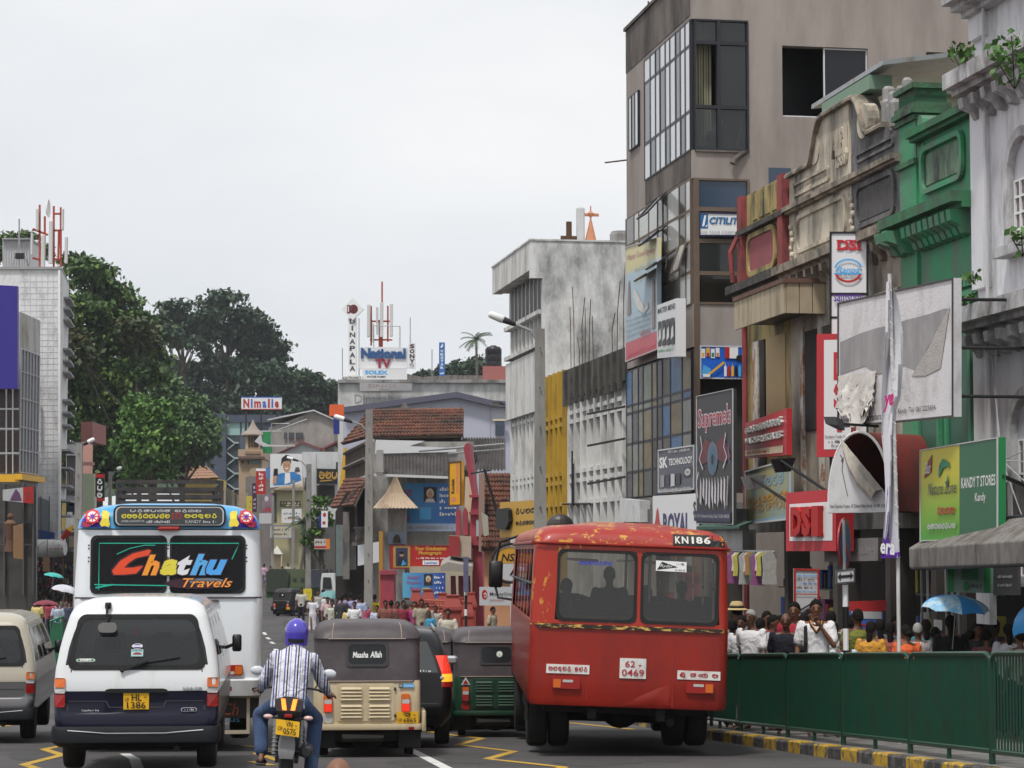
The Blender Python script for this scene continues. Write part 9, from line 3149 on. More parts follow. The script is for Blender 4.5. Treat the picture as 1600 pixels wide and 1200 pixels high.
# shop fronts and signs on the right
def shops():
 t=thing('shop_row','dark open shop fronts with shelves and hanging goods under the signs','shop',RF@Vector((0,sOf(1400),-.4)),TH)
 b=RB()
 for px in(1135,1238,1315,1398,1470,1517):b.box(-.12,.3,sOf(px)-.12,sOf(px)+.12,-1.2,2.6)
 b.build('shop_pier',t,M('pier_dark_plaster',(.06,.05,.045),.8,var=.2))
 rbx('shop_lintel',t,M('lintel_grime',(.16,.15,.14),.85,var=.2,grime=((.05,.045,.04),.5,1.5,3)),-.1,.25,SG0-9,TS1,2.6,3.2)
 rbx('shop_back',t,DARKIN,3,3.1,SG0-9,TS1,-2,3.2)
 rr=random.Random(9)
 cols=[(.3,.05,.05),(.5,.45,.1),(.08,.2,.1),(.35,.34,.32),(.05,.08,.25),(.4,.2,.08),(.03,.03,.03),(.25,.08,.2)]
 mats=[M('goods_%d'%i,c,.8,var=.3,scale=15)for i,c in enumerate(cols)]
 # shelves of goods
 for px0,px1 in((1140,1236),(1320,1395),(1402,1468)):
  s0,s1=sOf(px1),sOf(px0)
  for z in(.0,.6,1.2,1.8):
   rbx('shelf',t,M('shelf_grey',(.12,.12,.12),.7),.95,1.2,s0+.2,s1-.2,z-.3,z-.27)
   s=s0+.25
   g=RB()
   while s<s1-.4:
    w=rr.uniform(.12,.4);h=rr.uniform(.15,.45)
    g.mat(rr.choice(mats)).bbox(.98,1.16,s,s+w,z-.27,z-.27+h,.02)
    s+=w+rr.uniform(.02,.15)
   g.build('shelf_goods',t)['kind']='stuff'
   # clothes and bags hung in a row by the bus
 for i in range(16):
  px=1133+i*4.6
  Y=44-i*.12
  top=P(px,862+(i%3),Y)
  m=MB()
  w,h=.1+.03*(i%2),.34+.08*(i%4)
  m.loft([[top+Vector((x*w*k,y*.05,-z))for x,y in((-1,-1),(1,-1),(1,1),(-1,1))]for k,z in((.35,0),(1,.07),(.85,h*.6),(1.0,h))])
  o=m.build('hanging_garment',None,mats[(i*5)%8]if i%4 else M('garment_white',(.6,.6,.58),.8))
  inv=Matrix.Translation(top)
  tag(o,'small garment in the row hung under the canopy beside the red bus','garment','garments hung in a row at the shop front')
 rail=MB();rail.tube([P(1128,860,44.2),P(1212,862,42.1)],.02,6)
 o=rail.build('garment_rail',None,STEEL);tag(o,'metal rail carrying the garments by the red bus','rail')
 for px,y0,y1,m in((1130,845,853,LGREY),):
  c=MB();c.prism([P(1128,795,45.5),P(1165,795,44.5),P(1165,845,44.5),P(1128,845,45.5)],(.1,.4,0));o=c.build('shop_fascia',None,M('fascia_white',(.45,.45,.44),.6,grime=((.2,.2,.2),.4,2,2)));tag(o,'plain white fascia board over the garment row','fascia')
 gr=RB()
 s0,s1=sOf(1519),sOf(1441)
 for i in range(9):gr.box(-.03,.0,s0+(s1-s0)*i/8-.015,s0+(s1-s0)*i/8+.015,-.6,2.5)
 for z in(.4,1.4,2.2):gr.box(-.035,.005,s0,s1,z,z+.03)
 gr.build('shop_grille',t,M('grille_grey',(.22,.22,.22),.5))
 # posters and lit boards at eye level
 for(px0,y0,px1,y1,Y,c,nm,lab)in((1240,888,1280,965,37.8,LGREY,'poster_board','white poster board of small blue drawings beside the red stall post'),(1328,955,1380,1030,36.5,M('poster_blue',(.05,.12,.42),.4,var=.2),'poster_board','blue poster board with red letters beyond the olive top'),(1460,968,1472,985,34,WHITE,'paper_notice','small white notice on the shop grille')):
  q=sign(nm,lab,px0,y0,y1,px1,y0+1,y1,Y,Y,c,RED if px1-px0>20 and px0<1300 else None,.05,'poster')
  if px0==1240:
   for i in range(5):
    q.scribble(.12,.52+.08*i,.9,.56+.08*i,[SKYB,DGREY,BLUE,DGREY,SKYB][i],i)
   q.line([(.25,.15),(.8,.32),(.85,.4)],.025,BLACK);q.line([(.25,.08),(.85,.16)],.02,BLACK);q.rect(0,.47,1,.49,RED)
  if px0==1328:q.text('DSI',.3,.55,.75,.75,RED,bold=.03);q.rect(.05,.85,.95,1,LGREY);q.scribble(.1,.1,.9,.2,LGREY,2)
  q.done()
 m=pxquad(1328,940,956,1385,938,955,36.6);m.parent=None
 st=MB();st.prism([m.p(0,0),m.p(1,0),m.p(1,1),m.p(0,1)],m.n*-.08)
 o=st.build('board_header',None,RED);tag(o,'red header strip above the blue poster board','sign')
shops()
# stacked vertical shop sign
q=sign('vertical_sign','tall vertical sign of four stacked white boxes with red slab letters at its top',1297,362,770,1357,362,770,39,38.6,WB,BLACK,.18)
for v in(.335,.67):q.rect(0,v-.004,1,v+.004,BLACK)
q.rect(0,.755,1,.765,BLACK)
q.rect(0,.505,1,.511,BLACK);q.text('DSI',.2,.928,.8,.968,M('dsi_red',(.5,.03,.04),.4),bold=.05)
for x in(.18,.42,.67):q.rect(x,.928,x+.17,.933,MATS['dsi_red']);q.rect(x,.963,x+.17,.968,MATS['dsi_red'])
q.ring(.5,.853,.37,.042,.86,SKYB,24,15,170);q.ring(.5,.845,.36,.042,.8,RED,24,190,350);q.rect(.13,.835,.86,.84,SKYB);q.text('Ranpa',.2,.832,.8,.864,SKYB,bold=.02,shear=.3)
q.text('samsons',.13,.735-.005,.87,.735+.028-.005,PURPLE,bold=.01)
q.ell(.2,.53,.1,.01,BLACK)
q.done()
q=sign('vertical_sign','red framed tall sign with red letters, half behind the torn billboard',1276,522,714,1330,521,713,39,38.6,RBM,None,.14)
q.rect(.22,.06,1,.95,WB);q.text('D',.5,.62,.85,.85,MATS['dsi_red'],bold=.05);q.text('S',.5,.38,.85,.6,MATS['dsi_red'],bold=.05);q.text('I',.6,.2,.75,.34,MATS['dsi_red'],bold=.05);q.scribble(.3,.11,.95,.135,BLACK,2);q.text('Dumbara Trade Centre',.26,.15,.98,.175,BLACK);q.text('Kandy',.45,.07,.9,.1,BLACK)
q.done()
# torn billboard
q=sign('billboard','large white billboard with torn paper and grey patch, before the green house',1310,473,668,1490,434,651,35.2,31.8,M('billboard_white',(.66,.65,.66),.6,var=.04,grime=((.48,.46,.45),.3,3,2),bump=.3),DGREY,.12,'billboard',None,.02)
GP_=M('bare_grey_sheet',(.27,.265,.27),.8,var=.15,scale=2,grime=((.36,.35,.35),.4,2.5,3))
q.poly([(.02,.42),(.25,.46),(.38,.38),(.6,.42),(.72,.36),(.78,.5),(.97,.78),(.93,.79),(.8,.77),(.62,.76),(.5,.74),(.36,.74),(.2,.72),(.02,.68)],GP_)
q.poly([(.66,.33),(.78,.32),(.9,.36),(.975,.8),(.8,.52)],M('torn_paper_shaded',(.42,.4,.38),.85,var=.2,scale=6,bump=.6))
q.text('New Chandoni Traders',.03,.03,.4,.085,BLACK,shear=.1);q.text('iya, Kandy  Tel: 081 2223434',.5,.05,.86,.1,BLACK)
q.line([(.55,.3),(.62,.26),(.6,.2),(.66,.16)],.012,LGREY);q.line([(.63,.28),(.68,.18)],.01,LGREY)
q.done('billboard_print')
def torn(q,seed,u0,v0,u1,v1,nu,nv,dmax,mat,name):
 """loose crumpled paper hanging off a board"""
 r=random.Random(seed)
 m=MB()
 rows=[]
 for j in range(nv+1):
  row=[]
  for i in range(nu+1):
   f,g=i/nu,j/nv
   e=(1-g)
   u=u0+(u1-u0)*f+r.uniform(-.012,.012)
   v=v0+(v1-v0)*g+(r.uniform(-.03,.03)if j<nv else 0)-(.09*math.sin(f*PI)*e)
   row.append(q.p(u,v,.02+dmax*e*(.4+.6*r.random())*(.5+.5*math.sin(f*9))))
  rows.append(row)
 m.loft(rows,False,False)
 return m.build(name,q.parent,mat,80)
TP=M('torn_paper',(.6,.58,.54),.85,var=.08,scale=8,bump=.4)
torn(q,3,.01,.14,.36,.41,20,14,.11,TP,'torn_paper')
torn(q,5,.46,.27,.56,.42,5,6,.15,TP,'torn_paper')
torn(q,8,.12,.06,.32,.2,10,8,.1,TP,'torn_paper')
m=MB()
for y in(.15,.5,.85):m.tube([q.p(.97,y,-.1),q.p(1.1,y,-1.4)],.025,5)
m.build('billboard_brace',q.parent,DKMETAL)
m=MB();m.tube([P(1310,662,33.5),P(1372,666,34.5)],.02,6);m.loft([[P(1294,656,33.2)+Vector(v)for v in((-.05,-.1,-.06),(.12,-.1,-.08),(.12,.1,.05),(-.05,.1,.05))],[P(1312,662,33.2)+Vector(v)for v in((-.02,-.1,-.1),(.06,-.1,-.1),(.06,.1,.06),(-.02,.1,.06))]])
m.build('billboard_floodlight',q.parent,BLACK)
# barrel awning with its end sheet torn loose
def barrel():
 A,B=P(1295,800,36.4),P(1392,800,35.6)
 B.z=A.z
 c0=(A+B)/2
 w=(B-A)/2
 h=P(1343,675,36).z-A.z
 d=Vector((1.05,.9,0))
 t=thing('barrel_awning','dull red barrel awning with torn white front sheet','awning',c0)
 f=(w.cross(Vector((0,0,1)))).normalized()
 def q(u,v,o=0.0):return c0+w*u+Vector((0,0,h*v))+f*o
 ar=[(-math.cos(PI*i/20),math.sin(PI*i/20)**.8)for i in range(21)]
 prof=[q(u,v)for u,v in ar]
 m=MB()
 m.loft([prof,[p+d*.5 for p in prof],[p+d for p in prof]],False,False)
 m.build('awning_skin',t,M('awning_dull_red',(.2,.035,.03),.65,var=.1,grime=((.11,.04,.035),.35,2,2)),40)
 m=MB();m.poly([p+d*.98 for p in prof]);m.build('awning_back',t,BLACK)
 tub('awning_rim',t,WHITE,prof+[prof[0]],.022,6)
 m=MB()
 m.poly([q(u,v,.02)for u,v in[(-1,0),(.98,0),(.97,.14),(.8,.26),(-.5,.9)]+ar[7:0:-1]])
 m.build('front_sheet',t,M('front_sheet_white',(.62,.62,.63),.6,grime=((.45,.44,.43),.3,3,2)))
 rows=[]
 for i in range(10):
  k=i/9
  u,v=-.5+1.3*k,.9-.64*k
  g=.04+.36*math.sin(min(1,k*1.1)*PI*.62)
  rows.append([q(u-a*g,v-b*g+.012*math.sin(i*2.3+a*5),.025+o*g)for a,b,o in((0,0,0),(.25,.02,.35),(.55,.22,.4),(.75,.38,.2))])
 m=MB();m.loft(rows,False,False);m.build('torn_flap',t,M('flap_tan_white',(.5,.46,.4),.75,var=.2,scale=3,grime=((.3,.25,.2),.35,3,2)))
 n=Quad(q(-.96,.03,.02),q(.96,.03,.02),q(.96,.1,.02),q(-.96,.1,.02),t)
 n.text('New Chandoni Traders  47, Dalada Vidiya, Kandy  Tel: 081 223434',.02,.1,.98,.9,BLACK);n.done()
 n=Quad(q(-.7,.18,.02),q(-.1,.18,.02),q(-.1,.75,.02),q(-.7,.75,.02),t)
 n.line([(.2,.95),(.35,.85),(.3,.6),(.5,.2),(.6,.02)],.012,DGREY);n.poly([(.25,.82),(.4,.9),(.35,.75)],DGREY);n.done('faded_figure')
barrel()
# tea-shop sign on its corrugated canopy
q=sign('shop_sign','tilted yellow and green tea shop sign above the corrugated canopy',1439,703,846,1560,683,842,33.6,30.4,GREEN,LGREY,.1,'sign',None,.015)
q.poly([(0,0),(.53,0),(.53,1),(0,1)],gradient('sign_yellow_to_green',[(0,(.06,.34,.03)),(.35,(.22,.42,.02)),(.75,(.55,.5,.03))],2,-.0,1.2))
q.rect(.53,0,1,1,M('sign_deep_green',(.01,.12,.045),.4));q.text('KANDY T STORES',.555,.53,.975,.64,WHITE,bold=.015);q.text('Kandy',.73,.36,.86,.47,WHITE,bold=.01)
q.poly([(.06,.68),(.16,.74),(.17,.93),(.08,.82)],M('logo_dark_red',(.2,.03,.03),.5));q.text('Blast',.075,.73,.155,.85,WHITE,shear=.5)
q.poly([(.26,.67),(.27,.8),(.32,.87),(.4,.82),(.42,.75),(.37,.78),(.32,.76),(.29,.7)],M('leaf_cap_green',(.01,.2,.09),.5));q.poly([(.36,.55),(.4,.62),(.39,.7),(.37,.62)],M('leaf_cap_green',(.01,.2,.09),.5))
q.text('Nature Zone',.12,.49,.5,.62,DGREY,bold=.01,shear=.3);q.sinh(['ra','va','ha','ma'],.25,.27,.48,.36,RED,.24);q.sinh(['ma','la','ka','va','ha','ra','pa','ma'],.12,.12,.5,.19,LGREY,.24)
q.done()
m=MB();m.tube([q.p(1,.62,-.05),P(1600,762,30.5)+Vector((.3,.8,0))],.03,6);m.build('sign_brace',q.parent,DKMETAL)
def canopy():
 t=thing('corrugated_canopy','grey corrugated sheet canopy below the green tea shop sign','canopy',P(1500,880,31))
 a,b=P(1421,858,33.8),P(1700,838,25)
 up=Vector((.62,.25,.34))
 n=150
 m=MB()
 vs,fs=[],[]
 for i in range(n+1):
  p=a.lerp(b,i/n)
  w=.018*math.cos(i*PI)
  nrm=Vector((-.3,-.2,.9))
  vs+=[p+nrm*w+up,p+nrm*w,p+nrm*w+Vector((.0,-.02,-.26))]
  if i:fs+=[(3*i-3,3*i-2,3*i+1,3*i),(3*i-2,3*i-1,3*i+2,3*i+1)]
 m.add(vs,fs)
 m.build('corrugated_sheet',t,M('canopy_grey',(.2,.19,.18),.7,var=.15,grime=((.09,.075,.065),.45,3,3)))
 f=MB();f.tube([a+Vector((.05,.02,-.27)),b+Vector((.05,.02,-.27))],.03,6);f.tube([a+up,b+up],.04,6);f.build('canopy_frame',t,DKMETAL)
 w=sign('hanging_sign','green and pale shop strip hung under the corrugated canopy',1478,886,925,1552,886,927,33.4,32.6,M('strip_pale_green',(.2,.3,.24),.5),None,.05)
 w.rect(.05,0,.18,1,GREEN);w.rect(.82,0,.95,1,GREEN);w.rect(.35,.5,.7,.95,M('strip_green',(.05,.2,.1),.5));w.ell(.45,.25,.06,.2,GREEN);w.scribble(.54,.18,.78,.34,DGREY,3);w.done()
 w=sign('hanging_sign','dark board with faint print at the right under the canopy',1552,885,930,1590,885,930,32.6,32,DGREY,None,.05)
 w.scribble(.2,.6,.8,.7,LGREY,4);w.scribble(.2,.3,.8,.4,LGREY,5);w.done()
canopy()
# red DSI box and the dark panels beside it
q=sign('shop_sign','red box sign with three raised red letters on white',1228,770,861,1306,764,861,38.6,37.4,RBM,None,.35)
q.rect(.08,.17,.94,.8,WB)
for ch,a,c in(('D',.2,.42),('S',.43,.6),('I',.63,.76)):q.text(ch,a,.24,c,.74,M('raised_red',(.4,.015,.015),.3),bold=.06,depth=.1)
for a,c in((.18,.4),(.61,.78)):q.rect(a,.24,c,.29,MATS['raised_red']);q.rect(a,.69,c,.74,MATS['raised_red'])
q.done()
q=sign('fascia_sign','dim grey fascia with faint letters below the torn awning',1288,843,878,1372,840,876,38.2,37.5,M('fascia_dim',(.22,.21,.21),.6),None,.1)
q.text('EMPORIUM',.05,.3,.95,.6,GREY);q.done()
# hand-painted red board, faded advert, and their lamps
q=sign('painted_board','red painted board with two rows of raised silver letters',1165,661,716,1229,638,711,45.5,41.9,RBM,None,.1)
SIL=M('raised_silver',(.55,.54,.52),.35,.2)
q.sinh(['pa','ka','ra','ma','ta','ha','la','ka','va','ma','ra'],.05,.66,.93,.86,SIL,.26,.05);q.text('WATCHES & SPECTACLES',.05,.38,.93,.54,SIL,bold=.02,depth=.05);q.rect(0,.06,.93,.22,M('strip_cream',(.55,.42,.3),.6));q.scribble(.05,.1,.6,.18,DRED,6)
q.done()
q=sign('advert_board','faded yellow and blue advertising board under the red painted board',1165,736,820,1236,716,812,45.0,41.6,M('advert_faded',(.36,.33,.17),.6,var=.15,scale=2,grime=((.22,.32,.34),.4,1.6,1)),LGREY,.05)
FB_=M('faded_blue',(.24,.36,.42),.6);FO=M('faded_orange',(.46,.24,.06),.6)
q.sinh(['ka','ha','la','ma','ra','ta'],.12,.62,.85,.82,FB_,.25);q.sinh(['ma','pa','ra','va','ka','ha','ta','la'],.06,.36,.95,.5,FO,.24);q.text('UNITED OPTICALS',.06,.22,.95,.36,FO,bold=.01);q.rect(0,.02,1,.08,FB_)
q.done()
for px,py,Y,lab in((1178,745,40.6,'dull flood lamp on a long arm in front of the faded board'),(1224,718,39.8,'black flood lamp on a long arm below the red painted board')):
 p=P(px,py,Y)
 t=thing('flood_lamp',lab,'lamp',p)
 m=MB();m.loft([[p+Vector(v)for v in((-.22,-.1,.0),(.2,-.1,.03),(.2,.12,.03),(-.22,.12,0))],[p+Vector(v)for v in((-.13,-.05,-.22),(.12,-.05,-.2),(.12,.1,-.2),(-.13,.1,-.22))]]);m.build('lamp_head',t,BLACK if px>1200 else STEEL)
 tub('lamp_arm',t,BLACK,[p+Vector((-.1,0,.02)),P(px+72,py+52,Y-1.2)],.025,6)
 # tall black banner
q=sign('banner','tall black banner with crimson lettering and a blue eye',1089,619,818,1146,607,820,46,43.4,M('banner_black',(.04,.038,.042),.5,var=.2,scale=2),LGREY,.06,'banner',None,.012)
CR=M('banner_crimson',(.38,.05,.07),.5);PW=M('banner_pale',(.62,.56,.6),.5)
q.text("Supreme's",.03,.7,.95,.9,PW,bold=.05,sp=.95);q.text("Supreme's",.04,.71,.94,.89,CR,bold=.015,sp=.98)
q.poly([(.02,.5),(.25,.66),(.5,.6),(.75,.66),(.97,.5),(.8,.46),(.5,.5),(.2,.46)],M('banner_maroon',(.13,.03,.035),.5,var=.3))
q.ell(.46,.5,.14,.13,M('eye_haze',(.12,.15,.2),.5));q.ell(.46,.49,.09,.105,M('eye_blue',(.06,.13,.2),.5,var=.4,scale=8));q.ell(.46,.49,.035,.04,BLACK)
for sx in(-1,1):q.line([(.48+sx*.35,.68),(.48+sx*.3,.58),(.48+sx*.38,.5),(.48+sx*.28,.42)],.05,PW);q.line([(.48+sx*.42,.6),(.48+sx*.45,.45)],.03,M('banner_blue',(.15,.2,.4),.5))
for i in range(9):u=.12+.085*i;q.poly([(u,.17+.05*math.sin(i*1.9)),(u+.05,.14+.04*math.sin(i*1.3)),(u+.055,.3+.03*math.sin(i)),(u+.02,.36)],PW if i%3 else LGREY)
q.line([(.1,.2),(.06,.32),(.12,.4)],.05,PW);q.line([(.9,.14),(.93,.36)],.09,GREY)
q.rect(0,.02,1,.1,M('banner_navy',(.03,.03,.07),.5));q.text('No.101A, Yatinuwara Veediya, Kandy. Tel:081-4480228',.02,.04,.98,.075,LGREY)
q.done()
m=MB();m.prism([P(1088,823,45),P(1155,822,43),P(1155,826,43),P(1088,828,45)],(.3,.5,.1));o=m.build('sheet_ledge',None,M('ledge_green',(.05,.1,.08),.7));tag(o,'dark green sheet ledge under the tall black banner','ledge')
m=MB();m.prism([P(1098,827,45),P(1160,827,43.4),P(1160,880,43.4),P(1098,880,45)],(.3,.5,0));o=m.build('shutter_panel',None,M('shutter_pale',(.4,.4,.4),.7,grime=((.25,.25,.25),.4,2,4)));tag(o,'pale ribbed panel below the tall black banner','panel')
q=sign('shop_sign','grey blue computer shop sign with bold white initials beside the black banner',1029,703,770,1085,695,765,51.5,49.3,M('sk_grey',(.1,.1,.13),.45,var=.3,scale=2),LGREY,.06)
q.text('SK',.03,.56,.27,.82,WHITE,bold=.04);q.text('TECHNOLOGY',.3,.6,.95,.76,WHITE,bold=.025);q.rect(.72,.3,.95,.52,DGREY);q.ell(.83,.41,.08,.08,LGREY);q.text('hp',.79,.36,.87,.46,DGREY,shear=.2);q.scribble(.3,.88,.9,.95,LGREY,3)
for i in range(4):q.rect(.08+.15*i,.12+.03*(i%2),.19+.15*i,.4,[GREY,NAVY,LGREY,DGREY][i])
q.scribble(.05,.03,.95,.08,LGREY,4);q.done()
q=sign('shop_sign','white shop sign with red crown figure and tall dark letters above the red bus',1020,775,840,1088,771,840,51.4,48.6,WB,None,.06)
q.text('ROYAL',.25,.02,.86,.58,M('royal_navy',(.06,.05,.14),.5),bold=.04);q.text('S',.94,.5,1,.82,BLACK,bold=.03)
q.poly([(.04,0),(.05,.3),(.08,.45),(.1,.65),(.12,.72),(.14,.65),(.16,.45),(.19,.3),(.2,0)],RBM);q.done()
q=sign('window_sign','white office sign with blue italic letters in the corner bay of the brown block',1092,331,369,1163,333,369,50.9,50.9,WB,M('citilite_frame',(.02,.02,.06),.4),.03)
q.rect(.03,.32,.2,.92,M('citilite_blue',(.02,.12,.3),.5));q.poly([(.07,.4),(.12,.86),(.16,.86),(.12,.42)],WHITE);q.poly([(.14,.38),(.18,.38),(.19,.5)],WHITE);q.text('CITILITE',.23,.5,.97,.8,MATS['citilite_blue'],bold=.035,shear=.2);q.text('FOR YOUR COMPUTER',.03,.1,.97,.22,GREY,sp=1.2);q.done()
# posters on the far flank of the brown block
q=sign('billboard','faded pale blue travel poster on the flank of the brown block',978,386,566,1028,371,546,56.2,52.9,gradient('poster_sky',[(0,(.5,.1,.12)),(.16,(.5,.12,.14)),(.17,(.38,.5,.58)),(.75,(.4,.52,.6)),(.8,(.62,.56,.3)),(1,(.66,.6,.35))],2,0,2.7),LGREY,.08,'billboard',None,.02)
FR=M('poster_pink',(.6,.3,.3),.6)
q.text('Master Travel Agency',.05,.86,.92,.93,FR,shear=.2);q.text('Hotel Travel Agency',.3,.74,.9,.8,M('poster_yellow',(.6,.55,.25),.6),shear=.2);q.text('tel 071 2325',.3,.66,.9,.72,MATS['poster_yellow'],shear=.2)
q.poly([(.3,.62),(.6,.42),(.7,.46),(.74,.4),(.6,.36),(.4,.42),(.25,.55)],M('poster_white',(.62,.6,.58),.6));q.poly([(.06,.4),(.1,.68),(.14,.7),(.18,.4)],M('poster_brown',(.3,.22,.2),.6));q.poly([(.84,.2),(.86,.62),(.92,.64),(.93,.2)],M('poster_brown',(.3,.22,.2),.6))
for i in range(4):q.scribble(.05,.2+.045*i,.8,.225+.045*i,GREY,i)
q.text('edition',.5,.17,.8,.22,RED);q.scribble(.05,.04,.95,.08,PINK,7)
q.done()
q=sign('box_sign','white box sign with dark picture strips beside the pale blue poster',1027,477,560,1057,466,557,52.3,49.6,WB,None,.2)
q.text('MASTER MEND',.04,.83,.95,.93,BLACK,bold=.01)
for i in range(4):q.rect(.06+.23*i,.22,.24+.23*i,.68,DGREY);q.poly([(.08+.23*i,.3),(.22+.23*i,.36),(.2+.23*i,.55),(.12+.23*i,.5)],WB)
q.scribble(.08,.1,.9,.16,GREEN,4);q.done()
# flag, no-parking sign, loose plants
def flag():
 Y=29.6
 base=P(1405,1040,Y);base.z=zg(Y)+.14
 top=P(1390,440,Y)
 t=thing('banner_flag','tall narrow white and violet flag on a thin white pole','flag',base)
 bot=P(1403,872,Y)
 tub('flag_pole',t,M('pole_white',(.62,.61,.6),.5,grime=((.35,.33,.3),.3,4,3)),[base,bot,top+Vector((0,0,.1))],.024,8)
 rows=[]
 W=FPX/Y
 pts=[(440,1386,1392),(470,1384,1402),(520,1382,1409),(570,1378,1410),(620,1377,1408),(640,1378,1402),(680,1379,1400),(720,1383,1400),(760,1384,1400),(800,1383,1401),(840,1378,1402),(862,1375,1404),(872,1374,1404)]
 FLG=M('flag_cloth_white',(.66,.66,.7),.75,var=.05,bump=.2)
 m=MB()
 for yy,xa,xb in pts:
  row=[]
  for i in range(9):
   f=i/8
   p=P(xa+(xb-xa)*f,yy,Y)
   p.y+=.09*math.sin(f*7+yy*.02)
   row.append(p)
  rows.append(row)
 m.loft(rows,False,False)
 m.build('flag_cloth',t,FLG,60)
 VIO=M('flag_violet',(.16,.05,.42),.7)
 m=MB()
 tri=[[p+Vector((0,-.02,0))for p in r]for r in rows[8:]]
 vs=[tri[0][1],tri[1][0],tri[1][3],tri[2][0],tri[2][4],tri[3][0],tri[3][5],tri[4][0],tri[4][8],tri[3][8],tri[2][5]]
 m.add(vs,[(0,1,2),(1,3,4,2),(3,5,6,4),(5,7,8,9,6)])
 m.build('flag_violet_patch',t,VIO)
 q=Quad(P(1375,865,Y-.12),P(1400,868,Y-.12),P(1401,848,Y-.12),P(1376,846,Y-.12),t);q.text('era',.0,0,.9,.9,WHITE,bold=.03);q.done()
 q=Quad(P(1380,645,Y-.12),P(1398,640,Y-.12),P(1397,612,Y-.12),P(1379,618,Y-.12),t);q.text('ye',0,0,.95,.95,M('flag_pink',(.55,.04,.2),.6),bold=.05,shear=.3);q.done()
 m=MB()
 pole=[P(1390+(1403-1390)*(y-440)/432,y,Y-.05)for y in range(452,880,26)]
 for p in pole:m.tube([p+Vector((-.025,-.015,.015)),p+Vector((.025,-.015,-.025))],.006,4)
 m.build('lashing_cord',t,WHITE)
flag()
def no_parking():
 Y=30.6
 base=P(1322,1040,Y);base.z=zg(Y)+.14
 t=thing('no_parking_sign','blue and red no parking disc on black and white banded pole','traffic sign',base)
 zt=P(1322,912,Y).z
 for i,(a,b)in enumerate(((1130,1016),(1016,982),(982,948),(948,914))):
  z1,z0=P(1322,b,Y).z,max(base.z,P(1322,a,Y).z)
  tub('pole_band',t,BLACK if i%2==0 else WHITE,[(base.x,Y,z0),(base.x,Y,z1)],.037,10)
 tub('upper_pole',t,STEEL,[(base.x,Y+.05,zt),(base.x-.01,Y+.05,P(1320,812,Y).z)],.025,8)
 d=pxquad(1310,810,888,1330,808,890,Y-.1,Y+.5)
 d.parent=t
 pri('sign_disc',t,M('sign_red',(.35,.03,.04),.4),[d.p(.5+.5*math.cos(2*PI*i/28),.5+.5*math.sin(2*PI*i/28))for i in range(28)],d.n*-.02)
 d.ell(.5,.5,.4,.42,M('sign_blue',(.03,.07,.26),.4));d.line([(.18,.8),(.82,.2)],.07,MATS['sign_red']);d.done('sign_face')
 q=pxquad(1306,891,913,1336,888,910,Y-.1,Y-.1,t)
 q.panel(LGREY,.02,DGREY,.02,.006,'arrow_plate')
 q.poly([(.1,.5),(.25,.8),(.25,.6),(.75,.6),(.75,.8),(.9,.5),(.75,.2),(.75,.4),(.25,.4),(.25,.2)],BLACK);q.done('arrow')
no_parking()
def leaves(mb,c,r,n,size,seed,droop=.3):
 rr=random.Random(seed)
 for _ in range(n):
  d=Vector((rr.gauss(0,1),rr.gauss(0,1),rr.gauss(0,.7))).normalized()*r*rr.random()**.5
  p=Vector(c)+d
  u=Vector((rr.uniform(-1,1),rr.uniform(-1,1),rr.uniform(-1,.3))).normalized()
  w=u.cross(Vector((rr.uniform(-1,1),rr.uniform(-1,1),rr.uniform(-1,1)))).normalized()
  s=size*rr.uniform(.6,1.2)
  mb.add([p,p+u*s*.5+w*s*.32,p+u*s,p+u*s*.5-w*s*.32],[(0,1,2,3)])
LEAF=M('leaf_fresh_green',(.07,.16,.035),.55,var=.5,scale=6)
for k,(px,py,Y,r,n,lab)in enumerate(((1502,80,33.4,.22,60,'small fig sprouting from the white house cornice'),(1585,85,31,.42,160,'leafy fig sapling rooted in the white house upper cornice'),(1520,465,33.2,.12,22,'trailing weed on the green house downpipe'),(1521,430,33.2,.1,16,'upper tuft of weed on the green house edge'),(1598,370,29.5,.22,36,'leafy sprig hanging at the right edge of the photo'))):
 c=P(px,py,Y)
 t=thing('wall_plant',lab,'plant',c-Vector((0,0,r)))
 m=MB();leaves(m,c,r,n,.13,20+k);m.build('leaves',t,LEAF)['kind']='stuff'
 m=MB()
 for a in range(4):m.tube([c+Vector((.05,.25,-r)),c+Vector((r*.6*math.cos(a*1.7),0,r*.6*math.sin(a*1.7)))],.008,4)
 m.build('stems',t,WOODK)
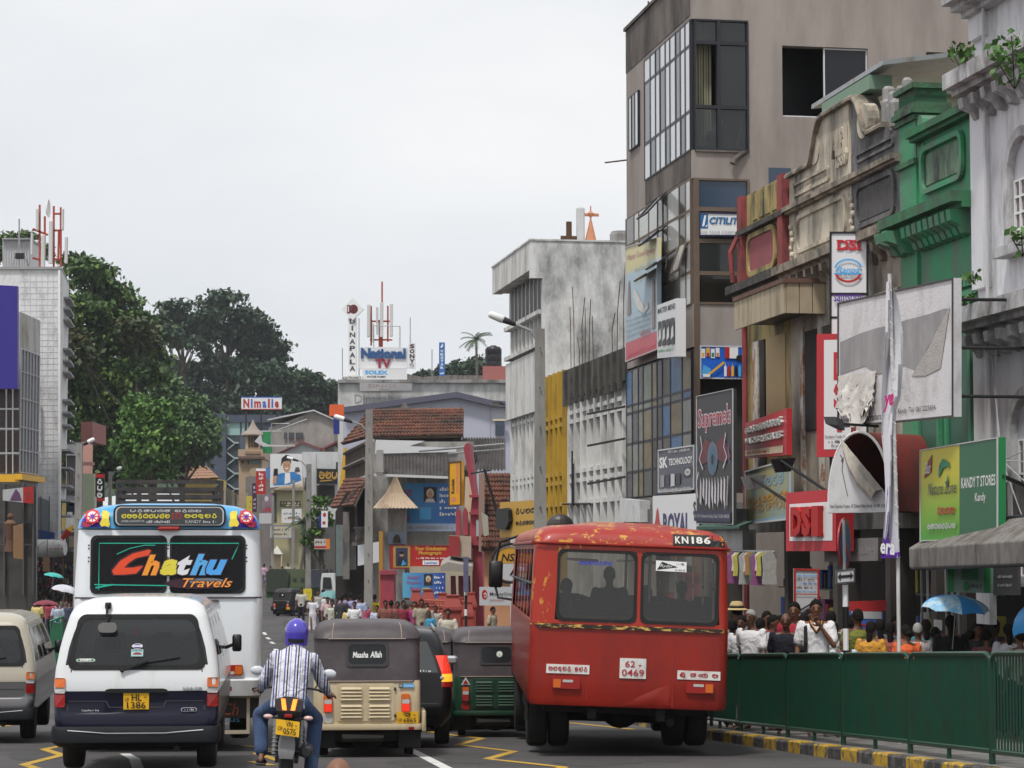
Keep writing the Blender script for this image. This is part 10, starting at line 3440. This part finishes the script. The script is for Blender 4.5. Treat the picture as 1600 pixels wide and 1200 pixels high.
 # street lamps
def lamp_post(label,px,Y,ytop,w0,w1,arm=None,lamp=None,group='concrete lamp posts',ybase=None):
 p=P(px,860,Y)
 zb=zg(Y)
 zt=P(px,ytop,Y).z
 t=thing('lamp_post',label,'lamp post',(p.x,Y,zb),0,group)
 m=MB()
 m.loft([[Vector((p.x+sx*w/2,Y+sy*w*.4,z))for sx,sy in((-1,-1),(1,-1),(1,1),(-1,1))]for z,w in((zb,w0),(zt,w1))])
 m.build('pole',t,POLEC)
 if arm:
  tub('lamp_arm',t,STEEL,[P(a,b,Y)for a,b in arm],.035,6)
  a,b=P(*lamp[0],Y),P(*lamp[1],Y)
  m=MB();mid=a.lerp(b,.45)
  cap(m,mid,b,.09,.06,8);m.build('lamp_housing',t,DKMETAL,50)
  m=MB();cap(m,a,mid,.09,.1,8);m.build('lamp_bowl',t,WHITE,50)
 bolt=MB()
 n=max(3,int((zt-zb)/.9))
 for i in range(n):bolt.tube([(p.x,Y-w0*.52,zb+(i+.5)*(zt-zb)/n),(p.x,Y-w0*.36,zb+(i+.5)*(zt-zb)/n)],.02,6)
 bolt.build('climbing_holes',t,DGREY)
 return t
lamp_post('tall tapered concrete lamp post before the finned building',844,58,514,.36,.24,[(838,560),(838,530),(830,517),(802,505)],[(768,492),(803,506)])
lamp_post('concrete lamp post in front of the wooden corner house',576,90,640,.34,.26,[(574,680),(572,672),(565,664),(547,657)],[(525,651),(549,659)])
lamp_post('pale concrete lamp post before the boy poster',482,150,725,.36,.3,[(479,735),(478,728),(472,722),(464,718)],[(450,715),(465,720)])
lamp_post('concrete lamp post at the left beside the white tower',122,98,692,.34,.26,[(126,705),(128,698),(134,690)],[(145,687),(132,694)])
lamp_post('concrete lamp post between the left trees and the white bus',171,130,737,.22,.18,[(174,745),(177,739),(182,735)],[(188,731),(180,735)])
lamp_post('thin grey pole among the far signs, left of the boy poster shop',458,170,750,.22,.18)
lamp_post('thin grey pole beside the far cream tower',385,190,770,.25,.2)
lamp_post('thin grey pole left of the far white kiosk roof',426,175,775,.2,.16)
